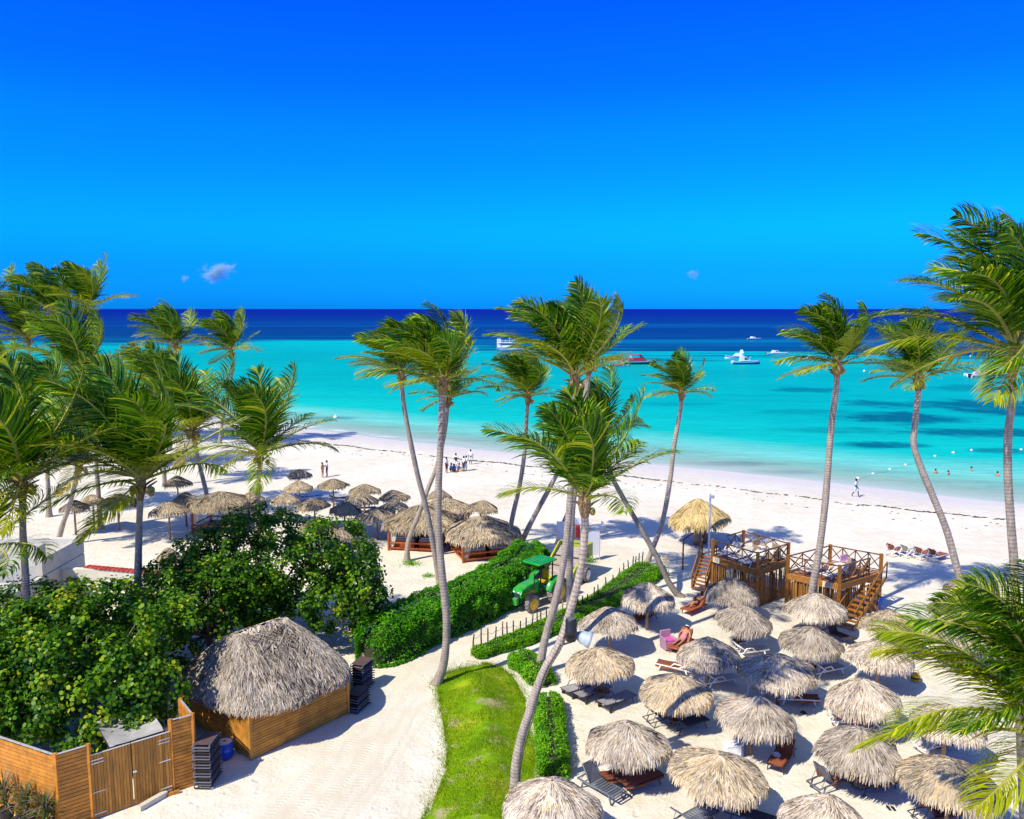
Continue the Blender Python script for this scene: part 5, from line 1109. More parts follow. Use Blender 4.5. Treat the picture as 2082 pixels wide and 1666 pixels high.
LNG = [
 ('black wheeled lounger farthest left under its umbrella', (1146, 1420), (1212, 1396), 'wheel', 4, None), ('black wheeled lounger in the middle of the three', (1170, 1432), (1238, 1404), 'wheel', 4, None), ('black wheeled lounger at the right of the three', (1216, 1450), (1290, 1420), 'wheel', 6, None),
 ('dark sling lounger behind the umbrella pole at left', (1318, 1476), (1382, 1462), 'dark', 38, None), ('dark sling lounger right of the umbrella pole', (1366, 1492), (1428, 1474), 'dark', 38, None),
 ('dark lounger draped in brown towel with a hat on it', (1606, 1524), (1570, 1580), 'dark', 50, 'towel'),
 ('grey plastic lounger beside the clipped hedge umbrella', (1203, 1600), (1240, 1622), 'grey', 55, None), ('brown towelled lounger half under the clipped hedge umbrella', (1268, 1612), (1330, 1588), 'dark', 12, 'towel'), ('brown covered lounger behind the grey plastic one', (1238, 1598), (1290, 1580), 'dark', 12, 'towel'),
 ('white lounger with a brown towel over its foot end', (1588, 1428), (1652, 1432), 'white', 42, 'towel'), ('white lounger whose back shows above the middle umbrella', (1528, 1428), (1560, 1402), 'white', 55, None),
 ('white lounger right of the pink chair umbrella', (1432, 1396), (1492, 1388), 'white', 36, None), ('white lounger in front of the between-decks umbrella', (1494, 1336), (1552, 1330), 'white', 34, None), ('white lounger by the umbrella of the slender deck palm', (1652, 1376), (1706, 1366), 'white', 36, None),
 ('white lounger right of the red towel umbrella', (1770, 1494), (1830, 1492), 'white', 40, None), ('lounger under a bright red towel', (1704, 1474), (1756, 1478), 'white', 30, 'redtowel'),
 ('grey framed lounger with a brown cushion at lower right', (1668, 1606), (1708, 1592), 'grey', 62, 'towel'), ('dark lounger behind the brown cushioned one', (1742, 1610), (1806, 1596), 'dark', 20, 'towel'),
 ('white legged lounger with dark brown cover by the second row umbrella', (1812, 1312), (1860, 1318), 'white', 40, 'towel'), ('brown chair lounger behind the lower right fronds', (1880, 1528), (1918, 1520), 'white', 55, 'towel'),
 ('brown towelled lounger at the bottom edge under the corner umbrella', (1872, 1672), (1930, 1662), 'dark', 60, 'towel'), ('grey lounger at the bottom edge left of the large umbrella', (1388, 1690), (1430, 1668), 'grey', 40, None), ('dark lounger at the bottom edge right of the large umbrella', (1500, 1664), (1558, 1684), 'dark', 16, None),
 ('dark chair lounger under the stair side umbrella', (1690, 1296), (1715, 1306), 'dark', 62, None), ('white lounger half under the pink chair umbrella', (1392, 1370), (1356, 1362), 'white', 30, 'towel'),
 ('dark lounger of the reclining person under the hedge end umbrella', (1330, 1255), (1290, 1268), 'dark', 40, 'towel'), ('brown lounger of the sunbather before the left deck', (1432, 1234), (1390, 1252), 'brown', 40, 'towel'), ('brown lounger of the woman beside the pink chair', (1402, 1306), (1368, 1332), 'brown', 50, 'towel'),
]
LO = {}
for i, (lab, h, f, k, bk_, tw) in enumerate(LNG):
    loc, rz_ = hd(h, f); LO[i] = lounger(lab, loc, rz_, k, bk_, tw, tback=(i not in (9,)))
SEAROW = 'loungers in a row facing the sea'
for i, (x, y, tw) in enumerate(((1820, 1127, 'towel'), (1848, 1130, None), (1876, 1134, 'towel'), (1904, 1138, 'towel'))):
    lounger(['leftmost lounger of the row facing the sea', 'bare white second lounger of the row facing the sea', 'third lounger of the row facing the sea', 'rightmost lounger of the row facing the sea'][i], G(x, y), R(32), 'white' if i == 1 else 'brownw', 50, tw, group=SEAROW)
for i, (x, y, a, k) in enumerate(((618, 1018, 20, 'blue'), (636, 1016, 25, 'blue'), (690, 1020, 15, 'dark'), (742, 1040, 10, 'dark'))):
    lounger(['blue lounger nearer the left beach umbrella pole', 'blue lounger right of the other blue one', 'dark lounger under the left beach umbrella nearest the couple', 'dark lounger beside the green and red towel'][i], G(x, y), R(a), k, 25, None, group='loungers on the left beach')

def plastic_chair(label, loc, rz_, mat='white', cat='chair', group=None):
    o = thing('plastic_chair', label, cat, loc, rz_, group); m = MB(); m.bbox((0, 0, .42), (.46, .46, .04), b=.02); m.build('seat', MAT[mat], o)
    for x in (-1, 1):
        for y in (-1, 1): m = MB(); m.bar((x * .2, y * .2, .40), (x * .24, y * .24, 0), .045); m.build('leg', MAT[mat], o)
    m = MB()
    for k in range(5): y = -.18 + .09 * k; m.bar((-.22, y, .46), (-.30, y, .84), .05, .02)
    m.bar((-.30, -.22, .86), (-.30, .22, .86), .06, .03); m.build('backrest', MAT[mat], o)
    for y in (-1, 1): m = MB(); m.bar((-.25, y * .25, .64), (.2, y * .25, .62), .05, .025); m.bar((.2, y * .25, .62), (.22, y * .22, .42), .04); m.build('armrest', MAT[mat], o)
    return o
plastic_chair('white plastic chair alone on the open beach', G(1218, 1083), R(200))
plastic_chair('blue grey chair in the shade under the right deck stairs', G(1782, 1240), R(120), 'bluecloth')
def wicker_chair(label, loc, rz_, mat='wicker', cushion=None, group=None, z=0):
    o = thing('wicker_armchair', label, 'armchair', Vector(loc) + Vector((0, 0, z)), rz_, group)
    m = MB(); m.bbox((0, 0, .24), (.66, .66, .40), b=.03); m.build('base', MAT[mat], o)
    m = MB(); m.bbox((-.30, 0, .62), (.10, .66, .62), b=.03); m.build('backrest', MAT[mat], o)
    for y in (-1, 1): m = MB(); m.bbox((.02, y * .30, .52), (.58, .09, .24), b=.02); m.build('armrest', MAT[mat], o)
    m = MB(); m.bbox((.03, 0, .49), (.54, .50, .10), b=.03); m.build('cushion', MAT[cushion or 'linen'], o); return o
wicker_chair('mauve wicker armchair with a bright pink cushion', G(1358, 1318), R(-70), 'mauve', 'pink')
DK = 'armchairs on the timber decks'
zc = ZF1 + .012
def on(o_b, u, v, B0, a, d): q = B0 + a * u + d * v; return Vector((q.x, q.y, 0))
wicker_chair('tan wicker armchair at the back of the left deck', on(0, .50, .82, Bd, a1, d1), R(-60), 'wicker', None, DK, zc); wicker_chair('tan wicker armchair by the right rail of the left deck', on(0, .18, .78, Bd, a1, d1), R(-150), 'wicker', None, DK, zc)
wicker_chair('mauve wicker armchair at the back of the right deck', on(0, .42, .72, Be, a2, d2), R(-60), 'mauve', None, DK, zc); wicker_chair('tan wicker armchair near the stair head of the right deck', on(0, .30, .56, Be, a2, d2), R(200), 'wicker', None, DK, zc)
for i, (u, v, B0, a, d, lab) in enumerate(((.80, .30, Bd, a1, d1, 'white lounger nearest the steps on the left deck'), (.52, .26, Bd, a1, d1, 'white lounger in the middle of the left deck'), (.24, .22, Bd, a1, d1, 'white lounger near the front corner of the left deck'), (.70, .28, Be, a2, d2, 'white lounger at the left of the right deck'), (.28, .24, Be, a2, d2, 'white lounger near the front corner of the right deck'))):
    p = on(0, u, v, B0, a, d); lounger(lab, (p.x, p.y, zc), math.atan2(d.y, d.x) + math.pi, 'white', 30, None, group='loungers on the timber decks')
for i, (u, v, B0, a, d, lab) in enumerate(((.34, .62, Bd, a1, d1, 'small white side table on the left deck'), (.46, .55, Be, a2, d2, 'small white side table on the right deck'))):
    p = on(0, u, v, B0, a, d); o = thing('side_table', lab, 'table', (p.x, p.y, zc)); m = MB(); m.bbox((0, 0, .48), (.46, .46, .04), b=.01); m.build('top', MAT['white'], o)
    for x in (-1, 1):
        for y in (-1, 1): m = MB(); m.bar((x * .19, y * .19, 0), (x * .19, y * .19, .46), .045); m.build('leg', MAT['white'], o)
# small things on the sand and towels
g = G(1580, 1556); o = thing('sun_hat', 'white sun hat lying on the brown towelled lounger', 'hat', (g.x, g.y + .1, .385)); m = MB(); m.lathe([(.17, 0), (.165, .012), (.09, .015), (.085, .08), (.05, .095), (.005, .097)], 16); m.build('brim_and_crown', MAT['linen'], o, True); m = MB(); m.lathe([(.092, .018), (.094, .045), (.091, .046)], 16); m.build('band', MAT['black'], o)
o = thing('cool_box', 'white cool box with a striped towel beside the hat lounger umbrella', 'box', G(1490, 1536), R(10)); m = MB(); m.bbox((0, 0, .24), (.72, .42, .46), b=.03); m.build('box', MAT['white'], o); m = MB(); m.bbox((0, 0, .50), (.75, .45, .07), b=.02); m.build('lid', MAT['white'], o)
for k in range(3): m = MB(); m.box((.28 + .07 * k, -.215, .26), (.035, .03, .50)); m.build('towel_stripe', MAT['boatblue' if k % 2 else 'black'], o)
for lab, px, py in (('pair of dark sandals on the sand by the lower right umbrella', 1811, 1644), ('pair of dark sandals in front of the brown towelled white lounger', 1634, 1450)):
    o = thing('sandals', lab, 'sandals', G(px, py), rng.uniform(0, 3))
    for k in (-1, 1):
        m = MB(); m.add([(x_ * .14 + .02 * k, k * .08 + y_ * .05, z_) for z_ in (.004, .03) for x_, y_ in ((-1, -.7), (-.3, -.9), (.6, -1), (1, 0), (.6, 1), (-.3, .9), (-1, .7))], [tuple(range(6, -1, -1)), tuple(range(7, 14))] + [(i, (i + 1) % 7, 7 + (i + 1) % 7, 7 + i) for i in range(7)]); so_ = m.build('sole', MAT['black'], o); s2 = MB(); s2.tube([(.02 * k, k * .08 - .05, .03), (.04 + .02 * k, k * .08, .075), (.02 * k, k * .08 + .05, .03)], .008, 5); s2.build('strap', MAT['black'], so_)
o = thing('beach_bag', 'yellow and black beach bag beside the second row umbrella', 'bag', G(1861, 1384)); m = MB(); m.lathe([(.16, 0), (.22, .06), (.22, .30), (.17, .36)], 12); m.build('body', MAT['tyellow'], o, True); m = MB(); m.lathe([(.223, .12), (.225, .20), (.222, .21)], 12); m.build('stripe', MAT['black'], o); m = MB(); m.tube([(-.16, 0, .34), (-.1, 0, .52), (.1, 0, .52), (.16, 0, .34)], .014, 6); m.build('handle', MAT['black'], o)

# stacked loungers by the hut: each one of its own
ORD = ['second', 'third', 'fourth', 'fifth', 'sixth', 'seventh', 'eighth', 'ninth', 'tenth', 'eleventh', 'twelfth', 'thirteenth', 'fourteenth', 'fifteenth']
def stack(px, py, n, rz_, tilt, label, group, dz=.115):
    g = G(px, py)
    for k in range(n):
        d_ = n - 1 - k; lb = label.replace('black lounger in', 'topmost black lounger of' if d_ == 0 else 'bottom black lounger of' if k == 0 else ORD[d_ - 1] + ' black lounger from the top of')
        o = thing('stacked_lounger', lb, 'lounger', (g.x, g.y, .05 + k * dz), rz_, group); m = MB(); Ls, W = 1.15, .64
        for y in (-1, 1): m.tube([(-Ls / 2, y * W / 2, .0), (-Ls / 2 + .08, y * W / 2, .07), (Ls / 2 - .1, y * W / 2, .07), (Ls / 2, y * W / 2, 0)], .022, 5)
        for x in (-Ls / 2, Ls / 2): m.tube([(x, -W / 2, 0), (x, W / 2, 0)], .022, 5)
        m.build('frame', MAT['greyplastic' if k % 3 else 'black'], o); m = MB(); m.box((0, 0, .075), (Ls - .2, W - .05, .014)); m.build('sling', MAT['stacksling'], o)
stack(424, 1588, 15, R(88), 0, 'black lounger in the tall stack beside the blue drum', 'stack of loungers beside the blue drum'); stack(738, 1398, 11, R(70), 0, 'black lounger in the stack behind the hut', 'stack of loungers behind the hut', .12); stack(729, 1440, 7, R(70), 0, 'black lounger in the low stack at the hut corner', 'low stack of loungers at the hut corner', .12)
o = thing('blue_drum', 'blue plastic drum in front of the hut end wall', 'drum', G(458, 1538)); m = MB(); m.lathe([(.30, 0), (.33, .03), (.34, .28), (.35, .30), (.34, .32), (.33, .60), (.35, .64), (.33, .66), (.29, .64)], 20); m.build('body', MAT['bluebin'], o, True); m = MB(); m.lathe([(.285, .625), (.285, .64), (.03, .645)], 20); m.build('contents', MAT['white'], o); m = MB(); m.box((0, 0, .66), (.10, .04, .03)); m.build('handle', MAT['black'], o)

# ================================================================= stakes and rope
stk = [(962, 1321), (979, 1314), (992, 1311), (1007, 1307), (1023, 1303), (1032, 1300), (1044, 1297), (1058, 1293), (1070, 1289), (1082, 1284), (1092, 1279), (1101, 1273), (1112, 1267), (1127, 1262), (1144, 1256), (1175, 1245), (1183, 1241), (1194, 1236), (1207, 1229), (1216, 1223), (1232, 1208), (1246, 1196), (1259, 1183), (1268, 1174), (1277, 1166), (1286, 1161), (1291, 1157), (1299, 1152), (1306, 1148)]
o = thing('stake_fence', 'line of thin dark stakes with a sagging rope along the track', 'fence', G(*stk[0])); o0 = G(*stk[0]); tops = []
for i, (x, y) in enumerate(stk):
    p = G(x, y) - o0; h = rng.uniform(.85, 1.1); q = p + Vector((rng.gauss(0, .04), rng.gauss(0, .04), h)); m = MB(); m.tube([p - Vector((0, 0, .1)), p.lerp(q, .5) + Vector((rng.gauss(0, .01), 0, 0)), q], [.048, .044, .038], 6); m.build('stake', MAT['pole'] if i == 14 else MAT['rust'] if i % 9 == 4 else MAT['twig'], o, True); tops.append(p.lerp(q, .75))
m = MB()
for a, b in zip(tops[:-1], tops[1:]):
    if (b - a).length < 1.9: m.tube([a, (a + b) / 2 - Vector((0, 0, .14)), b], .010, 4)
m.build('rope', MAT['black'], o)

# ================================================================= posts, lamps, boards
g = G(1440, 1152); o = thing('lamp_post', 'tall slim white lamp post beside the left timber deck', 'lamp post', g); ht = (PD(1440, 1004, g.y)).z; m = MB(); m.tube([(0, 0, -.1), (0, 0, ht)], [.075, .06], 10); m.build('pole', MAT['white'], o, True); m = MB(); m.bbox((.15, 0, ht - .22), (.20, .14, .24), b=.03); m.build('lamp_head', MAT['white'], o); m = MB(); m.bbox((.26, 0, ht - .23), (.02, .10, .18), b=.005); m.build('lens', MAT['glass'], o)
g = G(1388, 1158); o = thing('shower_post', 'rusty brown post with a bent arm left of the white lamp post', 'post', g); h = PD(1389, 1100, g.y).z; m = MB(); m.tube([(0, 0, -.1), (0, 0, h), (.08, .1, h + .1), (1.0, 1.5, h + .12)], .055, 8); m.build('post', MAT['rust'], o, True); m = MB(); m.lathe([(.03, .05), (.12, 0), (.12, -.03), (.02, -.03)], 12, (1.0, 1.5, h + .08)); m.build('head', MAT['galv'], o)
g = G(1355, 1170); o = thing('sign_board', 'small beige sign board on a thin post by the low hedge end', 'sign', g); m = MB(); m.bar((.14, 0, 0), (.14, 0, 1.45), .05); m.build('post', MAT['galv'], o); m = MB(); m.bbox((-.1, -.04, 1.12), (.62, .03, .62), b=.006); b_ = m.build('board', MAT['signcream'], o)
for k in range(5): m = MB(); m.box((-.1, -.058, 1.32 - .1 * k), (.44 - .1 * (k % 2), .004, .03)); m.build('lettering', MAT['ink'], b_)
for lab, x, y, w, hgt, rz_ in (('white upright board right of the lawn palm trunk', 1206, 1140, .95, 2.0, R(12)), ('white upright board behind the middle palm trunks', 1146, 1108, 1.05, 1.75, R(10)), ('pale board with dark frame behind the tall grey palm', 1176, 1098, .9, 1.7, R(6))):
    o = thing('upright_board', lab, 'board', G(x, y), rz_); m = MB(); m.bbox((0, 0, hgt / 2 + .25), (w, .04, hgt - .3), b=.008); m.build('panel', MAT['white'], o)
    for s in (-1, 1): m = MB(); m.bar((s * w / 2, 0, 0), (s * w / 2, 0, hgt + .15), .05); m.build('leg', MAT['black' if 'dark' in lab else 'galv'], o)
g = G(1180, 1112); o = thing('hanging_towel', 'red and white towels hung on a rail behind the lawn palm trunk', 'towel rail', g); m = MB(); m.bar((-.45, 0, 0), (-.45, 0, 1.7), .05); m.bar((.45, 0, 0), (.45, 0, 1.7), .05); m.bar((-.5, 0, 1.7), (.5, 0, 1.7), .05); m.build('rail', MAT['pole'], o)
for k, mt in enumerate(('redtowel', 'linen')): m = MB(); m.bbox((-.2 + .38 * k, -.04, 1.2), (.34, .05, .95), b=.02); m.build('towel', MAT[mt], o)
# floodlights strapped to the curved lawn palm
tk = TRUNKS[6]; fp = min(tk, key=lambda p: abs(p.z - 6.0)); YF = fp.y - .25
fl = thing('floodlight', 'silver bell shaped floodlight on the curved lawn palm', 'floodlight', fp); c_ = PD(1187, 1297, YF) - fp; ax_ = Vector((.86, -.12, -.28)).normalized(); m = MB(); m.lathe([(.06, -.34), (.12, -.30), (.20, -.12), (.23, -.10), (.25, .10), (.29, .12), (.30, .26), (.27, .27)], 22, c_, rot_to(ax_)); m.build('shade', MAT['silver'], fl, True)
m = MB(); m.lathe([(.26, .24), (.26, .25), (.01, .25)], 18, c_, rot_to(ax_)); m.build('lens', MAT['lampglass'], fl); m = MB(); m.tube([(0, 0, -.1), c_ * .5 + Vector((0, 0, -.06)), c_ - ax_ * .3], .035, 6); m.build('bracket', MAT['black'], fl)
bl = thing('floodlight', 'black cylindrical floodlight beside the silver one', 'floodlight', fp + Vector((0, 0, .02))); c_ = PD(1161, 1281, YF - .1) - fp; m = MB(); m.lathe([(.18, -.42), (.19, -.38), (.19, -.2), (.215, -.19), (.215, .0), (.20, .02), (.20, .34), (.18, .40), (.05, .41)], 18, c_); m.build('housing', MAT['black'], bl, True); m = MB(); m.tube([(0, 0, 0), c_ * .6], .04, 6); m.build('bracket', MAT['black'], bl); m = MB(); m.lathe([(.165, .405), (.16, .42), (.02, .42)], 16, c_); m.build('cap', MAT['greyplastic'], bl)
m = MB(); cb = [p for p in tk if p.z < 6.0][::8]; m.tube([p + Vector((.10 + .09 * math.sin(i * .35), -.165, 0)) for i, p in enumerate(cb)], .014, 5); o = m.build('cable', MAT['black'], None, True); tag(o, 'black cable running down the curved lawn palm trunk', 'cable')

# ================================================================= tractor and beach cleaner
def wheel(parent, c, Rr, w, rim_mat='tyellow', lugs=16):
    m = MB(); M9 = Matrix.Rotation(R(90), 3, 'X'); m.lathe([(Rr * .58, -w / 2), (Rr * .82, -w / 2), (Rr * .95, -w * .42), (Rr * .97, 0), (Rr * .95, w * .42), (Rr * .82, w / 2), (Rr * .58, w / 2)], 28, c, M9)
    for k in range(lugs):
        for s in (-1, 1):
            t = (k + (.5 if s > 0 else 0)) * 2 * math.pi / lugs; q = Vector(c) + Vector((math.cos(t) * Rr * .975, s * w * .24, math.sin(t) * Rr * .975)); m.box(q, (.05, w * .46, Rr * .16), m=Matrix.Rotation(-t, 3, 'Y') @ Matrix.Rotation(s * R(28), 3, 'X'))
    wo_ = ob('wheel', None, parent); wo_.empty_display_size = .1; m.build('tyre', MAT['rubber'], wo_); m = MB(); m.lathe([(.05, -w * .60), (Rr * .2, -w * .60), (Rr * .26, -w * .53), (Rr * .52, -w * .52), (Rr * .66, -w * .56), (Rr * .66, w * .56), (Rr * .52, w * .52), (Rr * .26, w * .53), (Rr * .2, w * .60), (.05, w * .60)], 20, c, M9); m.build('rim', MAT[rim_mat], wo_, True)
fwd = Vector((-0.66, -0.75, 0)).normalized(); fc = G(1064, 1240) + Vector((-.02, 0.05, 0)); tl = fc - fwd * 1.15; trc = thing('tractor', 'green tractor with yellow wheels and flat sun canopy on the track', 'tractor', tl, math.atan2(fwd.y, fwd.x))
for y in (-1, 1): wheel(trc, (1.15, y * .74, .55), .55, .30); wheel(trc, (-1.15, y * .80, .78), .78, .44, lugs=18)
m = MB(); prof = [(.15, .95), (1.72, .92), (1.80, 1.15), (1.66, 1.36), (1.15, 1.50), (.15, 1.58)]
n = len(prof); vs_ = []
for (yy, k) in ((-.37, 0), (-.30, 1), (.30, 1), (.37, 0)):
    for (x_, z_) in prof: vs_.append((x_ - (.03 if not k else 0), yy, z_ + (.05 if k and z_ > 1.3 else 0)))
fs_ = [(j * n + i, j * n + (i + 1) % n, (j + 1) * n + (i + 1) % n, (j + 1) * n + i) for j in range(3) for i in range(n)] + [tuple(range(n))[::-1], tuple(range(3 * n, 4 * n))]; m.add(vs_, fs_); hd_ = m.build('hood', MAT['tgreen'], trc)
m = MB(); m.box((1.76, 0, 1.04), (.10, .56, .30)); gri = m.build('grille', MAT['glass'], hd_)
for y in (-1, 1): m = MB(); m.bbox((1.765, y * .19, 1.235), (.06, .15, .07), b=.01); m.build('headlight', MAT['lampglass'], hd_); m = MB(); m.box((1.0, y * .385, 1.12), (.9, .012, .07)); m.build('side_stripe', MAT['tyellow'], hd_)
m = MB(); m.bbox((1.86, 0, .72), (.30, .40, .42), b=.05); m.build('front_weight', MAT['tgreen'], trc); m = MB(); m.box((.3, 0, .72), (2.7, .5, .34)); m.box((1.15, 0, .55), (.16, 1.3, .16)); m.box((-1.15, 0, .78), (.24, 1.3, .24)); m.build('chassis', MAT['tdark'], trc)
for y in (-1, 1):
    m = MB(); pr = [(-1.15 + math.cos(R(t)) * .90, .78 + math.sin(R(t)) * .90) for t in range(15, 166, 15)]; k = len(pr)
    m.add([(x_, y * .56, z_) for x_, z_ in pr] + [(x_, y * 1.02, z_ - .02) for x_, z_ in pr] + [(x_, y * .56, z_ - .05) for x_, z_ in pr] + [(x_, y * 1.02, z_ - .07) for x_, z_ in pr], [(i, i + 1, k + i + 1, k + i) for i in range(k - 1)] + [(2 * k + i, 3 * k + i, 3 * k + i + 1, 2 * k + i + 1) for i in range(k - 1)] + [(k + i, k + i + 1, 3 * k + i + 1, 3 * k + i) for i in range(k - 1)]); m.build('rear_fender', MAT['tgreen'], trc, True)
    m = MB(); pr = [(1.15 + math.cos(R(t)) * .63, .55 + math.sin(R(t)) * .63) for t in range(35, 146, 18)]; k = len(pr); m.add([(x_, y * .58, z_) for x_, z_ in pr] + [(x_, y * .90, z_) for x_, z_ in pr], [(i, i + 1, k + i + 1, k + i) for i in range(k - 1)]); m.build('front_fender', MAT['black'], trc, True)
    for x in (-1.05, .10): m = MB(); m.bar((x, y * .5, 1.3), (x, y * .5, 2.62), .06); m.build('canopy_post', MAT['black'], trc)
m = MB(); m.bbox((-.45, 0, 2.68), (1.75, 1.35, .08), b=.03); m.build('canopy_roof', MAT['tgreen'], trc)
for k in range(5): m = MB(); m.bbox((-.45, -.5 + .25 * k, 2.735), (1.6, .05, .03), b=.008); m.build('roof_rib', MAT['tgreen'], trc)
m = MB(); m.bbox((-.78, 0, 1.34), (.46, .50, .14), b=.04); m.bbox((-1.0, 0, 1.68), (.12, .48, .62), b=.04); m.build('seat', MAT['tyellow'], trc); m = MB(); m.bbox((-.45, 0, 1.0), (1.1, .9, .10), b=.02); m.bbox((.02, 0, 1.3), (.28, .5, .55), b=.04); m.build('platform', MAT['tdark'], trc)
m = MB(); m.tube([Vector((-.18, 0, 1.72)) + Vector((math.sin(t) * .06, math.cos(t) * .19, math.sin(t) * .17)) for t in [i * 6.283 / 14 for i in range(15)]], .016, 6); m.tube([(.02, 0, 1.45), (-.18, 0, 1.72)], .02, 6); m.build('steering_wheel', MAT['black'], trc, True); m = MB(); m.tube([(.62, .44, 1.2), (.62, .44, 2.2)], .035, 8); m.build('exhaust', MAT['black'], trc)
bc0 = G(1166, 1192); fw2 = Vector((-.48, -.88, 0)).normalized(); bcn = thing('beach_cleaner', 'lime green towed beach cleaner with sloping conveyor behind the tractor', 'trailer', bc0 + Vector((-.55, 1.0, 0)), math.atan2(fw2.y, fw2.x))
for y in (-1, 1):
    wheel(bcn, (-.6, y * 1.32, .5), .5, .34, 'galv', 14); m = MB(); m.prism([(1.5, .28), (1.5, .60), (-1.3, 2.25), (-1.75, 2.25), (-1.75, 1.75), (-1.2, 1.55)], y * 1.02 - .05, y * 1.02 + .05); m.build('side_frame', MAT['lime'], bcn)
m = MB(); m.add([(1.45, -.95, .52), (1.45, .95, .52), (-1.4, .95, 1.95), (-1.4, -.95, 1.95), (1.45, -.95, .46), (1.45, .95, .46), (-1.4, .95, 1.89), (-1.4, -.95, 1.89)], [(0, 1, 2, 3), (7, 6, 5, 4), (0, 4, 5, 1), (1, 5, 6, 2), (2, 6, 7, 3), (3, 7, 4, 0)]); m.build('conveyor', MAT['belt'], bcn)
for k in range(14): t = k / 13; x = 1.4 - 2.75 * t; m = MB(); m.bar((x, -.93, .56 + 1.40 * t), (x, .93, .56 + 1.40 * t), .035, .05); m.build('conveyor_slat', MAT['galv'], bcn)
m = MB()
for (c, sz) in (((-1.7, 0, 1.95), (.05, 2.1, .55)), ((-2.3, 0, 1.75), (.05, 2.1, .9)), ((-2.0, 1.03, 1.75), (.65, .05, .9)), ((-2.0, -1.03, 1.75), (.65, .05, .9)), ((-2.0, 0, 1.3), (.6, 2.0, .05))): m.box(c, sz)
m.build('hopper', MAT['lime'], bcn); m = MB(); m.bar((-1.66, -1.06, 2.25), (-1.66, 1.06, 2.25), .08, .08); m.build('hopper_lip', MAT['lime'], bcn); m = MB(); m.bbox((1.35, 0, .42), (.5, 2.1, .5), b=.05); m.build('pick_up_drum', MAT['lime'], bcn); m = MB(); m.bar((1.5, 0, .5), (2.7, .12, .62), .12, .12); m.build('drawbar', MAT['black'], bcn); m = MB(); m.bar((-.6, -1.15, .5), (-.6, 1.15, .5), .12); m.build('axle', MAT['black'], bcn)
for k in range(2): m = MB(); m.bar((.35 - .8 * k, -1.0, 1.14 + .42 * k), (.35 - .8 * k, 1.0, 1.14 + .42 * k), .05, .05); m.build('cross_bar', MAT['black'], bcn)

# ================================================================= cream house and walls
hs_ = thing('cream_house', 'cream rendered flat roofed house with roof terrace at the left edge', 'house', (-32.7, 47.3, 0))
def hb(name, c, sz, mat='render', par=None, b=.02): m = MB(); m.bbox((c[0] + 31.0, c[1] - 46.5, c[2]), sz, 0, b); return m.build(name, MAT[mat], par or hs_)
hb('wall', (-31.3, 46.4, 1.2), (11.0, 8.0, 2.4)); hb('terrace_floor', (-31.3, 46.4, 2.43), (10.4, 7.4, .05), 'tarp'); hb('rear_parapet', (-31.3, 50.25, 2.95), (11.0, .30, 1.0)); hb('right_parapet', (-25.95, 47.9, 2.95), (.30, 4.4, 1.0)); hb('front_parapet', (-31.3, 42.55, 2.75), (11.0, .30, .6)); hb('stair_block', (-28.1, 48.2, 2.95), (1.5, 1.2, 1.1))
ar = hb('side_wall', (-24.4, 47.6, 1.15), (2.4, .35, 2.3)); hb('arch_shade', (-25.0, 47.40, .9), (.8, .06, 1.7), 'under', ar)  # dark slab on the wall face stands in for the shaded arch opening
rw = thing('red_topped_wall', 'white garden wall with dark red coping beside the cream house', 'wall', (-23.6, 48.0, 0), R(-14)); m = MB(); m.bbox((0, 0, 1.15), (5.0, .3, 2.3), b=.02); m.build('wall', MAT['render'], rw)
for k in range(16): m = MB(); m.bbox((-2.4 + .32 * k, 0, 2.35), (.30, .48, .09), b=.03); m.build('tile', MAT['redroof'], rw)
for k, (x, y) in enumerate(((-31.2, 43.9), (-30.6, 43.95), (-30.0, 43.9))):
    o = thing('terracotta_pot', ['left terracotta pot on the house terrace', 'middle terracotta pot on the house terrace', 'right terracotta pot on the house terrace'][k], 'pot', (x, y, 2.46)); m = MB(); m.lathe([(.14, 0), (.22, .3), (.25, .32), (.25, .38), (.21, .38), (.20, .32)], 14); m.build('pot', MAT['terracotta'], o, True); m = MB(); m.lathe([(.20, .33), (.02, .335)], 12); m.build('soil', MAT['soil'], o)
for k, (x, y, a) in enumerate(((-35.0, 49.1, 20), (-33.9, 49.5, 130))): plastic_chair(['white chair at the left on the house terrace', 'white chair at the right on the house terrace'][k], (x, y, 2.46), R(a))

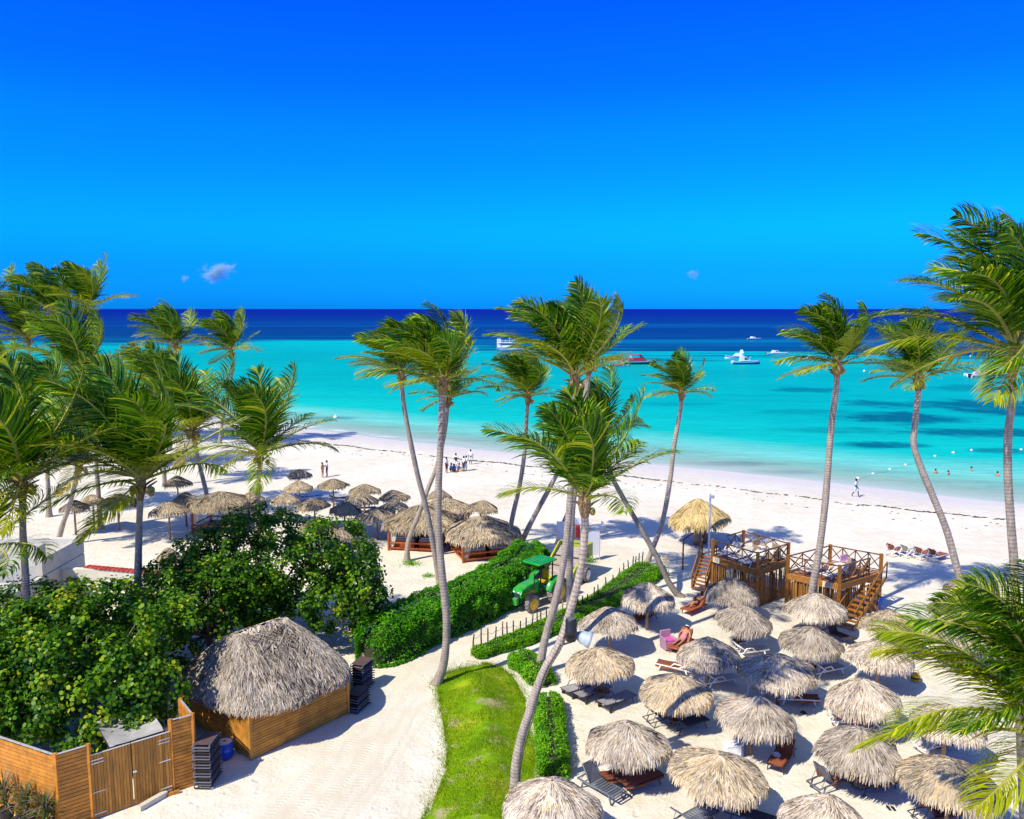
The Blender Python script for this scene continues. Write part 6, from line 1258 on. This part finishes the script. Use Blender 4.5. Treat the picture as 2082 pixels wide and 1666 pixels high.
# potted strap leaved plants in the lower left corner
MAT['straps'] = leafmat('strap_leaves', [(0, (0.05, 0.10, 0.01)), (0.5, (0.14, 0.20, 0.03)), (0.8, (0.26, 0.19, 0.12)), (1, (0.34, 0.26, 0.26))], 0.3, 0.5, 0.2)
for k, (x, y, h) in enumerate(((14, 1672, 1.6), (58, 1684, 1.35), (96, 1700, 1.3))):
    g = G(x, y); o = thing('potted_plant', ['leftmost potted strap leaved plant below the boards', 'middle potted strap leaved plant below the boards', 'rightmost potted strap leaved plant below the boards'][k], 'plant', g); m = MB(); m.lathe([(.20, 0), (.27, .5), (.29, .52), (.25, .53), (.24, .46)], 14); m.build('pot', MAT['black'], o, True); m = MB(); m.lathe([(.24, .47), (.02, .475)], 12); m.build('soil', MAT['soil'], o)
    m = MB(); rg = random.Random(k)
    for q in range(150):
        a = rg.uniform(0, 6.28); e = rg.uniform(.3, 1.45); l = rg.uniform(.35, .8); d = Vector((math.cos(a) * math.cos(e), math.sin(a) * math.cos(e), math.sin(e))); s = Vector((-math.sin(a), math.cos(a), 0)) * .022; b = Vector((d.x * .1, d.y * .1, .5 + h * rg.uniform(0, .55))); p1 = b + d * l * .55; p2 = p1 + (d + Vector((0, 0, -.6))).normalized() * l * .5; m.add([b - s * .5, b + s * .5, p1 + s, p1 - s, p2], [(0, 1, 2, 3), (3, 2, 4)], rg.random())
    stuff(m.build('leaves', MAT['straps'], o)); m = MB()
    for q in range(4): m.tube([(0, 0, .45), (rg.uniform(-.12, .12), rg.uniform(-.12, .12), .5 + h * .6)], [.025, .015], 5)
    m.build('stems', MAT['bark'], o)
# ================================================================= people
MAT['skin_tan'] = plain('tanned_skin', (0.50, 0.225, 0.125), 0.55, var=0.08, bmp=0.02, orand=0.05)
MAT['skin_dark'] = plain('dark_skin', (0.085, 0.042, 0.026), 0.5, var=0.1, bmp=0.02, orand=0.05)
MAT['hair'] = plain('dark_hair', (0.025, 0.017, 0.013), 0.6, var=0.3, bmp=0.2)
for nm, col in (('c_white', (0.78, 0.78, 0.78)), ('c_navy', (0.02, 0.035, 0.10)), ('c_blue', (0.02, 0.10, 0.42)), ('c_black', (0.015, 0.015, 0.018)), ('c_coral', (0.62, 0.12, 0.08)), ('c_pink', (0.80, 0.22, 0.30)), ('c_maroon', (0.13, 0.02, 0.025)), ('c_pale', (0.55, 0.62, 0.74))):
    MAT[nm] = plain(nm, col, 0.9, var=0.08, scale=20, bmp=0.15)
BONES = [('pel', 'spi'), ('spi', 'che'), ('che', 'nec'), ('nec', 'hea'), ('hea', 'top'), ('hea', 'nos'), ('che', 'sh_l'), ('sh_l', 'el_l'), ('el_l', 'wr_l'), ('wr_l', 'ha_l'), ('che', 'sh_r'), ('sh_r', 'el_r'), ('el_r', 'wr_r'), ('wr_r', 'ha_r'),
         ('pel', 'hi_l'), ('hi_l', 'kn_l'), ('kn_l', 'an_l'), ('an_l', 'to_l'), ('pel', 'hi_r'), ('hi_r', 'kn_r'), ('kn_r', 'an_r'), ('an_r', 'to_r')]
RAD = dict(pel=(.155, .115), spi=(.135, .10), che=(.165, .115), nec=(.055, .055), hea=(.078, .092), top=(.066, .078), nos=(.018, .018), sh=(.068, .068), el=(.043, .043), wr=(.029, .026), ha=(.040, .020), hi=(.098, .098), kn=(.060, .060), an=(.038, .040), to=(.040, .026))
STAND = dict(pel=(0, 0, .94), spi=(0, .01, 1.12), che=(0, 0, 1.34), nec=(0, .01, 1.50), hea=(0, -.01, 1.60), top=(0, 0, 1.70), nos=(0, -.115, 1.595), sh_l=(.19, 0, 1.42), el_l=(.25, .02, 1.14), wr_l=(.25, -.05, .90), ha_l=(.25, -.07, .82), sh_r=(-.19, 0, 1.42), el_r=(-.25, .02, 1.14), wr_r=(-.25, -.05, .90), ha_r=(-.25, -.07, .82),
             hi_l=(.10, 0, .90), kn_l=(.11, -.02, .50), an_l=(.11, .02, .085), to_l=(.13, -.15, .035), hi_r=(-.10, 0, .90), kn_r=(-.11, -.02, .50), an_r=(-.11, .02, .085), to_r=(-.13, -.15, .035))
def pose(**kw): p = dict(STAND); p.update(kw); return p
WALK = pose(kn_l=(.10, -.16, .52), an_l=(.10, -.22, .09), to_l=(.10, -.40, .04), kn_r=(-.10, .10, .49), an_r=(-.10, .34, .13), to_r=(-.10, .20, .04), el_l=(.24, .12, 1.16), wr_l=(.22, .06, .93), ha_l=(.22, .02, .86), el_r=(-.24, -.10, 1.16), wr_r=(-.2, -.26, .98), ha_r=(-.19, -.32, .93))
AKIMBO = pose(el_l=(.36, .05, 1.17), wr_l=(.20, -.07, 1.06), ha_l=(.15, -.10, 1.03)); FOLD = pose(el_l=(.26, -.06, 1.15), wr_l=(.05, -.22, 1.18), ha_l=(-.03, -.23, 1.19), el_r=(-.26, -.06, 1.15), wr_r=(-.05, -.20, 1.13), ha_r=(.03, -.21, 1.12))
SIT = dict(pel=(0, 0, .16), spi=(0, -.02, .34), che=(0, -.09, .55), nec=(0, -.13, .70), hea=(0, -.17, .80), top=(0, -.17, .90), nos=(0, -.285, .79), sh_l=(.19, -.09, .62), el_l=(.24, -.20, .40), wr_l=(.16, -.36, .38), ha_l=(.12, -.43, .40), sh_r=(-.19, -.09, .62), el_r=(-.24, -.20, .40), wr_r=(-.16, -.36, .38), ha_r=(-.12, -.43, .40),
           hi_l=(.10, -.02, .15), kn_l=(.14, -.40, .42), an_l=(.13, -.48, .08), to_l=(.14, -.64, .035), hi_r=(-.10, -.02, .15), kn_r=(-.14, -.40, .42), an_r=(-.13, -.48, .08), to_r=(-.14, -.64, .035))
def recline(zs, ang, knee=0.0, arm_up=False):
    """lying on a lounger: feet toward +x, back raised by ang"""
    c, s = math.cos(ang), math.sin(ang)
    def B(d, up, y): return (-d * c - up * s * -1 * 0 - up * s, y, zs + d * s + up * c)
    p = dict(pel=(0, 0, zs + .12), spi=B(.18, .11, 0), che=B(.40, .12, 0), nec=B(.56, .12, 0), hea=B(.67, .13, 0), top=B(.77, .12, 0), nos=B(.665, .245, 0), sh_l=B(.48, .12, .19), sh_r=B(.48, .12, -.19), hi_l=(.04, .10, zs + .11), hi_r=(.04, -.10, zs + .11),
             kn_l=(.45, .13, zs + .10 + knee), an_l=(.84 - knee * .6, .12, zs + .07), to_l=(.92 - knee * .6, .15, zs + .17), kn_r=(.45, -.13, zs + .10), an_r=(.86, -.12, zs + .07), to_r=(.94, -.15, zs + .17))
    if arm_up: p.update(el_l=B(.68, .10, .30), wr_l=B(.80, .12, .12), ha_l=B(.84, .12, .04), el_r=B(.25, .14, -.33), wr_r=B(.02, .16, -.30), ha_r=B(-.06, .16, -.28))
    else: p.update(el_l=B(.24, .12, .32), wr_l=B(.02, .15, .30), ha_l=B(-.06, .15, .29), el_r=B(.24, .12, -.32), wr_r=B(.02, .15, -.30), ha_r=B(-.06, .15, -.29))
    return p
def person(label, loc, rz_, P, skin='skin_dark', clothes=(), hair=True, scale=1.0, group=None, name='person'):
    root = thing(name, label, 'person', loc, rz_, group); root.scale = (scale,) * 3
    keys = list(P.keys()); V = [Vector(P[k]) for k in keys]; E = [(keys.index(a), keys.index(b)) for a, b in BONES if a in P and b in P]; rad = [RAD[k.split('_')[0]] for k in keys]
    for sd in ('l', 'r'):                                     # five fingers rooted in each palm
        if 'ha_' + sd not in P: continue
        w, h = Vector(P['wr_' + sd]), Vector(P['ha_' + sd]); d = (h - w).normalized(); sv = d.cross(Vector((0, 0, 1))); sv = sv.normalized() if sv.length > .2 else Vector((0, 1, 0)); dn = d.cross(sv)
        for q, (off, ln_) in enumerate(((-.030, .062), (-.010, .078), (.010, .084), (.030, .076))):
            i0 = len(V); V += [h + d * .035 + sv * off, h + d * (.035 + ln_ * .6) + sv * off * 1.15 + dn * .012, h + d * (.035 + ln_) + sv * off * 1.2 + dn * .034]; rad += [(.010, .010), (.009, .009), (.008, .008)]; E += [(keys.index('ha_' + sd), i0), (i0, i0 + 1), (i0 + 1, i0 + 2)]
        i0 = len(V); V += [w.lerp(h, .6) + sv * .045, w.lerp(h, .9) + sv * .072 + dn * .02]; rad += [(.012, .012), (.010, .010)]; E += [(keys.index('ha_' + sd), i0), (i0, i0 + 1)]
    me = bpy.data.meshes.new('pose'); me.from_pydata([tuple(v) for v in V], [], E); tmp = ob('pose', me); md = tmp.modifiers.new('skin', 'SKIN'); md.use_smooth_shade = True
    for i, sv in enumerate(me.skin_vertices[0].data): sv.radius = rad[i]; sv.use_root = (keys[i] == 'pel') if i < len(keys) else False
    ss = tmp.modifiers.new('sub', 'SUBSURF'); ss.levels = 1; bpy.context.view_layer.update(); dg = bpy.context.evaluated_depsgraph_get(); body = bpy.data.meshes.new_from_object(tmp.evaluated_get(dg)); bpy.data.objects.remove(tmp)
    body.materials.clear(); body.materials.append(MAT[skin]); body.name = 'body'; ob('body', body, root)
    co = np.zeros(len(body.vertices) * 3, 'f'); body.vertices.foreach_get('co', co); co = co.reshape(-1, 3); no = np.zeros_like(co).ravel(); body.vertices.foreach_get('normal', no); no = no.reshape(-1, 3)
    seg = [(k, a, b) for k, (a, b) in enumerate(BONES) if a in P and b in P]; dist = []
    for k, a, b in seg: A_, B_ = np.array(P[a]), np.array(P[b]); d = B_ - A_; t = np.clip((co - A_) @ d / (d @ d), 0, 1); dist.append(np.linalg.norm(co - A_ - t[:, None] * d, axis=1))
    near = np.argmin(np.array(dist), 0); nb = [BONES[seg[i][0]] for i in range(len(seg))]; polys = [tuple(p.vertices) for p in body.polygons]
    for nm, mt, bones, off in clothes:
        ok = np.array([nb[i] in bones for i in near]); fs = [p for p in polys if all(ok[v] for v in p)]
        if not fs: continue
        used = sorted({v for p in fs for v in p}); ix = {v: i for i, v in enumerate(used)}; m = bpy.data.meshes.new(nm); m.from_pydata([tuple(co[v] + no[v] * off) for v in used], [], [tuple(ix[v] for v in p) for p in fs]); m.materials.append(MAT[mt]); m.polygons.foreach_set('use_smooth', [True] * len(fs)); ob(nm, m, root)
    hp, tp = Vector(P['hea']), Vector(P['top']); axd = (tp - hp).normalized(); nd = (Vector(P['nos']) - hp).normalized()
    if hair:
        m = MB(); prof = [(.098, -.05), (.104, .02), (.098, .07), (.070, .115), (.02, .135)]; m.lathe(prof, 14, hp.lerp(tp, .35) - nd * .022, rot_to(axd)); m.build('hair', MAT['hair'], root, True)
    for s in (-1, 1):
        sv = axd.cross(nd).normalized(); m = MB(); m.lathe([(.004, -.006), (.013, 0), (.004, .006)], 8, hp + axd * .02 + nd * .088 + sv * s * .033, rot_to(nd)); m.build('eye', MAT['c_black'], root)
        m = MB(); m.lathe([(.006, -.02), (.018, -.01), (.02, .012), (.006, .028)], 8, hp + sv * s * .09 - nd * .01, rot_to(axd)); m.build('ear', MAT[skin], root, True)
    m = MB(); sv = axd.cross(nd).normalized(); m.tube([hp - axd * .042 + nd * .082 - sv * .024, hp - axd * .045 + nd * .09, hp - axd * .042 + nd * .082 + sv * .024], .007, 5); m.build('mouth', MAT['c_coral'], root)
    return root
def bones(*s): return [b for b in BONES if any(b == tuple(x.split('-')) for x in s)]
SHIRT = bones('spi-che', 'che-nec', 'pel-spi', 'che-sh_l', 'che-sh_r', 'sh_l-el_l', 'sh_r-el_r'); SHORTS = bones('pel-hi_l', 'pel-hi_r', 'hi_l-kn_l', 'hi_r-kn_r'); TROU = SHORTS + bones('kn_l-an_l', 'kn_r-an_r'); BRIEF = bones('pel-hi_l', 'pel-hi_r'); SUIT = BRIEF + bones('pel-spi', 'spi-che')
BG = 'people standing and sitting at the tide line'
def at(px, py): q = G(px, py); return Vector((q.x, q.y, float(sandZ(np.array(q.x), np.array(q.y)))))
person('person in coral swimwear standing left of the one in white shirt', at(656, 971), R(70), AKIMBO, 'skin_tan', (('swimsuit', 'c_coral', BRIEF + bones('spi-che'), .008),), scale=.96)
person('person in white shirt and dark trousers beside the coral swimmer', at(665, 969), R(-70), FOLD, 'skin_dark', (('shirt', 'c_white', SHIRT, .014), ('trousers', 'c_navy', TROU, .012)), scale=1.04)
person('standing person in white shirt and maroon shorts at the left of the group', at(908, 960), R(60), STAND, 'skin_dark', (('shirt', 'c_white', SHIRT, .014), ('shorts', 'c_maroon', SHORTS, .014)), group=BG)
person('person in white shirt standing behind the seated ones', at(927, 951), R(10), FOLD, 'skin_dark', (('shirt', 'c_white', SHIRT, .014), ('shorts', 'c_white', SHORTS, .012)), group=BG)
person('left seated person in blue at the tide line', at(915, 957), R(100), SIT, 'skin_dark', (('shirt', 'c_blue', SHIRT, .014), ('shorts', 'c_navy', SHORTS, .012)), group=BG); person('middle seated person in blue at the tide line', at(922, 958), R(20), SIT, 'skin_dark', (('shirt', 'c_blue', SHIRT, .014), ('shorts', 'c_navy', SHORTS, .012)), group=BG)
person('right seated person with bare legs at the tide line', at(931, 957), R(90), SIT, 'skin_tan', (('shirt', 'c_blue', SHIRT, .014), ('shorts', 'c_coral', BRIEF, .01)), group=BG)
person('person in white shirt and navy shorts right of the seated ones', at(943, 957), R(-50), STAND, 'skin_dark', (('shirt', 'c_white', SHIRT, .014), ('shorts', 'c_navy', SHORTS, .016)), group=BG); person('person half hidden behind the navy shorts at the group right side', at(948, 956), R(-80), AKIMBO, 'skin_dark', (('shirt', 'c_white', SHIRT, .014), ('trousers', 'c_pale', TROU, .012)), group=BG)
person('person in white shirt standing apart nearest the water', at(957, 942), R(0), STAND, 'skin_dark', (('shirt', 'c_white', SHIRT, .014), ('trousers', 'c_pale', SHORTS, .014)), group=BG)
person('person all in white walking along the wet sand', at(1740, 1004), R(40), WALK, 'skin_dark', (('shirt', 'c_white', SHIRT, .014), ('shorts', 'c_pale', SHORTS, .02)), scale=1.05)
def on_lounger(i, back, lab, P, skin, cl, dx=.0):
    o = LO[i]; a = o.rotation_euler.z; hx_ = -1.92 / 2 + .72 + .10 + dx; q = Vector(o.location) + Vector((math.cos(a) * hx_, math.sin(a) * hx_, 0)); return person(lab, q, a, P, skin, cl)
on_lounger(26, 40, 'sunbather in black swimwear lying on the brown lounger before the left deck', recline(.37, R(40), .16, True), 'skin_tan', (('swimsuit', 'c_black', SUIT, .010),))
w = on_lounger(27, 50, 'woman in pink with sunglasses reclining beside the pink cushioned chair', recline(.37, R(50), .0, False), 'skin_tan', (('swimsuit', 'c_pink', SUIT + bones('che-nec'), .010),))
P = recline(.37, R(50)); hp, nd = Vector(P['hea']), (Vector(P['nos']) - Vector(P['hea'])).normalized(); axd = (Vector(P['top']) - hp).normalized(); m = MB(); sv = axd.cross(nd).normalized()
for s in (-1, 1): m.lathe([(.005, 0), (.03, .004), (.03, .01), (.005, .014)], 10, hp + axd * .02 + nd * .095 + sv * s * .038, rot_to(nd))
m.build('sunglasses', MAT['c_black'], w); m = MB(); m.lathe([(.108, .0), (.112, .02), (.108, .045)], 16, hp + axd * .055 - nd * .01, rot_to(axd)); m.build('headband', MAT['linen'], w)
on_lounger(25, 40, 'person reclining under the thatched umbrella at the hedge end', recline(.37, R(40), .2), 'skin_tan', (('shorts', 'c_white', BRIEF, .01),))
# bathers in the water: only what stands out of the sea shows
for k, (px, py) in enumerate(((1902, 963), (1928, 966), (1975, 958), (2028, 968))):
    q = G(px, py, SEA_Z); person(['bather farthest left in the water by the float line', 'second bather from the left in the water', 'bather with the highest shoulders in the water', 'bather farthest right in the water'][k], (q.x, q.y, SEA_Z - 1.22), R(40 * k), STAND, 'skin_tan', (), group='bathers in the shallow water')

# ================================================================= floats, boats, jetty
m = MB(); m.lathe([(.02, -.16), (.13, -.10), (.17, .0), (.13, .10), (.02, .16)], 12); BUOY = m.mesh('float', MAT['boatwhite'], True); bl_ = [(1744, 973), (1775, 964), (1809, 955), (1841, 946), (1868, 937), (1901, 928), (1938, 921), (1975, 916), (2076, 915)]; prev = None
fl_ = thing('float_line', 'line of white floats on a rope marking the bathing area', 'float line', G(*bl_[0], SEA_Z)); f0 = G(*bl_[0], SEA_Z)
for k, (x, y) in enumerate(bl_):
    q = G(x, y, SEA_Z) - f0; b = ob('float', BUOY, fl_, q); b.scale = (1.15,) * 3
    if prev is not None: m = MB(); m.tube([prev, (prev + q) / 2 + Vector((.3, -.3, -.01)), q], .02, 4); m.build('rope', MAT['black'], fl_)
    prev = q
for k, (x, y) in enumerate(((682, 849), (1973, 725), (1757, 755), (1340, 743))):
    o = thing('mooring_buoy', ['white buoy on the open water left of the palms', 'white buoy near the reef edge at right', 'white buoy between the two right hand palms', 'white buoy ahead of the red speedboat'][k], 'buoy', G(x, y, SEA_Z)); b = ob('float', BUOY, o); b.scale = (2.2,) * 3; m = MB(); m.tube([(0, 0, .3), (0, 0, .65)], .04, 6); m.build('staff', MAT['boatwhite'], o)
def hull(L_h, W, Hh, mat, o, n=14, flare=.72, bow=.55, deck_mat='boatwhite', stripe=None):
    m = MB(); rows = []
    for i in range(n):
        t = i / (n - 1); x = -L_h / 2 + L_h * t; w = W / 2 * (1 if t < 1 - bow else max(.02, math.sqrt(max(0, 1 - ((t - (1 - bow)) / bow) ** 2)))); sh = Hh * (.8 + .35 * t * t); kz = -.35 + max(0, t - .75) * 1.6 * Hh
        rows.append([(x, -w, sh), (x, -w * flare * 1.1, sh * .35), (x, -w * flare * .6, min(sh * .3, kz * .5)), (x, 0, kz), (x, w * flare * .6, min(sh * .3, kz * .5)), (x, w * flare * 1.1, sh * .35), (x, w, sh)])
    vs_ = [v for r_ in rows for v in r_]; k = 7; m.add(vs_, [(i * k + j, i * k + j + 1, (i + 1) * k + j + 1, (i + 1) * k + j) for i in range(n - 1) for j in range(k - 1)] + [tuple(range(k))]); m.build('hull', MAT[mat], o, True)
    d = MB(); d.add([(r_[0][0], r_[0][1] * .96, r_[0][2] - .03) for r_ in rows] + [(r_[6][0], r_[6][1] * .96, r_[6][2] - .03) for r_ in rows], [(i, i + 1, n + i + 1, n + i) for i in range(n - 1)]); d.build('deck', MAT[deck_mat], o)
    if stripe:
        s = MB(); vv = []
        for sg in (-1, 1):
            b0 = len(vv)
            for r_ in rows: vv += [(r_[0][0], sg * (abs(r_[0][1]) * .98 + .03), r_[0][2] * .92), (r_[0][0], sg * (abs(r_[0][1]) * .88 + .03), r_[0][2] * .62)]
            s.add(vv[b0:], [(2 * i, 2 * i + 1, 2 * i + 3, 2 * i + 2) for i in range(n - 1)])
        s.build('stripe', MAT[stripe], o)
def slab(o, name, c, sz, mat, b=.08, rz_=0): m = MB(); m.bbox(c, sz, rz_, b); return m.build(name, MAT[mat], o)
def boat_at(px, py): return G(px, py, SEA_Z)
BO = 'boats moored off the beach'
g = boat_at(1299, 741); o = thing('speedboat', 'red and white speedboat with swept roof', 'boat', g, R(4), BO); o.scale = (1.2, 1.2, 1.3); hull(9.4, 2.8, 1.05, 'boatred', o, stripe='boatwhite'); m = MB(); m.prism([(-3.2, .95), (2.2, 1.1), (.7, 1.75), (-2.6, 1.7)], -1.0, 1.0); m.build('cabin', MAT['boatred'], o); m = MB(); m.prism([(.9, 1.3), (2.0, 1.15), (.4, 2.5), (-.1, 2.5)], -.95, .95); m.build('windscreen', MAT['glass'], o); m = MB(); m.prism([(.5, 2.5), (-2.9, 2.55), (-2.9, 2.68), (.4, 2.66)], -1.1, 1.1); m.build('roof', MAT['boatred'], o)
for y in (-1, 1): m = MB(); m.bar((-2.2, y * .95, 1.5), (-2.7, y * 1.0, 2.55), .16); m.build('roof_post', MAT['boatwhite'], o)
slab(o, 'engine', (-4.7, 0, .7), (.6, 1.2, .9), 'boatwhite')
g = boat_at(1257, 747); o = thing('small_boat', 'small white boat with red stripe and flat awning', 'boat', g, R(2), BO); hull(7.6, 1.9, .62, 'boatwhite', o, stripe='boatred'); slab(o, 'awning', (-.6, 0, 2.05), (4.6, 1.9, .10), 'tarp')
for x in (-2.6, 1.5):
    for y in (-1, 1): m = MB(); m.bar((x, y * .85, .5), (x, y * .85, 2.0), .06); m.build('post', MAT['boatwhite'], o)
slab(o, 'bench', (-.4, 0, .75), (3.4, 1.0, .25), 'boatred', .04)
g = boat_at(1044, 712); o = thing('catamaran', 'large white party catamaran with upper deck', 'boat', g, R(2), BO)
for y in (-1, 1): h_ = ob('float_hull', None, o); h_.location = (0, y * 2.6, 0); h_.empty_display_size = .1; o.scale = (.9, .9, .9); hull(17, 1.7, 1.3, 'boatwhite', h_)
slab(o, 'main_deck', (-.5, 0, 1.6), (15, 6.4, .35), 'boatwhite'); slab(o, 'cabin', (-1.5, 0, 2.7), (8.5, 4.8, 1.9), 'boatwhite', .2); slab(o, 'window_band', (-1.5, 0, 2.85), (8.56, 4.86, .55), 'glass', .05); slab(o, 'upper_deck', (-2.2, 0, 3.8), (11, 5.6, .22), 'boatwhite'); slab(o, 'stern_tower', (-7.2, 0, 3.6), (2.2, 4.0, 4.0), 'boatwhite', .2); m = MB(); m.tube([(-2, 0, 3.9), (-2, 0, 7.2)], .09, 6); m.tube([(-3, 0, 5.9), (-1, 0, 5.9)], .06, 6); m.build('mast', MAT['boatwhite'], o)
for x in range(-6, 4, 2): m = MB(); m.bar((x, 2.75, 3.9), (x, 2.75, 4.8), .06); m.bar((x, -2.75, 3.9), (x, -2.75, 4.8), .06); m.build('stanchion', MAT['boatwhite'], o)
m = MB()
for y in (-1, 1): m.bar((-7, y * 2.75, 4.8), (3.2, y * 2.75, 4.8), .07)
m.build('guard_rail', MAT['boatwhite'], o)
g = boat_at(1517, 741); o = thing('speedboat', 'blue and white speedboat with tall windscreen frame', 'boat', g, R(3), BO); hull(9.4, 2.8, 1.15, 'boatblue', o, stripe='boatwhite'); m = MB(); m.prism([(-2.2, 1.1), (1.2, 1.2), (-.2, 2.2), (-1.4, 3.1), (-1.9, 3.1)], -.95, .95); m.build('cabin', MAT['boatwhite'], o); m = MB(); m.prism([(-.9, 1.5), (.6, 1.5), (-.4, 2.25), (-.9, 2.4)], -.98, .98); m.build('window', MAT['glass'], o); slab(o, 'engine', (-4.6, 0, .8), (.8, 1.6, .9), 'boatwhite'); m = MB(); m.tube([(1.2, 0, 1.2), (1.2, 0, 2.2), (1.7, .3, 2.5)], .05, 5); m.build('bow_rail', MAT['boatwhite'], o)
g = boat_at(1497, 730); o = thing('motor_boat', 'white motor boat partly behind the blue and white one', 'boat', g, R(172), BO); hull(8.4, 2.6, 1.0, 'boatwhite', o, stripe='boatblue'); m = MB(); m.prism([(-2.4, 1.0), (1.2, 1.1), (.2, 2.1), (-1.8, 2.2)], -.9, .9); m.build('cabin', MAT['boatwhite'], o); m = MB(); m.prism([(-2.6, 2.1), (-1.2, 2.1), (-1.5, 3.4), (-2.2, 3.4)], -.7, .7); m.build('tower', MAT['boatwhite'], o); slab(o, 'engine', (-4.1, 0, .7), (.5, 1.0, .8), 'black')
for k, (px, py, L_h, rz_, lab) in enumerate(((1580, 722, 9.0, 2, 'low white boat showing under the slender palm frond'), (1655, 734, 9.5, 4, 'white boat behind the slender palm leaves'), (1985, 765, 7.0, 178, 'white inflatable boat with dark engines at right'), (2010, 769, 10.5, 3, 'white speedboat moored against the inflatable at right'), (45, 748, 16, 2, 'long white boat behind the palms at far left'), (1033, 650, 11, 5, 'tiny white boat far out near the horizon'), (1533, 691, 9, 3, 'small white boat far out beyond the reef edge'), (1893, 662, 12, 4, 'white boat on the horizon behind the right palms'))):
    g = boat_at(px, py); o = thing('motor_boat', lab, 'boat', g, R(rz_), BO); hull(L_h, L_h * .28, L_h * .10, 'boatwhite', o, stripe='boatblue' if k in (3, 4) else None); m = MB(); z = L_h * .1; m.prism([(-L_h * .25, z), (L_h * .12, z * 1.05), (0, z * 2.0), (-L_h * .2, z * 2.1)], -L_h * .1, L_h * .1); m.build('cabin', MAT['boatwhite'], o); m = MB(); m.prism([(-L_h * .1, z * 1.45), (L_h * .05, z * 1.4), (-L_h * .01, z * 1.8), (-L_h * .1, z * 1.85)], -L_h * .104, L_h * .104); m.build('window', MAT['glass'], o); slab(o, 'engine', (-L_h * .5, 0, z * .6), (L_h * .05, L_h * .1, z), 'black', .02)
ja, jb = boat_at(150, 742), boat_at(330, 745); o = thing('jetty', 'dark timber jetty standing in the water behind the left palms', 'jetty', ja); d = jb - ja
m = MB(); m.bar(Vector((0, 0, 1.0)), d + Vector((0, 0, 1.0)), 2.4, .22); m.build('walkway', MAT['pier'], o); m = MB(); m.bar(Vector((0, -1.1, 2.1)), d + Vector((0, -1.1, 2.1)), .12, .12); m.build('rail', MAT['pier'], o)
for k in range(17): p = d * (k / 16); m = MB(); m.tube([p + Vector((0, -1.1, -1.2)), p + Vector((0, -1.1, 2.2 + (.9 if k % 3 == 0 else 0)))], .13, 6); m.build('pile', MAT['pier'], o)
